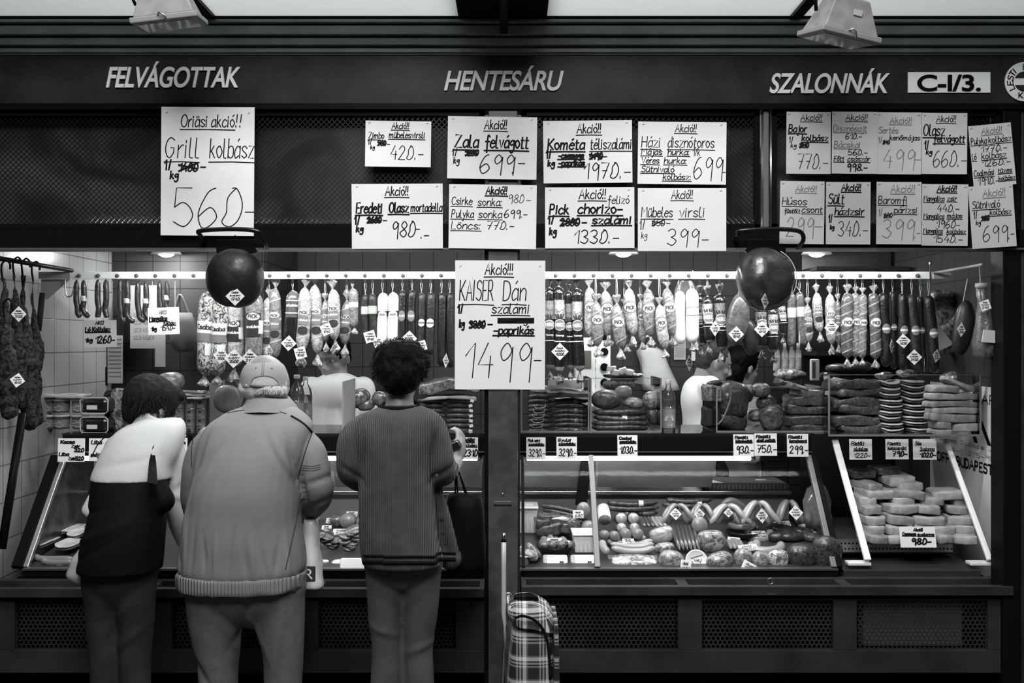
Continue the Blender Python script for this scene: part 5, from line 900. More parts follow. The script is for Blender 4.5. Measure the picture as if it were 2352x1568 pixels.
slab('bacon_flitch', P(1030, 880, 4.46), (.27, .2, .055), mat('wrapped_bacon_side', .1, .22, coat=1, mott=(40, .5, 2), alt=.3, bump=(18, .6)), 'large film-wrapped side of bacon left of the pillar', 'bacon', None, -.09, .1, -.06, .01); slab('fat_strip', P(1030, 910, 4.44), (.24, .16, .016), FAT, 'pale fat edge under the wrapped side of bacon', 'bacon', None, -.05, .1, -.02)
for j in range(7):
    for i, (x0, x1) in enumerate(((958, 1024), (1022, 1082))): link('dark_sausage', [P(x0, 989-j*11.5, 4.42), P((x0+x1)/2, 988-j*11.5, 4.40), P(x1, 989-j*11.5, 4.42)], 6.2*S(4.4), DARKS, f'dark dry sausage stacked left of the pillar, {("left", "right")[i]} stack, {ORD[j]} from the bottom', 'sausage', 'dark sausages stacked left of the pillar')
    single(MB().box(P(1082+random.uniform(-3, 3), 989-j*11.5, 4.37), (.016, .004, .012), rotm(0, .3*(-1)**j, 0)), 'sausage_label', LABW, f'small pale label at the sausage ends left of the pillar, {ORD[j]} from the bottom', 'label', 'labels left of the pillar', smooth=False)
# ---------------------------------------------------------------- things behind: fridge, bag, papers, bottles
fr_ = thing('vent_cabinet', P(1362, 1000, 5.4), 'tall white cabinet with round black vents behind the fat salamis', 'cabinet'); a, b = P(1368, 930, 5.4), P(1402, 770, 5.4)
MB().bx(a.x, b.x, a.y, a.y+.3, 0, b.z).build('body', WHITEP, fr_, smooth=False); v = MB(); [v.lathe(P(1388, 772+i*35.5, 5.395), [(.022, 0), (.022, .006), (.016, .007)], 20, (0, -1, 0)) for i in range(4)]; v.build('round_vents', BLACK, fr_)
sl = MB(); [sl.box((a.x-.006, a.y-.002, b.z-.05-i*.045), (.014, .004, .02)) for i in range(8)]; sl.build('slots', BLACK, fr_, smooth=False)
tl = thing('cash_scale', P(1345, 880, 5.3), 'white shop scale with dark display behind the dark foil salamis', 'scale'); a, b = P(1320, 905, 5.3), P(1368, 775, 5.3); MB().bx(a.x, b.x, a.y, a.y+.1, a.z, b.z).build('casing', WHITEP, tl, smooth=False, bev=.01); a2, b2 = P(1326, 845, 5.3), P(1358, 805, 5.3); MB().bx(a2.x, b2.x, a.y-.004, a.y, a2.z, b2.z).build('display', mat('grey_screen', .12, .2), tl, smooth=False); MB().bx(a.x-.1, b.x+.1, a.y-.15, a.y+.12, a.z-.06, a.z).build('base', WHITEP, tl, smooth=False, bev=.01)
bgm = mat('white_carrier_bag', .7, .35, coat=.2, bump=(14, .9)); bg = thing('carrier_bag', P(1508, 895, 5.82), 'white plastic carrier bag hanging on the back wall', 'bag')
MB().rings([[P(cx_, y, 5.82)+V((cos(2*pi*j/22)*rx*(1+.12*sin(j*2.2+y*.05)), sin(2*pi*j/22)*.04, 0)) for j in range(22)] for y, rx, cx_ in ((792, .03, 1488), (806, .075, 1494), (822, .08, 1500), (850, .085, 1506), (880, .1, 1514), (896, .1, 1520))]).build('bag_body', bgm, bg); MB().tube(smooth_line([tuple(P(x, y, 5.82)) for x, y in ((1470, 805), (1478, 780), (1492, 772), (1508, 800))], 5), .006, 8).build('handle', bgm, bg)
for k, (x0, y0, x1, y1, d, lab, m) in enumerate(((1548, 770, 1575, 826, 5.88, 'printed paper pinned on the back wall under the white sausages', PAPERD), (1588, 782, 1640, 828, 5.88, 'white paper pinned on the back wall behind the bending vendor', PAPER), (204, 660, 236, 730, 5.03, 'long grey paper on the wall behind the thin sausages', PAPERD), (299, 655, 360, 800, 5.03, 'wall calendar sheet behind the thin sausages', PAPERD), (247, 770, 282, 880, 5.03, 'long printed list on the left wall', PAPERD), (218, 795, 242, 826, 5.03, 'small white paper on the wall under the Ló Kolbász sheet', PAPER), (356, 720, 380, 842, 5.03, 'narrow grey strip hanging on the dark wall', PAPERD))):
    lines = [('mmmmm', .1, .9, .1+.085*i, .03, 't') for i in range(10)] if k in (0, 2, 4) else [('1234567', .1, .9, .5+.12*i, .06, 't') for i in range(4)] if k == 3 else []
    a = P((x0+x1)/2, (y0+y1)/2, d); sheet('paper_sheet', a, (1, 0, 0), (0, 0, 1), (x1-x0)*S(d), (y1-y0)*S(d), lines, lab, 'paper', None, .01, INKG, m, .003)
single(MB().bx(P(170, 0, 5.0).x, P(196, 0, 5.0).x, 1.215, 1.222, P(0, 815, 5.0).z, P(0, 735, 5.0).z), 'photo_strip', mat('photo_strip', .1, .4, mott=(9, .3, 2), alt=.5), 'dark picture strip on the left wall beside the Ló Kolbász sheet', 'picture', smooth=False)
so = thing('power_socket', P(222, 883, 5.0), 'white wall socket with plug and cable on the left wall', 'socket'); c = P(221, 866, 5.03); MB().box(c, (.04, .02, .08)).build('plate', WHITEP, so, smooth=False, bev=.004); MB().lathe(c+V((.012, -.01, 0)), [(.018, 0), (.018, .02), (.012, .03)], 16, (0, -1, 0)).build('plug', WPLAST, so); MB().tube(smooth_line([tuple(c+V(q)) for q in ((.014, -.035, -.01), (.018, -.03, -.06), (.02, -.02, -.12))], 4), .003, 6).build('cable', WPLAST, so); MB().box(c+V((.04, 0, .005)), (.035, .03, .1)).build('adapter', BLACK, so, smooth=False, bev=.012)
cbg = thing('cloth_bag', P(424, 808, 5.01), 'grey cloth bag hanging on the dark wall beside the netted sausages', 'bag'); cm = mat('grey_cloth', .12, .8, bump=(60, .3))
MB().rings([[P(cx_, y, 5.01)+V((cos(2*pi*j/20)*rx, sin(2*pi*j/20)*.03, 0)) for j in range(20)] for y, rx, cx_ in ((718, .045, 420), (740, .06, 422), (780, .075, 424), (800, .065, 424), (808, .03, 424))]).build('bag_body', cm, cbg); MB().tube(smooth_line([tuple(P(x, y, 5.01)) for x, y in ((400, 725), (408, 690), (414, 678), (422, 690), (436, 725))], 5), .006, 8, flat=1.6).build('strap', cm, cbg)
for k, px in enumerate((1784, 1802, 1818, 1833)):
    c = P(px, 852, 4.95); ro = thing('oil_bottle', c, f'pale glass bottle standing behind the ham, {ORD[k]} from the left', 'bottle', 'pale bottles behind the big ham'); MB().lathe(c, [(.015, 0), (.018, .004), (.018, .08), (.008, .11), (.008, .14)], 14).build('glass', mat('pale_bottle', .6, .1, coat=1, mott=(20, .5), alt=.25), ro); MB().box(c+V((0, -.017, .085)), (.02, .004, .035)).build('label', LABW, ro, smooth=False)
blob_meat('foil_heap', 1812, 846, 872, 70, 4.9, TWC, 'crumpled film heap below the pale bottles', 'film', None, 0, .6, 2, .3, 26, 9)
ph = thing('price_display', P(1871, 873, 4.6), 'small white upright display standing behind the rib slabs', 'display'); c = P(1871, 849, 4.6); MB().box(c, (.04, .03, .1)).build('casing', WPLAST, ph, smooth=False, bev=.006); MB().box(c+V((-.008, -.016, 0)), (.015, .003, .075)).build('screen', mat('grey_screen', .12, .2), ph, smooth=False)
for k, (px, py, w_, h_) in enumerate(((1905, 810, 60, 60), (1965, 840, 70, 40), (1870, 800, 40, 50), (2165, 705, 60, 80), (2185, 745, 60, 60), (2170, 790, 60, 50), (2215, 870, 90, 40))): blob_meat('shelf_packet', px, py-h_/2, py+h_/2, w_, 5.2 if k < 3 else 4.48, mat('shiny_packet_%d' % (k % 2), (.5, .2)[k % 2], .2, coat=1, mott=(26, .4, 1.5), alt=.05, bump=(30, .8)), 'shiny plastic packet seen behind, '+('left of the striped salamis', 'below the striped salamis', 'behind the short salami', 'high behind the last black salami', 'middle behind the leg hams', 'low behind the leg hams', 'heaped above the fat slabs')[k], 'packet', 'packets on the rear shelf', 0, .5, 3, .2, 16, k+70)
pp = P(2165, 770, 4.3); single(MB().prism([P(2150, 738, 4.32), P(2190, 790, 4.32), P(2156, 806, 4.32)], (0, .004, 0)), 'folded_paper', PAPERD, 'white folded paper corner behind the last black salami', 'paper', smooth=False)
dark = thing('rear_shelf', P(2100, 900, 5.0), 'dark rear shelf unit at the right end of the stall', 'shelf')
MB().bx(1.5, 1.96, 1.35, 1.37, .3, 2.3).build('back', mat('dark_shelf_paint', .03, .5), dark, smooth=False); sh = MB(); [sh.bx(1.5, 1.96, 1.1, 1.36, z, z+.02) for z in (1.3, 1.48, 1.68, 1.9)]; sh.build('shelf_boards', mat('dark_shelf_paint', .03, .5), dark, smooth=False)
# ---------------------------------------------------------------- main lower case, left bay
def tub(px, pyb, wpx, hpx, label, m=WPLAST, dd=.14, d=None, grp=None):
    d = d or FP(px, pyb); c = P(px, pyb, d); w_, h_ = wpx*S(d), hpx*S(d); ro = thing('plastic_tub', c, label, 'tub', grp); y = c.y+dd/2
    MB().rings([[(c.x+sx*w_*k/2, y+sy*dd*k/2, c.z+z) for sx, sy in ((-1, -1), (1, -1), (1, 1), (-1, 1))] for k, z in ((.8, 0), (.97, h_*.85))]).build('tub_body', m, ro, smooth=False, bev=.008)
    rb = MB(); [rb.box((c.x+w_*.42*(2*i/14-1)*.95, y-dd*.46, c.z+h_*.42), (.0022, .004, h_*.7), rotm(-.1, 0, 0)) for i in range(15)]; rb.build('ribs', m, ro, smooth=False)
    MB().box((c.x, y, c.z+h_*.9), (w_*1.04, dd*1.04, h_*.1)).build('lid', mat('frosted_lid', .7, .3, coat=.3), ro, smooth=False, bev=.004); MB().box((c.x+w_*.1, y-.01, c.z+h_*.955), (w_*.4, dd*.35, .002)).build('sticker', PAPER, ro, smooth=False)
tub(1208, 1228, 56, 68, 'white lidded tub at the left of the right case, against the pillar', d=4.38); tub(1342, 1272, 52, 48, 'ribbed white lidded tub beside the glass frame in the right case')
def bowl(px, py, wpx, label, m, dep=.04, grp=None, d=None):
    d = d or FP(px, py); r0 = wpx*S(d)/2; c = P(px, py, d); c.z = ZF(d)+.004; c.y += r0*.5
    return single(MB().lathe(c, [(r0*.5, 0), (r0*.75, .006), (r0*.97, dep), (r0, dep+.003), (r0*.95, dep), (r0*.72, .012), (r0*.4, .008)], 32), 'serving_bowl', m, label, 'bowl', grp), c, r0
_, c, r0 = bowl(1275, 1276, 90, 'dark serving bowl with meat chunks and a white card', mat('dark_bowl_steel', .06, .2, .8), .03)
def chunks(c, r0, n, m, nm, lab, grp, sz=.026, z0=.03):
    for k in range(n):
        a = k*2.4; rr = r0*.75*sqrt((k+.5)/n); p = V((c.x+cos(a)*rr, c.y+sin(a)*rr*.9, c.z+z0+.018*(1-rr/r0)))
        mb = MB().ball((0, 0, 0), (sz*random.uniform(.9, 1.4), sz*.8, sz*.62), 12, rotm(random.random(), random.random(), random.random()*3), 2.6, .25, 30, k)
        mb.v = [v+p for v in mb.v]; single(mb, nm, m, lab+(', in the outer ring' if rr > r0*.5 else ', in the middle'), 'meat', grp)
chunks(c, r0, 15, MEAT, 'meat_chunk', 'browned meat chunk in the dark serving bowl with the white card', 'meat chunks in the bowl')
_, c2, r2 = bowl(1275, 1228, 104, 'dark bowl holding smoked ribs behind the bowl of chunks', TRAYB, .035)
for k, (px, py, w_, h_, ya) in enumerate(((1263, 1190, 50, 18, .1), (1288, 1196, 46, 22, -.2), (1258, 1213, 54, 24, 0), (1300, 1210, 40, 20, .4), (1245, 1200, 30, 20, .2))): slab('smoked_rib_piece', P(px, py, 4.36-.03*(k > 1)), (w_*S(4.36), .09, h_*S(4.36)), RIB if k != 1 else BACON, 'smoked meat piece heaped in the dark rib bowl, '+('at the back top', 'with a pale fat stripe', 'at the front', 'at the right end', 'at the left end')[k], 'meat', 'pieces in the rib bowl', .03, ya, 0, .01)
for k in range(3): link('dark_sausage', [P(1240+k*6, 1160+k*10, 4.46), P(1290, 1168+k*10, 4.45), P(1350, 1183+k*10, 4.44)], 7*S(4.45), DARKS, f'dark sausage at the back beside the white tub, {ORD[k]} from the top', 'sausage', 'dark sausages at the back of the left bay')
for k, (px, py) in enumerate(((1318, 1205), (1340, 1170), (1350, 1212))): blob_meat('pale_sausage_end', px, py-18, py+18, 30, 4.3, (MEAT, CUTR, FRANK)[k], ('dark rolled end with a pale crescent label left of the glass frame', 'pale blurred round piece high behind the glass frame', 'pale round sausage end beside the ribbed tub')[k], 'sausage', None, 0, .9, 2.2, .06)
for k, px in enumerate((1276, 1340)):
    d = 4.0; c = P(px, 1306, d); ro = thing('clear_food_pack', c, f'clear plastic food pack with white card at the front sill, {("left", "right")[k]} of two', 'pack', 'clear packs at the front sill'); w_ = 58*S(d); R = rotm(radians(28), 0, 0)
    MB().box(c+V((0, .02, .022)), (w_, .075, .024), R).build('pack_body', mat('clear_pack_plastic', .5, .15, coat=1), ro, smooth=False, bev=.008); MB().box(c+V((.004, .012, .036)), (w_*.74, .05, .002), R).build('card_insert', PAPER, ro, smooth=False); MB().box(c+V((w_*.24, -.006, .029)), (w_*.16, .009, .0022), R).build('dark_mark', LABD, ro, smooth=False)
d = 4.0; c = P(1200, 1312, d); ro = thing('printed_cup', c, 'white printed cup tipped at the front corner by the pillar', 'cup'); MB().lathe(c, [(.018, 0), (.02, .003), (.027, .06), (.03, .062), (.03, .068)], 22, (.12, 0, 1)).build('cup_body', WPLAST, ro); t = MB(); t.strokes([[(.02*cos(q), .02*sin(q)+.01) for q in [i*.5 for i in range(9)]], [(-.02, -.01), (.0, .0), (.02, -.012)]], lambda u, v: c+V((.006+sin(u/.026)*.0275, -cos(u/.026)*.0275-.001, .034+v)), .003); t.build('print', LABD, ro, smooth=False)
_, c3, r3 = bowl(1216, 1292, 58, 'shallow dark dish by the pillar with meat scraps', mat('dark_bowl_steel', .06, .2, .8), .02); chunks(c3, r3, 5, HAMC, 'meat_scrap', 'pale meat scrap in the shallow dish by the pillar', 'meat scraps', .03, .02)
flatcard(1274, 1242, 34, 14, 'white card standing in the bowl of meat chunks', lean=.2, d=4.12); flatcard(1328, 1180, 24, 18, 'white card leaning at the back beside the glass frame', lean=.2, d=4.3)
# ---------------------------------------------------------------- main lower case, right bay
for k, (y, x0, x1) in enumerate(((1156, 1395, 1512), (1167, 1392, 1514), (1178, 1455, 1512), (1160, 1520, 1630), (1150, 1530, 1636))):
    d = 4.5; link('long_dark_sausage', [P(x0, y-3, d), P(x0+20, y, d-.01), P((x0+x1)/2, y+2, d-.02), P(x1, y-2, d)], 7*S(d), DARKS, f'long dark sausage at the back of the right bay, {("top of the left pile", "middle of the left pile", "short low one at left", "front of the right pile", "back of the right pile")[k]}', 'sausage', 'long dark sausages at the back')
for px, py, lab in ((1467, 1156, 'white band on the long dark sausages, left pile'), (1601, 1158, 'white band on the long dark sausages, right pile')): single(MB().lathe(P(px, py, 4.48), [(7.4*S(4.48), 0), (7.6*S(4.48), .003), (7.6*S(4.48), .018), (7.4*S(4.48), .02)], 14, (1, 0, 0)), 'paper_band', LABW, lab, 'label', 'white bands')
def roll(px, py, rpx, d, L, m, face, label, ax=(0, -1, .18), grp=None, wrap=False):
    c = P(px, py, d); a = V(ax).normalized(); r0 = rpx*S(d); ro = thing('meat_roll', c-V((0, 0, r0)), label, 'sausage', grp); MB().lathe(c-a*L, [(r0*.6, 0), (r0*.95, .012), (r0, L*.4), (r0, L), (r0*.97, L+.002)], 22, a).build('casing', m, ro); MB().lathe(c, [(r0*.95, .002), (r0*.94, .0035)], 22, a).build('cut_face', face, ro)
GR = 'cut meat rolls in the right bay'
for k, (px, py, r_, d) in enumerate(((1389, 1228, 11, 4.2), (1412, 1230, 11, 4.18), (1438, 1226, 13, 4.2), (1465, 1226, 13, 4.2))): roll(px, py, r_, d, .1, FRANKM, CUTR if k % 2 else mat('roll_cut_dark', .2, .35, coat=.4), f'grey cut meat roll facing the glass, {ORD[k]} from the left in the front row', grp=GR)
for k, (px, py, r_, d) in enumerate(((1427, 1190, 13, 4.36), (1455, 1190, 13, 4.36), (1428, 1212, 11, 4.3), (1458, 1212, 11, 4.3))): roll(px, py, r_, d, .12, FRANKM if k > 1 else HOCK, HAMP, f'meat roll with pale cut end behind the front row, {("upper left", "upper right", "lower left", "lower right")[k]}', grp=GR)
roll(1389, 1193, 15, 4.34, .1, LABW, CUTR, 'short wrapped roll with printed white casing beside the glass frame', (0, -.8, -.35)); 
for k, (y, x0, x1, bd) in enumerate(((1238, 1394, 1484, 5), (1247, 1394, 1500, 6), (1254, 1402, 1502, 6), (1264, 1404, 1506, 7))):
    d = FP(1450, y+8); link('frankfurter', [P(x0, y-bd, d), P(x0+25, y+1, d), P((x0+x1)/2, y+3, d), P(x1-25, y+1, d), P(x1, y-bd, d)], 8.2*S(d), FRANK, f'long pale frankfurter curving in the right bay, {ORD[k]} from the back', 'sausage', 'long pale frankfurters')
link('frankfurter', [P(1384, 1243, 4.1), P(1384, 1252, 4.08), P(1390, 1264, 4.06), P(1399, 1270, 4.05)], 9.5*S(4.1), FRANK, 'short pale frankfurter pointing at the glass beside the frame', 'sausage')
ro = thing('vacuum_pack', P(1455, 1312, 4.0), 'shiny vacuum pack of sliced meat at the front sill of the right bay', 'pack'); c = P(1456, 1297, 4.02); MB().ball(c, (.095, .05, .026), 26, rotm(radians(20), 0, 0), 4.5, .03, 20).build('sliced_meat', mat('vacuum_meat', .09, .3, coat=.5, mott=(40, .35, 1.2), alt=.5, bump=(25, .6)), ro); MB().box(c+V((0, .03, .016)), (.2, .06, .004), rotm(radians(20), 0, 0)).build('tray_back', TRAYB, ro, smooth=False)
def arch(px, py, spread, h_, n, m, lab, grp, r=6.5, d=4.4):
    for k in range(n):
        f = (k-(n-1)/2); sx = spread*(.5+.25*abs(f))*(1 if k % 2 else -1); dd = d-.035*(k//2)
        link('draped_frankfurter', [P(px+sx*.1, py, dd), P(px+sx*.55, py+h_*.15, dd-.02), P(px+sx*.95, py+h_*.5, dd-.04), P(px+sx*(1.15+.1*k), py+h_, dd-.05)], r*S(dd), m, lab+f', {("left outer", "right outer", "left inner", "right inner", "left front", "right front")[k]} link', 'sausage', grp)
for px, py, sp, h_, n, m, lab, d in ((1556, 1158, 26, 46, 6, FRANKM, 'frankfurter link draped in the first bundle', 4.4), (1612, 1158, 26, 44, 4, FRANKM, 'frankfurter link draped in the second bundle, behind the sliced sausage', 4.4), (1672, 1160, 30, 44, 6, FRANK, 'fat frankfurter link draped in the third bundle', 4.38), (1742, 1152, 28, 52, 6, FRANK, 'frankfurter link draped in the fourth bundle', 4.38), (1812, 1150, 26, 52, 4, FRANKM, 'slim frankfurter link draped in the last bundle', 4.38)): arch(px, py, sp, h_, n, m, lab, 'draped frankfurter bundles', 7 if px > 1620 else 6, d)
for k in range(3): link('thick_sausage', [P(1655+k*4, 1163+k*9, 4.5), P(1680, 1149+k*8, 4.5), P(1718-k*3, 1168+k*9, 4.5)], 8*S(4.5), FRANKM, f'thick curved sausage behind the third bundle, {ORD[k]} from the back', 'sausage', 'thick sausages behind the bundles')
for px, py, hw, hh, d, lab in ((1552, 1180, 14, 14, 4.26, 'on the first draped bundle'), (1607, 1181, 13, 14, 4.26, 'on the second draped bundle'), (1673, 1177, 14, 11, 4.24, 'on the third draped bundle'), (1750, 1184, 16, 17, 4.24, 'on the fourth draped bundle'), (1828, 1177, 17, 17, 4.24, 'on the last draped bundle'), (110, 1309, 21, 16, 3.98, 'at the sill of the left case')): dtag(px, py, hw, hh, d, lab, 0, 'diamond price tags in the cases', .3)
for k in range(6): link('thin_sausage', [P(1546+k*9, 1205, 4.3), P(1553+k*9, 1235, 4.18), P(1562+k*9, 1264, 4.1)], 5.2*S(4.2), FRANKD, f'thin dark sausage laid slanting towards the glass, {ORD[k]} from the left', 'sausage', 'thin dark sausages laid slanting')
for k in range(6): link('thin_sausage', [P(1470+k*9, 1186, 4.34), P(1476+k*9, 1198, 4.3), P(1482+k*10, 1210, 4.26)], 5*S(4.3), FRANKD if k < 3 else FRANKM, f'short thin sausage right of the cut rolls, {ORD[k]} from the left', 'sausage', 'short thin sausages')
for k in range(4): link('thin_sausage', [P(1670+k*8, 1238, 4.2), P(1676+k*9, 1250, 4.16), P(1680+k*9, 1260, 4.12)], 5.2*S(4.2), FRANKM, f'stubby sausage under the small card beside the wrapped meats, {ORD[k]} from the left', 'sausage', 'stubby sausages')
single(MB().lathe(P(1606, 1205, 4.25), [(.032, 0), (.033, .004), (.033, .012), (.032, .014)], 28, (0, -1, .25)), 'sliced_sausage', CUTR, 'round pale slice of thick sausage standing below the second bundle', 'sausage')
for k, (px, py, w_, h_, m, lab) in enumerate(((1520, 1228, 60, 42, HAMP, 'pale ham joint with cut face in the right bay'), (1527, 1258, 46, 26, TWC, 'crumpled lacy film between the two ham joints'), (1541, 1288, 56, 46, HAMC, 'marbled ham cut at the front sill'), (1633, 1243, 66, 54, mat('big_marbled_ham', .09, .22, coat=.9, mott=(30, .4, 2), alt=.38, bump=(25, .5)), 'large film-wrapped marbled ham in the right bay'), (1652, 1288, 62, 42, mat('big_marbled_ham', .2, .22), 'film-wrapped joint right of the white tub lid'), (1707, 1282, 42, 46, HAMC, 'small netted ham, first of three at the sill'), (1747, 1287, 42, 44, HAMC, 'small netted ham, second of three at the sill'), (1787, 1284, 48, 46, mat('lacy_ham', .12, .2, coat=.8, mott=(50, .4, 1.5), alt=.62, bump=(40, .7)), 'small netted ham, third of three at the sill'),
    (1840, 1278, 64, 60, NETM, 'dark netted ham at the right of the three small ones'), (1898, 1268, 68, 76, NETM, 'dark netted ham in the right corner of the case'), (1868, 1235, 50, 22, RIB, 'dark smoked piece behind the dark netted hams'))):
    d = FP(px, py+h_*.42); blob_meat('ham_joint', px, py-h_/2, py+h_/2, w_, d+.02, m, lab, 'ham', 'ham joints in the right bay', random.uniform(-12, 12), .75, 2.5, .1, 18, k+30)
tb = thing('round_tub', P(1600, 1310, 3.99), 'round white plastic tub tilted with its lid to the glass', 'tub'); c = P(1600, 1287, 4.0); MB().lathe(c, [(.036, -.04), (.042, -.006), (.0445, -.004), (.0445, .004), (.04, .006), (.038, .004)], 34, (0, -1, .45)).build('tub_body', WPLAST, tb); t = MB(); a = V((0, -1, .45)).normalized(); up = V((0, .45, 1)).normalized(); t.strokes([[(-.024, .008), (.024, .022)], [(-.02, -.005), (-.012, -.02)]]+write('vaj', -.012, .016, -.004, .01), lambda u, v: c+a*.0065+V((1, 0, 0))*u+up*v, .0028); t.build('print', LABD, tb, smooth=False)
_, c4, r4 = bowl(1712, 1240, 84, 'serving bowl with a coiled sausage in the right bay', mat('dark_bowl_steel', .06, .2, .8), .025)
link('coiled_sausage', [(c4.x+cos(t)*r4*(.8-.045*t), c4.y+sin(t)*r4*(.75-.04*t), c4.z+.04+.003*t) for t in [i*.45 for i in range(26)]], .0145, FRANKM, 'coiled sausage lying in the serving bowl', sm=3)
for k, (px, py, sp) in enumerate(((1743, 1228, 26), (1760, 1256, 34), (1716, 1252, 22))): d = FP(px, py+12); link('ring_sausage', [P(px-sp, py-10, d+.06), P(px-sp*.9, py+3, d+.02), P(px-sp*.3, py+9, d), P(px+sp*.3, py+9, d), P(px+sp*.9, py+3, d+.02), P(px+sp, py-10, d+.06)], 10.5*S(d), FRANK, ('thick pale ring sausage with a card on it', 'thick pale ring sausage in front of the carded one', 'thick pale sausage bent beside the coiled one')[k], 'sausage', 'thick ring sausages')
for k, (px, py, w_) in enumerate(((1795, 1215, 70), (1815, 1230, 60), (1845, 1222, 46), (1785, 1232, 40))): blob_meat('dark_liver_sausage', px, py-12, py+12, w_, FP(px, py+10), NETM, ('long dark piece under the flat card', 'dark piece behind the netted hams', 'dark piece below the tilted card at right', 'small dark piece beside the ring sausages')[k], 'meat', 'dark pieces in the right bay', random.uniform(-10, 20), .8, 2.2, .15, 20, k+90)
fb = thing('film_bag', P(1878, 1210, 4.3), 'clear film bag with pale meat standing at the right end of the case', 'bag'); MB().rings([[P(cx_, y, 4.36)+V((cos(2*pi*j/20)*rx*(1+.15*sin(j*2.7+y)), sin(2*pi*j/20)*.05, 0)) for j in range(20)] for y, rx, cx_ in ((1112, .015, 1882), (1122, .04, 1876), (1150, .055, 1876), (1185, .06, 1878), (1210, .055, 1880))]).build('bag_film', mat('filled_film_bag', .13, .16, coat=1, mott=(9, .5, 1.5), alt=.38, bump=(20, .9)), fb)
for k, (px, py, w_, h_, lean, yaw, lab, tx) in enumerate(((1500, 1192, 30, 9, .9, .05, 'on the short thin sausages', '750'), (1452, 1180, 28, 15, .2, 0, 'in front of the pale cut rolls', '1390'), (1443, 1242, 27, 8, .9, 0, 'on the long pale frankfurters', '990'), (1584, 1233, 32, 10, .9, .05, 'on the thin dark sausages', '820'), (1720, 1203, 32, 10, .9, -.1, 'on the coiled sausage', '1190'), (1797, 1203, 36, 9, .9, .1, 'on the dark pieces', '640'), (1856, 1217, 38, 18, .5, .12, 'tilted at the right of the dark pieces', '1430'), (1742, 1224, 32, 8, .9, 0, 'on the thick ring sausage', '799'), (1686, 1239, 28, 8, .9, -.1, 'on the stubby sausages', '860'), (1718, 1257, 42, 10, .9, .1, 'behind the three small hams', '1250'), (1575, 1300, 24, 28, .2, -.15, 'standing against the white tub lid', '499'), (1721, 1303, 34, 24, .3, -.5, 'fallen over the sill before the small hams', '560'))): flatcard(px, py, w_, h_, 'small white card '+lab, lean=lean, yaw=yaw, txt=tx, d=FP(px, py+12)-.0)
# ---------------------------------------------------------------- left case, seen between the customers
for k, (px, py, w_, bd) in enumerate(((118, 1218, 46, .2), (150, 1214, 40, .16), (185, 1222, 36, .15), (95, 1246, 62, .12), (165, 1248, 52, .12), (175, 1212, 30, .1))): bstrip(px, py, w_, FP(px, py+14), 'thick curved bacon piece in the left case, '+('pale one at the back left', 'folded pale one at the back', 'pale one beside the bending customer', 'wide one in the second row', 'right one in the second row', 'small one on top')[k], bd, 'curved bacon in the left case')
for k, (y, x0, x1) in enumerate(((1282, 78, 170), (1290, 95, 172), (1306, 55, 160), (1300, 130, 178))): d = FP(100, y+5); link('grey_sausage', [P(x0, y-8, d), P(x0+12, y, d), P((x0+x1)/2, y+2, d), P(x1, y, d)], 7.5*S(d), FRANKM, f'grey sausage at the front of the left case, {ORD[k]} from the back', 'sausage', 'grey sausages in the left case')
slab('white_plate_card', P(180, 1243, 4.24), (.05, .05, .004), PAPER, 'small white card under the bacon in the left case', 'price card')
for k, (px, py, r_) in enumerate(((798, 1196, 18), (836, 1200, 18), (772, 1196, 14), (745, 1228, 14))): roll(px, py, r_, FP(px, py+r_), .12, HOCK if k > 1 else FRANKM, CUTR if k < 2 else MEAT, 'cut meat roll in the left case between man and woman, '+('largest pale face', 'half hidden by the woman', 'dark-faced behind', 'dark-faced low at left')[k], grp='cut rolls in the left case')
def slices(px, py, n, r_, m, lab, grp):
    d = FP(px, py)
    for k in range(n):
        a = k*1.1; c = P(px+random.uniform(-22, 22), py+random.uniform(-14, 8), d); c.z = ZF(d)+.012+.007*k; single(MB().lathe(c, [(r_, 0), (r_, .006), (r_*.9, .008)], 18, (random.uniform(-.3, .3), -.6, 1)), 'meat_slice', m, lab, 'meat', grp)
slices(810, 1262, 11, .03, MEAT, 'round slice in the right pile of slices between man and woman', 'right pile of meat slices'); slices(752, 1258, 7, .028, NETM, 'round dark slice in the left pile of slices beside the man', 'left pile of meat slices')
for k, (px, py, w_) in enumerate(((762, 1195, 26), (750, 1212, 22), (808, 1180, 26), (780, 1220, 30), (822, 1220, 26), (742, 1240, 22), (776, 1233, 28))): flatcard(px, py, w_, 8, 'small white card in the left case between man and woman, '+('upper left', 'left middle', 'on the largest pale roll', 'centre', 'right, by the woman', 'lowest left', 'above the right slices')[k], lean=.7, txt='890')
for k, (px, py, w_, h_) in enumerate(((790, 1298, 60, 26), (742, 1296, 30, 22))): blob_meat('lard_block', px, py-h_/2, py+h_/2, w_, 4.02, mat('white_lard', .75, .45, coat=.2), ('white block of lard at the sill left of the woman', 'pale block beside the carrier bag')[k], 'lard', 'lard blocks', 0, .6, 3.5, .05)
ft = thing('foam_tray', P(812, 1318, 3.97), 'white foam tray tilted on the sill left of the woman', 'tray'); c = P(810, 1298, 3.955); MB().box(c, (58*S(4), .012, 36*S(4)), rotm(radians(-38), 0, 0)).build('tray', WPLAST, ft, smooth=False, bev=.008); MB().box(c+V((0, -.006, .006)), (46*S(4), .004, 26*S(4)), rotm(radians(-38), 0, 0)).build('inset', mat('foam_inset', .7, .5), ft, smooth=False)
single(MB().ball(P(215, 1160, 4.2), (.04, .03, .05), 20, rotm(0, .6, 0), 3, .2, 20), 'white_wrap', bgm, 'white wrapped parcel hanging behind the bending customer', 'packet')
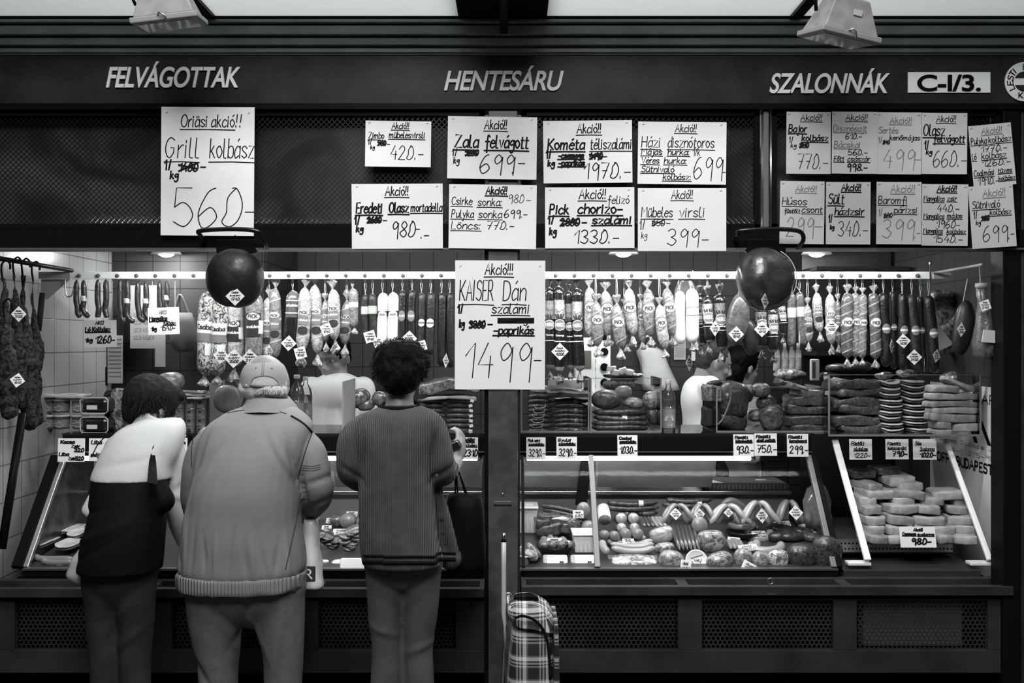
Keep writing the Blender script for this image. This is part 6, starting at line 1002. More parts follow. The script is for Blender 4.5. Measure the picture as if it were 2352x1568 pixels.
# ================================================================ PEOPLE
from mathutils.bvhtree import BVHTree
SKIN = mat('skin', .34, .45, mott=(12, .8), alt=.29, bump=(150, .12)); SKIN2 = mat('weathered_skin', .27, .5, mott=(14, .8), alt=.22, bump=(120, .2))
def loft(mb, d, rows, seg=30, n=2.3, cap=True):
    rs = []
    rows = smooth_line([tuple(map(float, r)) for r in rows], 4)
    for py, a, b, ry, dy in rows:
        l, r = P(a, py, d), P(b, py, d); c = (l+r)/2; rx = (r.x-l.x)/2; g = lambda x: math.copysign(abs(x)**(2/n), x)
        rs.append([(c.x+rx*g(cos(2*pi*j/seg)), c.y+dy+ry*g(sin(2*pi*j/seg)), c.z) for j in range(seg)])
    return mb.rings(rs, cap)
def limb(mb, pts, rr, seg=18, flat=None):
    q = smooth_line([tuple(p)+(r,) for p, r in zip(pts, rr)], 5); ps = [p[:3] for p in q]; rs = [p[3] for p in q]
    mb.tube(ps, rs, seg, flat=flat)
    for p, r in ((ps[0], rs[0]), (ps[-1], rs[-1])): mb.ball(p, (r, r, r), 14)
    return mb
def head(mb, c, R, s=1.0):
    q = lambda x, y, z: V(c)+R @ (V((x, y, z))*s); r3 = lambda *a: tuple(k*s for k in a)
    mb.ball(q(0, -.012, .022), r3(.074, .092, .09), 22, R, 2.1); mb.ball(q(0, .03, -.045), r3(.056, .058, .062), 18, R, 2.2); mb.ball(q(0, .068, -.088), r3(.024, .02, .02), 12, R)
    mb.ball(q(0, .066, .03), r3(.052, .022, .014), 14, R); mb.tube([q(0, .082, .022), q(0, .1, -.006), q(0, .107, -.02), q(0, .092, -.032)], [.008*s, .010*s, .0145*s, .010*s], 10)
    for sx in (-1, 1):
        mb.ball(q(.078*sx, -.008, -.008), r3(.010, .021, .033), 12, R @ rotm(0, 0, .35*sx)); mb.ball(q(.04*sx, .055, -.025), r3(.022, .026, .02), 12, R)
        mb.ball(q(.012*sx, .094, -.03), r3(.008, .009, .006), 8, R)
    mb.ball(q(0, .083, -.056), r3(.023, .012, .0065), 12, R); mb.ball(q(0, .081, -.067), r3(.02, .012, .0075), 12, R)
def eyes(root, c, R, s=1.0):
    for sx in (-1, 1):
        p = V(c)+R @ (V((.031*sx, .068, .012))*s); MB().ball(p, (.012*s,)*3, 12).build('eye', mat('eye_white', .5, .15), root)
        MB().ball(p+R @ V((0, .0095*s, -.001)), (.0055*s,)*3, 8).build('iris', mat('iris_dark', .02, .1), root)
def hand(mb, wrist, fwd, palm, s=1.0, curl=.9, mirror=1):
    f = V(fwd).normalized(); p = V(palm); p = (p-f*p.dot(f)).normalized(); u = f.cross(p).normalized()*mirror; w_ = V(wrist)
    mb.ball(w_+f*.045*s, (.042*s, .022*s, .05*s), 16, Matrix((u, p, f)).transposed(), 2.6)
    for i, (o, L) in enumerate(((-.03, .062), (-.01, .072), (.011, .067), (.03, .052))):
        b = w_+f*.082*s+u*o*s; pts = [b]; a = .25*curl
        for k, l in enumerate((.45, .32, .27)): pts.append(pts[-1]+(f*cos(a)+p*sin(a))*L*l*s*1.05); a += .75*curl
        mb.tube(pts, [.0098*s, .0092*s, .0084*s, .0066*s], 10); mb.ball(pts[-1], (.0066*s,)*3, 8); mb.ball(b, (.010*s,)*3, 8)
    t0 = w_+f*.028*s-u*.032*s; mb.tube([t0, t0+(-u*.028+f*.02+p*.012)*s, t0+(-u*.034+f*.048+p*.026)*s, t0+(-u*.022+f*.07+p*.036)*s], [.013*s, .0115*s, .010*s, .007*s], 10)
def folds(items, sd=0, a0=.003):
    def post(p, n):
        o = a0*nz(p, 9, sd)
        for (cx, cz, ang, ln, wd, am) in items:      # crease lines in the x-z plane
            dx, dz = p.x-cx, p.z-cz; t = dx*cos(ang)+dz*sin(ang); q = -dx*sin(ang)+dz*cos(ang)
            if abs(t) < ln*1.6: o += am*exp(-(q/wd)**2)*exp(-(t/ln)**2)*(1 if n.y < .3 else .3)
        return p+n*o
    return post
def hair_tufts(mb, c, r, n, L, down=.2, th=.0035, zmin=-1):
    for k in range(n):
        a = random.uniform(0, 2*pi); z = random.uniform(zmin, 1); q = sqrt(max(0, 1-z*z)); nrm = V((q*cos(a), q*sin(a), z)); p = V(c)+V((nrm.x*r[0], nrm.y*r[1], nrm.z*r[2]))
        t = (nrm*.6+V((random.uniform(-.6, .6), random.uniform(-.6, .6), -down*2+random.uniform(-.3, .5)))).normalized()
        mb.tube([p-nrm*.008, p+t*L*.5+nrm*.002, p+t*L+V((0, 0, -down*L*.5))], [th, th*.8, th*.15], 5)
def projector(o):
    M = o.matrix_world.copy(); M.translation = root_loc(o); me = o.data; bv = BVHTree.FromPolygons([root_loc(o)+v.co for v in me.vertices], [tuple(p.vertices) for p in me.polygons])
    def f(px, py, off=.001):
        o_ = V((0, -D0, H)); dr = (P(px, py, 1)-o_).normalized(); h = bv.ray_cast(o_, dr); return (h[0]+h[1]*(off if h[1].dot(dr) < 0 else -off)) if h[0] else P(px, py, 3.3)
    return f
def seam(o, pts, r, m, root, name='seam'):
    f = projector(o); q = smooth_line([tuple(map(float, p)) for p in pts], 6); MB().tube([f(*p) for p in q], r, 6).build(name, m, root)
def legs(mb, L, R_, d): 
    for pts, rr in (L, R_): limb(mb, [P(x, y, dd) for x, y, dd in pts], rr, 20)
def shoes(root, xs, d):
    for x in xs:
        c = P(x, 784, d); MB().ball((c.x, c.y+.05, .045), (.05, .13, .05), 18, None, 2.6, flatz=-.042).build('shoe', mat('dark_shoe', .02, .5), root)
zy = lambda py, d: P(0, py, d).z
# ---------------------------------------------------------------- the woman in the ribbed cardigan
dW = 3.35; wo = thing('person', P(922, 784, dW)-V((0, 0, H)), 'person with short dark hair in a long grey ribbed cardigan, holding a wallet', 'person')
b = MB(); R0 = rotm(radians(-8), 0, radians(-6)); hc = P(917, 862, 3.38); head(b, hc, R0, .9)
limb(b, [P(918, 890, 3.38), P(918, 935, 3.37)], [.042, .05]); loft(b, dW, [(936, 870, 970, .06, 0), (966, 848, 984, .07, 0), (1080, 846, 984, .085, 0), (1270, 850, 1000, .085, 0)])
limb(b, [P(852, 995, 3.36), P(812, 1085, 3.38), P(838, 1104, 3.62)], [.04, .036, .026]); limb(b, [P(984, 995, 3.36), P(1014, 1092, 3.38), P(1048, 1060, 3.54)], [.04, .036, .025])
hand(b, P(1048, 1058, 3.545), V((.12, .2, .6)), V((-.75, .3, .1)), .92, 1.0); hand(b, P(838, 1104, 3.62), V((.3, .9, .1)), V((.2, .2, -1)), .92, .7, -1)
legs(b, ([(882, 1290, dW), (884, 1480, dW), (886, 1640, dW), (886, 1770, dW)], [.045, .038, .034, .03]), ([(972, 1290, dW), (968, 1480, dW), (966, 1640, dW), (966, 1770, dW)], [.045, .038, .034, .03]), dW)
b.build('body', SKIN, wo, remesh=.0055); eyes(wo, hc, R0, .9)
KNIT = mat('grey_ribbed_knit', .095, .85, bump=(46, 1.0, 'X'), mott=(18, .6), alt=.07); BAND = mat('black_knit_band', .008, .9)
cg = MB(); rows = [(930, 884, 954, .06, .01), (938, 858, 982, .075, .005), (950, 832, 1008, .095, 0), (975, 818, 1014, .11, 0), (1020, 818, 1006, .118, 0), (1080, 823, 1002, .12, 0), (1150, 824, 1004, .12, 0), (1220, 826, 1012, .125, 0), (1264, 829, 1020, .128, 0), (1293, 833, 1024, .13, 0)]
loft(cg, dW, rows); limb(cg, [P(842, 980, 3.36), P(815, 1010, 3.36), P(810, 1070, 3.36), P(818, 1090, 3.42), P(838, 1104, 3.56)], [.05, .056, .056, .052, .042]); limb(cg, [P(994, 981, 3.36), P(1004, 1015, 3.36), P(1010, 1065, 3.36), P(1016, 1086, 3.40), P(1036, 1070, 3.52)], [.046, .047, .05, .048, .034])
limb(cg, [P(1000, 1130, 3.42), P(1016, 1190, 3.42), P(1030, 1262, 3.44), P(1034, 1282, 3.44)], [.03, .036, .042, .042], flat=.7)
card_ = cg.build('cardigan', KNIT, wo, remesh=.006, post=folds([(P(838, 0, dW).x, zy(1060, dW), 1.5, .10, .012, -.012), (P(1000, 0, dW).x, zy(1050, dW), 1.6, .12, .012, -.014), (P(1018, 0, dW).x, zy(1085, dW), .6, .05, .01, -.007), (P(815, 0, dW).x, zy(1085, dW), -.6, .05, .01, -.006), (P(1012, 0, dW).x, zy(1220, dW), 1.7, .12, .01, -.012)], 2))
for y0, y1 in ((1270, 1276), (1284, 1293)):
    f = projector(card_); pts = [f(px, y0+(px-830)*.0+(6 if px < 880 else 8 if px < 1000 else 0), .001) for px in range(836, 1050, 6)]; MB().tube(pts, .0042*(1 if y0 < 1280 else 1.5), 6).build('hem_stripe', BAND, wo)
MB().tube([P(918, 930, dW)+V((cos(t)*.062, sin(t)*.072+.008, -.008+.02*(sin(t) > 0)*sin(t))) for t in [i*pi/12 for i in range(24)]], .008, 8, close=True).build('collar_band', BAND, wo)
seam(card_, [(1002, 1150), (1004, 1200), (1006, 1262)], .0012, mat('seam_dark', .03, .9), wo)
DEN = mat('grey_denim', .085, .85, bump=(220, .25), mott=(9, .7), alt=.055)
tr_ = MB(); loft(tr_, dW, [(1262, 838, 1014, .09, 0), (1300, 836, 1018, .082, 0), (1325, 850, 1002, .07, 0), (1352, 885, 968, .05, 0), (1370, 915, 938, .02, 0)]); legs(tr_, ([(882, 1300, dW), (886, 1400, dW), (888, 1480, dW), (888, 1570, dW), (886, 1760, dW)], [.064, .06, .052, .054, .06]), ([(972, 1300, dW), (966, 1400, dW), (962, 1480, dW), (964, 1570, dW), (966, 1760, dW)], [.064, .058, .05, .05, .058]), dW)
tr_.build('trousers', DEN, wo, remesh=.008, post=folds([(P(905, 0, dW).x, zy(1345, dW), 2.6, .06, .01, -.006), (P(955, 0, dW).x, zy(1340, dW), .6, .06, .01, -.006), (P(885, 0, dW).x, zy(1440, dW), 2.8, .05, .012, .005), (P(965, 0, dW).x, zy(1480, dW), .4, .05, .012, .006)], 5)); shoes(wo, (886, 966), dW)
HAIRD = mat('dark_hair', .006, .55, bump=(120, .8), spec=.3)
hm = MB(); loft(hm, 3.38, [(781, 900, 942, .03, 0), (786, 880, 958, .07, -.005), (800, 866, 972, .095, -.005), (825, 860, 978, .105, -.005), (850, 862, 979, .105, -.01), (874, 872, 970, .092, -.02), (892, 884, 956, .07, -.028), (903, 894, 944, .04, -.03)])
hm.build('hair', HAIRD, wo, remesh=.006, post=lambda p, n: p+n*(.007*nz(p, 28, 3)+.005*nz(p, 60, 9)))
ht = MB(); hair_tufts(ht, P(919, 838, 3.38), (.088, .1, .084), 900, .02, .1, .0014, -.6); ht.build('loose_hair', HAIRD, wo)
wl = thing('wallet', P(1046, 1036, 3.60), "black wallet held up in the cardigan woman's right hand", 'wallet'); MB().box(P(1047, 1020, 3.55), (.042, .075, .03), rotm(radians(12), radians(-28), radians(-12))).build('leather', mat('black_leather', .008, .3, coat=.4, bump=(90, .3)), wl, smooth=False, bev=.005)
bb = thing('shopping_bag', P(1070, 1310, 3.52), "large black shopping bag hanging from the cardigan woman's arm beside the pillar", 'bag'); BLB = mat('black_bag_fabric', .005, .5, bump=(25, .3))
loft(MB(), 3.52, [(1132, 1034, 1098, .03, 0), (1142, 1026, 1108, .05, 0), (1200, 1022, 1114, .07, 0), (1290, 1022, 1116, .075, 0), (1308, 1030, 1110, .05, 0)], 24, 3).build('bag_body', BLB, bb, post=lambda p, n: p+n*.006*nz(p, 14, 4))
for o in (0, 1): MB().tube(smooth_line([tuple(P(x, y, 3.5+.03*o)) for x, y in ((1046+6*o, 1140), (1046+3*o, 1100), (1048+2*o, 1076), (1056, 1090), (1074-4*o, 1138))], 5), .0032, 6).build('strap', BLB, bb)
# ---------------------------------------------------------------- the man in cap and jacket
dM = 3.3; ma = thing('person', P(575, 784, dM)-V((0, 0, H)), 'person in a pale cap, mid-grey jacket and grey trousers, middle of three customers', 'person')
b = MB(); R0 = rotm(radians(-14), 0, radians(-10)); hc = P(610, 888, 3.44); head(b, hc, R0, .96)
limb(b, [P(606, 905, 3.42), P(598, 950, 3.38)], [.052, .06]); loft(b, dM, [(950, 520, 672, .07, .07), (985, 482, 704, .095, .05), (1120, 445, 690, .11, .01), (1320, 450, 680, .1, 0)])
limb(b, [P(478, 1005, 3.35), P(452, 1170, 3.42), P(490, 1235, 3.66)], [.038, .036, .028]); limb(b, [P(706, 1025, 3.35), P(728, 1125, 3.36), P(694, 1180, 3.62)], [.038, .036, .028])
hand(b, P(490, 1235, 3.66), V((.25, .9, -.1)), V((.2, -.2, -1)), 1.0, .8, -1); hand(b, P(694, 1180, 3.62), V((-.2, .9, -.1)), V((-.2, -.2, -1)), 1.0, .8)
legs(b, ([(500, 1350, dM), (505, 1520, dM), (505, 1640, dM), (505, 1770, dM)], [.075, .055, .05, .04]), ([(640, 1350, dM), (648, 1520, dM), (648, 1640, dM), (648, 1770, dM)], [.075, .055, .05, .04]), dM)
b.build('body', SKIN2, ma, remesh=.0055); eyes(ma, hc, R0, .96)
JACK = mat('grey_poplin_jacket', .215, .7, bump=(170, .08), mott=(5, .9), alt=.19); JSEAM = mat('jacket_seam', .03, .8); 
jk = MB(); loft(jk, dM, [(934, 552, 656, .07, .085), (944, 524, 676, .085, .075), (960, 490, 700, .1, .06), (985, 464, 714, .12, .04), (1040, 450, 704, .138, .015), (1120, 440, 692, .148, 0), (1200, 426, 692, .152, 0), (1260, 416, 699, .152, 0), (1300, 413, 702, .15, 0), (1316, 418, 696, .144, 0), (1336, 418, 694, .14, 0)])
limb(jk, [P(494, 1016, 3.34), P(470, 1040, 3.35), P(456, 1100, 3.37), P(458, 1170, 3.43), P(480, 1225, 3.6)], [.055, .058, .058, .056, .045]); limb(jk, [P(690, 1018, 3.34), P(712, 1045, 3.33), P(724, 1100, 3.33), P(727, 1138, 3.37), P(706, 1168, 3.54)], [.055, .057, .056, .056, .046])
X = lambda px: P(px, 0, dM).x; Z = lambda py: zy(py, dM); fl = [(X(468), Z(1050), 1.25, .09, .012, -.012), (X(486), Z(1110), 1.1, .09, .014, .008), (X(690), Z(1085), 1.75, .1, .012, -.014), (X(672), Z(1060), 2.1, .07, .014, .009), (X(652), Z(1040), 2.1, .08, .012, -.006), (X(500), Z(1040), .9, .08, .014, -.006), (X(740), Z(1100), .3, .05, .012, -.006), (X(730), Z(1160), .5, .05, .012, -.007), (X(445), Z(1190), 1.4, .1, .012, .007)]
for k, px in enumerate((432, 448, 470, 500, 524, 556, 590, 606, 628, 655, 676, 690)): fl.append((X(px), Z(1285-(k*37 % 40)), pi/2+(.12 if px > 600 else -.08)*(k % 3-.5), .05+.02*(k % 3), .007, (-.006, .005, -.004)[k % 3]))
jo = jk.build('jacket', JACK, ma, remesh=.006, post=folds(fl, 7, .004))
WB = MB(); loft(WB, dM, [(1310, 413, 701, .15, 0), (1316, 410, 703, .153, 0), (1336, 411, 701, .152, 0), (1345, 414, 697, .148, 0)], 60); WB.build('waistband', mat('waistband_knit', .23, .75, bump=(28, .9, 'X')), ma, post=lambda p, n: p+n*.0022*sin(p.x*420))
CO = MB(); cr = []
for py, a, c2, ry, dy in ((945, 530, 674, .112, .08), (932, 543, 664, .098, .085), (918, 555, 651, .082, .09), (914, 560, 646, .072, .092), (925, 564, 642, .062, .095)):
    l, r = P(a, py, dM), P(c2, py, dM); m = (l+r)/2; cr.append([(m.x+(r.x-l.x)/2*cos(2*pi*j/32), m.y+dy+ry*sin(2*pi*j/32), m.z+(.016*sin(2*pi*j/32) if j < 16 else 0)-.006*abs(cos(2*pi*j/32))) for j in range(32)])
CO.rings(cr, cap=False).build('collar', JACK, ma)
seam(jo, [(522, 949), (545, 944), (585, 940), (625, 942), (658, 950)], .0012, JSEAM, ma); seam(jo, [(716, 993), (700, 1040), (690, 1075), (683, 1100)], .0016, JSEAM, ma); seam(jo, [(690, 1130), (683, 1180), (668, 1250), (656, 1306)], .0014, JSEAM, ma); seam(jo, [(444, 1000), (440, 1040), (441, 1070)], .0012, JSEAM, ma)
seam(jo, [(668, 955), (690, 968), (704, 979), (716, 992)], .004, mat('epaulette_edge', .02, .8), ma, 'epaulette_edge'); 
for k in range(3): seam(jo, [(694, 1068+k*5), (716, 1070+k*5), (736, 1066+k*5)], .0008, mat('stitch_grey', .1, .8), ma, 'stitching')
pt = MB(); loft(pt, dM, [(1330, 424, 700, .115, 0), (1352, 424, 702, .112, 0), (1385, 440, 690, .098, 0), (1415, 490, 645, .07, 0), (1440, 545, 590, .03, 0)]); legs(pt, ([(494, 1365, dM), (496, 1430, dM), (500, 1500, dM), (502, 1570, dM), (502, 1765, dM)], [.098, .088, .074, .064, .062]), ([(636, 1365, dM), (644, 1430, dM), (650, 1500, dM), (650, 1570, dM), (650, 1765, dM)], [.092, .08, .068, .062, .06]), dM)
pt.build('trousers', mat('grey_flannel', .125, .85, bump=(260, .3), mott=(40, .6), alt=.105), ma, remesh=.008, post=folds([(X(575), Z(1400), 1.2, .07, .012, -.008), (X(600), Z(1440), 2.0, .09, .012, .006), (X(560), Z(1450), .9, .06, .012, -.006), (X(470), Z(1530), -.9, .08, .012, -.008), (X(640), Z(1500), 1.4, .1, .015, .006), (X(660), Z(1400), 1.5, .12, .012, .005)], 9)); shoes(ma, (502, 650), dM)
CAP = mat('pale_cotton_cap', .32, .8, bump=(200, .15), mott=(8, .8), alt=.28); HW = mat('white_hair', .5, .6, bump=(150, .6))
cp = MB(); loft(cp, 3.44, [(825, 592, 624, .03, .0), (828, 580, 636, .055, 0), (838, 566, 650, .085, 0), (855, 557, 658, .1, 0), (872, 554, 662, .104, 0), (887, 553, 663, .104, 0)], 36, 2.1); co = cp.build('cap', CAP, ma, post=lambda p, n: p+n*.0015*nz(p, 30, 2))
MB().ball(P(608, 890, 3.60), (.06, .06, .008), 20, rotm(-.2, 0, 0)).build('cap_visor', CAP, ma)
f = projector(co)
arch_ = [(577, 886), (578, 876), (584, 868), (596, 864), (608, 863), (620, 865), (631, 870), (637, 878), (638, 887)]
hp = MB(); n0 = len(arch_); hp.add([f(x, y+(886.5-y)*k/6, .0012) for k in range(7) for x, y in arch_], [(k*n0+i, k*n0+i+1, (k+1)*n0+i+1, (k+1)*n0+i) for k in range(6) for i in range(n0-1)]); hp.build('hair_in_opening', HW, ma)
seam(co, arch_, .0022, mat('cap_trim', .16, .8), ma, 'opening_trim'); seam(co, [(575, 884), (590, 886), (610, 887), (628, 887), (640, 884)], .005, mat('cap_strap', .15, .7), ma, 'adjuster_strap'); seam(co, [(604, 828), (602, 845), (601, 861)], .0008, mat('stitch_grey', .1, .8), ma, 'stitching'); seam(co, [(607, 828), (606, 845), (605, 861)], .0008, mat('stitch_grey', .1, .8), ma, 'stitching')
for e in ((588, 845), (624, 846)): MB().ball(f(e[0], e[1], 0), (.0035, .003, .0035), 8).build('eyelet', mat('cap_trim', .16, .8), ma)
hw = MB(); loft(hw, 3.44, [(880, 555, 660, .1, 0), (893, 551, 661, .1, 0), (904, 556, 656, .094, 0), (912, 566, 646, .084, 0)], 40); hw.build('hair', HW, ma, post=lambda p, n: p+n*(.003*sin(atan2(p.x-P(607, 0, 3.44).x, p.y+.36)*60)+.003*nz(p, 50, 2)))
tf = MB()
for k in range(520):
    px = random.uniform(553, 659); a = (px-607)/54; y0 = random.uniform(886, 896); dd = 3.44-.1*sqrt(max(0, 1-a*a))-.004
    p = P(px, y0, dd); tf.tube([p, p+V((random.uniform(-.004, .004), -.003, -.014)), p+V((random.uniform(-.006, .006), 0, -.014-.02*abs(a)))], [.0011, .001, .0003], 4)
tf.build('loose_hair', HW, ma)
nape = MB(); nape.ball(P(602, 922, 3.40), (.05, .058, .036), 20); nape.build('nape', SKIN2, ma)
pb = thing('carrier_bag', P(722, 1348, 3.5), 'white plastic carrier bag with a dark letter R patch hanging beside the capped man', 'bag'); pbm = mat('white_carrier_bag', .7, .35)
bo = loft(MB(), 3.42, [(1190, 700, 726, .015, 0), (1200, 698, 730, .03, 0), (1260, 690, 734, .045, 0), (1320, 682, 740, .05, 0), (1346, 680, 742, .045, 0)], 24, 2.6).build('bag_body', pbm, pb, post=lambda p, n: p+n*(.006*nz(p, 22, 3)+.003*nz(p, 50, 1)))
f = projector(bo); q = MB(); xs, ys = [696+4*i for i in range(8)], [1300+5*i for i in range(8)]; q.add([f(x, y, .0012) for y in ys for x in xs], [(j*8+i, j*8+i+1, (j+1)*8+i+1, (j+1)*8+i) for j in range(7) for i in range(7)]); q.build('dark_patch', LABD, pb); q = MB()
q.strokes([[(a, b_) for a, b_ in p] for p in write('R', 702, 716, -1328, 20, 0)], lambda u, v: f(u, -v, .0024), 3.2); q.build('letter', LABW, pb, smooth=False)
# ---------------------------------------------------------------- the bending customer at left
dL = 3.42; le = thing('person', P(285, 784, dL)-V((0, 0, H)), 'person bending over the left counter in a white-shouldered dark jacket and jeans', 'person')
b = MB(); R0 = rotm(radians(-30), radians(4), radians(-42)); hc = P(352, 942, 3.66); head(b, hc, R0, .98)
limb(b, [P(345, 965, 3.62), P(330, 1000, 3.54)], [.05, .055]); loft(b, dL, [(990, 285, 375, .06, .12), (1040, 240, 365, .09, .08), (1150, 222, 355, .09, .02), (1290, 215, 345, .09, 0)])
limb(b, [P(384, 1030, 3.54), P(402, 1140, 3.57), P(432, 1240, 3.64)], [.036, .034, .026]); limb(b, [P(272, 1035, 3.54), P(262, 1120, 3.66), P(272, 1090, 3.84)], [.036, .034, .026]); hand(b, P(432, 1240, 3.62), V((.3, .6, -.5)), V((-.5, .1, -.6)), .98, .8); hand(b, P(272, 1090, 3.84), V((.2, .9, .1)), V((0, .2, -1)), .98, .5, -1)
legs(b, ([(238, 1320, dL), (240, 1480, dL), (242, 1640, dL), (242, 1760, dL)], [.05, .04, .035, .03]), ([(315, 1320, dL), (312, 1480, dL), (312, 1640, dL), (312, 1760, dL)], [.05, .04, .035, .03]), dL); b.build('body', SKIN2, le, remesh=.0055); eyes(le, hc, R0, .98)
JB = mat('black_jacket_fabric', .007, .6, bump=(60, .2)); JW = mat('white_jacket_fabric', .52, .7, bump=(150, .1), mott=(5, .9), alt=.47)
jrows = [(968, 302, 380, .06, .14), (978, 276, 392, .08, .13), (1000, 240, 398, .1, .115), (1040, 214, 394, .12, .09), (1085, 202, 384, .125, .06), (1105, 200, 378, .126, .05)]
Xl = lambda px: P(px, 0, dL).x; Zl = lambda py: zy(py, dL)
jb = MB(); loft(jb, dL, [(1078, 214, 374, .105, .065), (1100, 206, 374, .118, .05), (1150, 204, 374, .125, .03), (1200, 204, 374, .13, .01), (1250, 192, 372, .13, 0), (1308, 184, 368, .13, 0)]); limb(jb, [P(330, 1085, 3.44), P(372, 1150, 3.42)], [.05, .045])
jb.build('jacket_body', JB, le, remesh=.007, post=folds([(Xl(240), Zl(1220), .4, .1, .012, .006), (Xl(250), Zl(1250), .5, .1, .012, -.006), (Xl(220), Zl(1170), .2, .08, .012, -.006)], 11))
jw = MB(); loft(jw, dL, jrows); limb(jw, [P(380, 1004, 3.53), P(394, 1060, 3.55), P(402, 1130, 3.57), P(416, 1195, 3.59), P(430, 1236, 3.62)], [.05, .056, .052, .046, .04]); limb(jw, [P(272, 1030, 3.54), P(266, 1080, 3.6), P(262, 1120, 3.66), P(270, 1096, 3.8)], [.05, .05, .046, .04])
wy = jw.build('jacket_yoke', JW, le, remesh=.006, post=folds([(Xl(380), Zl(1060), 1.7, .08, .014, -.01), (Xl(300), Zl(1060), .2, .08, .014, -.004), (Xl(250), Zl(1030), .8, .07, .014, -.005), (Xl(410), Zl(1120), .5, .05, .012, -.006), (Xl(400), Zl(1160), -.5, .05, .012, .005)], 13))
f = projector(wy); MB().add([f(352, 1020, .002), f(342, 1060, .002), f(338, 1108, .002), f(362, 1112, .002), f(358, 1060, .002)], [(0, 1, 2, 3, 4)]).build('side_panel', JB, le, smooth=False); seam(wy, [(245, 1000), (225, 1020), (210, 1050)], .0018, JB, le, 'piping')
CO = MB(); cr = []
for py, a, c2, ry, dy in ((1002, 285, 392, .085, .15), (985, 292, 384, .075, .16), (968, 300, 372, .065, .17), (966, 304, 368, .058, .17), (980, 306, 368, .055, .17)):
    l, r = P(a, py, dL), P(c2, py, dL); m = (l+r)/2; cr.append([(m.x+(r.x-l.x)/2*cos(2*pi*j/30), m.y+dy+ry*sin(2*pi*j/30), m.z-.016*cos(2*pi*j/30)) for j in range(30)])
CO.rings(cr, cap=False).build('collar', JW, le)
jn = MB(); loft(jn, dL, [(1296, 192, 362, .1, 0), (1325, 194, 360, .09, 0), (1350, 205, 345, .078, 0), (1385, 245, 308, .05, 0), (1405, 265, 288, .02, 0)]); legs(jn, ([(236, 1330, dL), (238, 1420, dL), (240, 1500, dL), (242, 1570, dL), (242, 1760, dL)], [.07, .06, .052, .05, .052]), ([(312, 1330, dL), (312, 1420, dL), (311, 1500, dL), (311, 1570, dL), (311, 1760, dL)], [.072, .062, .054, .052, .052]), dL)
jn.build('jeans', mat('black_denim', .022, .8, bump=(200, .3), mott=(7, .5), alt=.036), le, remesh=.008, post=folds([(Xl(290), Zl(1400), .9, .07, .014, .006), (Xl(305), Zl(1460), .7, .07, .014, .007)], 15)); shoes(le, (242, 311), dL)
hl = MB(); q = lambda x, y, z: V(hc)+R0 @ V((x, y, z)); hl.ball(q(0, -.03, .03), (.085, .1, .092), 26, R0, 2.2); hl.ball(q(0, -.058, -.03), (.06, .048, .055), 20, R0); hl.ball(q(.0, .03, .085), (.06, .06, .032), 18, R0)
hl.build('hair', mat('dark_brown_hair', .016, .5, bump=(110, .9)), le, remesh=.006, post=lambda p, n: p+n*(.005*nz((p.x*2.5, p.y*2.5, p.z*.7), 40, 3)))
ht = MB(); hair_tufts(ht, q(0, -.03, .02), (.085, .098, .088), 700, .026, .8, .0015, -.6); ht.build('loose_hair', mat('dark_brown_hair', .016, .5), le)
lb_ = thing('carrier_bag', P(175, 1335, 3.4), 'small pale carrier bag hanging at the left hip of the bending customer', 'bag'); loft(MB(), 3.44, [(1262, 180, 192, .012, 0), (1290, 164, 198, .03, 0), (1318, 156, 204, .035, 0), (1336, 170, 208, .025, 0)], 20, 2.4).build('bag_body', mat('pale_carrier_bag', .35, .45), lb_, post=lambda p, n: p+n*.006*nz(p, 25, 8))
# ---------------------------------------------------------------- staff behind the counter
def staff(lab, d, hx, hy, R0, s, rows, arms, legx, shirt, hairm, hair, wy=0):
    r = thing('person', V((P(hx, 0, d).x, d-D0, 0)), lab, 'person'); b = MB(); hc = P(hx, hy, d); head(b, hc, R0, s); base_ = rows[0]; m = P((base_[1]+base_[2])/2, base_[0]+8, d); m.y += base_[4]
    limb(b, [hc+R0 @ V((0, -.03, -.03)), m], [.05, .055]); loft(b, d, [(r_[0]+12, r_[1]+9, r_[2]-9, r_[3]*.85, r_[4]) for r_ in rows])
    for pts in arms: limb(b, pts, [.045, .038, .028]); hand(b, pts[-1], pts[-1]-pts[-2], V((0, 0, -1)), s, .7)
    for lx in legx: limb(b, [V((P(lx, 0, d).x, d-D0, .82)), V((P(lx, 0, d).x, d-D0, .45)), V((P(lx, 0, d).x, d-D0, .06))], [.075, .055, .04])
    b.build('body', SKIN, r, remesh=.007); eyes(r, hc, R0, s)
    g = MB(); loft(g, d, rows)
    for pts in arms: limb(g, [pts[0], pts[0]*.45+pts[1]*.55], [.062, .06])
    g.build('shirt', shirt, r, remesh=.008, post=folds([(m.x-.05, m.z-.25, 1.3, .15, .015, .007), (m.x+.06, m.z-.28, 1.8, .15, .015, -.008), (m.x, m.z-.35, 1.5, .12, .012, .006)], hx))
    t = MB(); 
    for lx in legx: limb(t, [V((P(lx, 0, d).x, d-D0, .84)), V((P(lx, 0, d).x, d-D0, .45)), V((P(lx, 0, d).x, d-D0, .08))], [.085, .065, .055])
    t.build('trousers', mat('staff_trousers', .05, .8), r, remesh=.012); shoes(r, legx, d)
    h = MB(); 
    for c, rr in hair: h.ball(hc+R0 @ (V(c)*s), tuple(k*s for k in rr), 22, R0, 2.2)
    h.build('hair', hairm, r, remesh=.006, post=lambda p, n: p+n*.004*nz((p.x*2, p.y*2, p.z), 45, hx)); return r, hc
TS = mat('white_tshirt', .80, .8, mott=(4, .9), alt=.76)
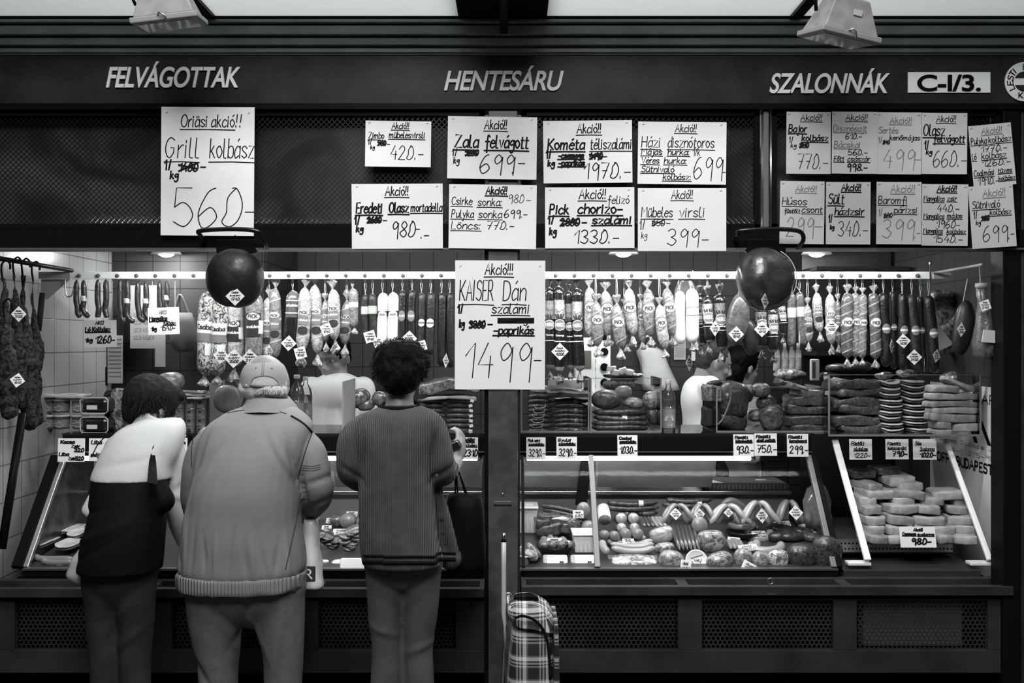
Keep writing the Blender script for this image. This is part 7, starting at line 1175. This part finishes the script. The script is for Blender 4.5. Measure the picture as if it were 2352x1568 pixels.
d = 5.12; staff('person, young vendor in a white t-shirt looking down behind the left counter', d, 765, 822, rotm(radians(-20), 0, radians(160)), .98,
    [(856, 752, 796, .06, 0), (866, 732, 818, .085, 0), (882, 712, 836, .11, 0), (920, 712, 836, .13, 0), (1000, 716, 832, .135, 0), (1120, 722, 828, .13, 0)], [[P(716, 892, d), P(704, 975, d-.02), P(730, 1030, d-.22)], [P(834, 892, d), P(846, 975, d-.02), P(822, 1030, d-.22)]], (750, 800), TS, HAIRD, [((0, -.025, .035), (.082, .095, .085)), ((0, .035, .09), (.06, .05, .03)), ((0, -.06, -.02), (.07, .045, .05))])
d = 5.2; staff('person, short-haired vendor in a white coat bending in profile to the right', d, 1640, 835, rotm(radians(-22), 0, radians(-78)), .98,
    [(862, 1596, 1636, .07, 0), (870, 1584, 1644, .13, 0), (886, 1572, 1652, .18, 0), (920, 1566, 1648, .19, 0), (960, 1570, 1642, .17, 0), (1020, 1572, 1640, .17, 0), (1120, 1574, 1640, .17, 0)], [[P(1630, 890, d-.17), P(1648, 950, d-.19), P(1690, 945, d-.15)], [P(1630, 890, d+.17), P(1650, 950, d+.19), P(1695, 945, d+.15)]], (1592, 1622), mat('white_work_coat', .86, .75), mat('cropped_hair', .05, .7, bump=(200, .4)), [((0, -.025, .036), (.077, .09, .08)), ((0, -.055, -.01), (.066, .045, .05))])
d = 5.5; _, hc = staff('person, dark long-haired vendor in a pale top, in profile behind the white-coated one', d, 1706, 845, rotm(radians(-14), 0, radians(-62)), .96,
    [(882, 1688, 1722, .06, 0), (890, 1672, 1742, .09, 0), (905, 1660, 1752, .12, 0), (960, 1660, 1752, .13, 0), (1100, 1664, 1746, .13, 0)], [[P(1664, 920, d), P(1656, 1000, d), P(1690, 1030, d-.2)], [P(1748, 920, d), P(1758, 1000, d), P(1740, 1030, d-.2)]], (1688, 1724), mat('pale_top', .5, .7), mat('long_black_hair', .004, .4, bump=(90, .6)), [((0, -.03, .035), (.088, .1, .09)), ((0, -.07, -.05), (.085, .06, .08)), ((0, -.085, -.12), (.075, .045, .06)), ((0, .045, .088), (.06, .045, .03))])
# ---------------------------------------------------------------- tartan shopping trolley by the pillar
PL = bpy.data.materials.new('tartan_fabric'); PL.use_nodes = True; nt = PL.node_tree; bs = nt.nodes['Principled BSDF']; bs.inputs['Roughness'].default_value = .75
tc = nt.nodes.new('ShaderNodeTexCoord'); sp = nt.nodes.new('ShaderNodeSeparateXYZ'); nt.links.new(tc.outputs['UV'], sp.inputs[0])
def bandn(sock, freq, off, lo):
    m1 = nt.nodes.new('ShaderNodeMath'); m1.operation = 'MULTIPLY_ADD'; m1.inputs[1].default_value = freq; m1.inputs[2].default_value = off; nt.links.new(sock, m1.inputs[0]); m2 = nt.nodes.new('ShaderNodeMath'); m2.operation = 'FRACT'; nt.links.new(m1.outputs[0], m2.inputs[0])
    r = nt.nodes.new('ShaderNodeValToRGB'); r.color_ramp.interpolation = 'CONSTANT'; e = r.color_ramp.elements; e[0].position = 0; e[0].color = (.0, .0, .0, 1); e[1].position = .42; e[1].color = (.16, .16, .16, 1)
    for p, v in ((.5, .0), (.56, .22), (.64, .0), (.7, .32), (.86, .07), (.93, 0)): x = e.new(p); x.color = (v, v, v, 1)
    nt.links.new(m2.outputs[0], r.inputs[0]); return r.outputs[0]
ad = nt.nodes.new('ShaderNodeMix'); ad.data_type = 'RGBA'; ad.blend_type = 'ADD'; ad.inputs['Factor'].default_value = 1
nt.links.new(bandn(sp.outputs['X'], 13, .1, 0), ad.inputs[6]); nt.links.new(bandn(sp.outputs['Y'], 13, .35, 0), ad.inputs[7])
mn = nt.nodes.new('ShaderNodeMix'); mn.data_type = 'RGBA'; mn.blend_type = 'ADD'; mn.inputs['Factor'].default_value = 1; mn.inputs[7].default_value = (.008, .008, .008, 1); nt.links.new(ad.outputs[2], mn.inputs[6]); nt.links.new(mn.outputs[2], bs.inputs['Base Color'])
def uvbox(o):      # woven pattern follows width+depth and height
    me = o.data; uv = me.uv_layers.new(name='weave')
    for p in me.polygons:
        for li in p.loop_indices:
            c = me.vertices[me.loops[li].vertex_index].co; uv.data[li].uv = ((c.x, c.z) if abs(p.normal.y) > abs(p.normal.x) and abs(p.normal.y) > .35 else (c.y+.03, c.z) if abs(p.normal.x) > abs(p.normal.z) else (c.x, c.y))
dT = 3.42; tr = thing('shopping_trolley', P(1220, 784, dT)-V((0, 0, H)), 'tartan two-wheeled shopping trolley with pale handle standing by the middle pillar', 'trolley')
tb_ = loft(MB(), dT, [(1398, 1190, 1250, .05, .0), (1412, 1180, 1262, .085, 0), (1450, 1172, 1270, .105, 0), (1520, 1166, 1276, .115, 0), (1600, 1164, 1280, .12, 0), (1690, 1164, 1280, .12, 0)], 44, 4); o = tb_.build('bag_body', PL, tr, post=lambda p, n: p+n*.005*nz(p, 10, 6)); uvbox(o)
fl_ = loft(MB(), dT, [(1374, 1178, 1238, .05, .02), (1380, 1170, 1256, .085, .015), (1396, 1166, 1270, .11, .01), (1420, 1174, 1279, .122, .0)], 44, 3, False); o = fl_.build('flap', PL, tr, post=lambda p, n: p+n*.006*nz(p, 14, 2)+V((0, 0, -.02*max(0, (p.x-P(1220, 0, dT).x)/.07)))); uvbox(o)
fs = loft(MB(), dT, [(1412, 1268, 1279, .122, 0), (1470, 1268, 1282, .124, 0), (1560, 1266, 1283, .124, 0)], 30, 5); o = fs.build('side_flap', PL, tr); uvbox(o)
for xy in (((1182, 1420), (1200, 1414), (1228, 1424), (1250, 1450), (1260, 1490), (1264, 1560)), ): MB().tube(smooth_line([tuple(P(x, y, dT-.122)) for x, y in xy], 5), .006, 8, flat=.6).build('dark_trim', BAND, tr)
HD = mat('pale_handle_tube', .5, .35, coat=.3); MB().tube([P(1157, 1242, dT+.02), P(1157, 1300, dT+.02), P(1157, 1410, dT+.02), P(1160, 1435, dT+.02), P(1160, 1490, dT+.02)], [.0085, .0085, .0085, .006, .005], 12).build('handle', HD, tr); MB().lathe(P(1157, 1243, dT+.02), [(.0095, 0), (.0098, .003), (.0095, .008)], 12).build('rubber_ring', BLACK, tr); MB().tube([P(1157, 1242, dT+.02), P(1157, 1224, dT+.02)], .006, 10).build('handle_tip', STEEL, tr)
MB().tube([P(1166, 1366, dT+.03), P(1168, 1400, dT+.03), P(1162, 1440, dT+.02), P(1158, 1500, dT+.03), P(1150, 1690, dT+.05)], .0065, 10).build('frame_tube', STEEL, tr); MB().tube(smooth_line([tuple(P(x, y, dT+.02)) for x, y in ((1160, 1364), (1170, 1362), (1176, 1372), (1170, 1382))], 5), .003, 6).build('hook', STEEL, tr)
for sx in (1160, 1282): MB().lathe(P(sx, 1690, dT+.06)*1.0, [(.06, -.01), (.066, 0), (.06, .01)], 22, (1, 0, 0)).build('wheel', BLACK, tr)
rg = thing('cup_hook', P(1770, 1340, 3.77), 'small steel ring on the edge of the bag tray', 'hook'); MB().tube([P(1770, 1334, 3.765)+V((.011*cos(t), 0, .011*sin(t))) for t in [i*pi/10 for i in range(20)]], .0015, 6, close=True).build('ring', STEEL, rg); MB().bx(P(1762, 0, 3.765).x, P(1780, 0, 3.765).x, -.034, -.03, .592, .597).build('plate', STEEL, rg, smooth=False)
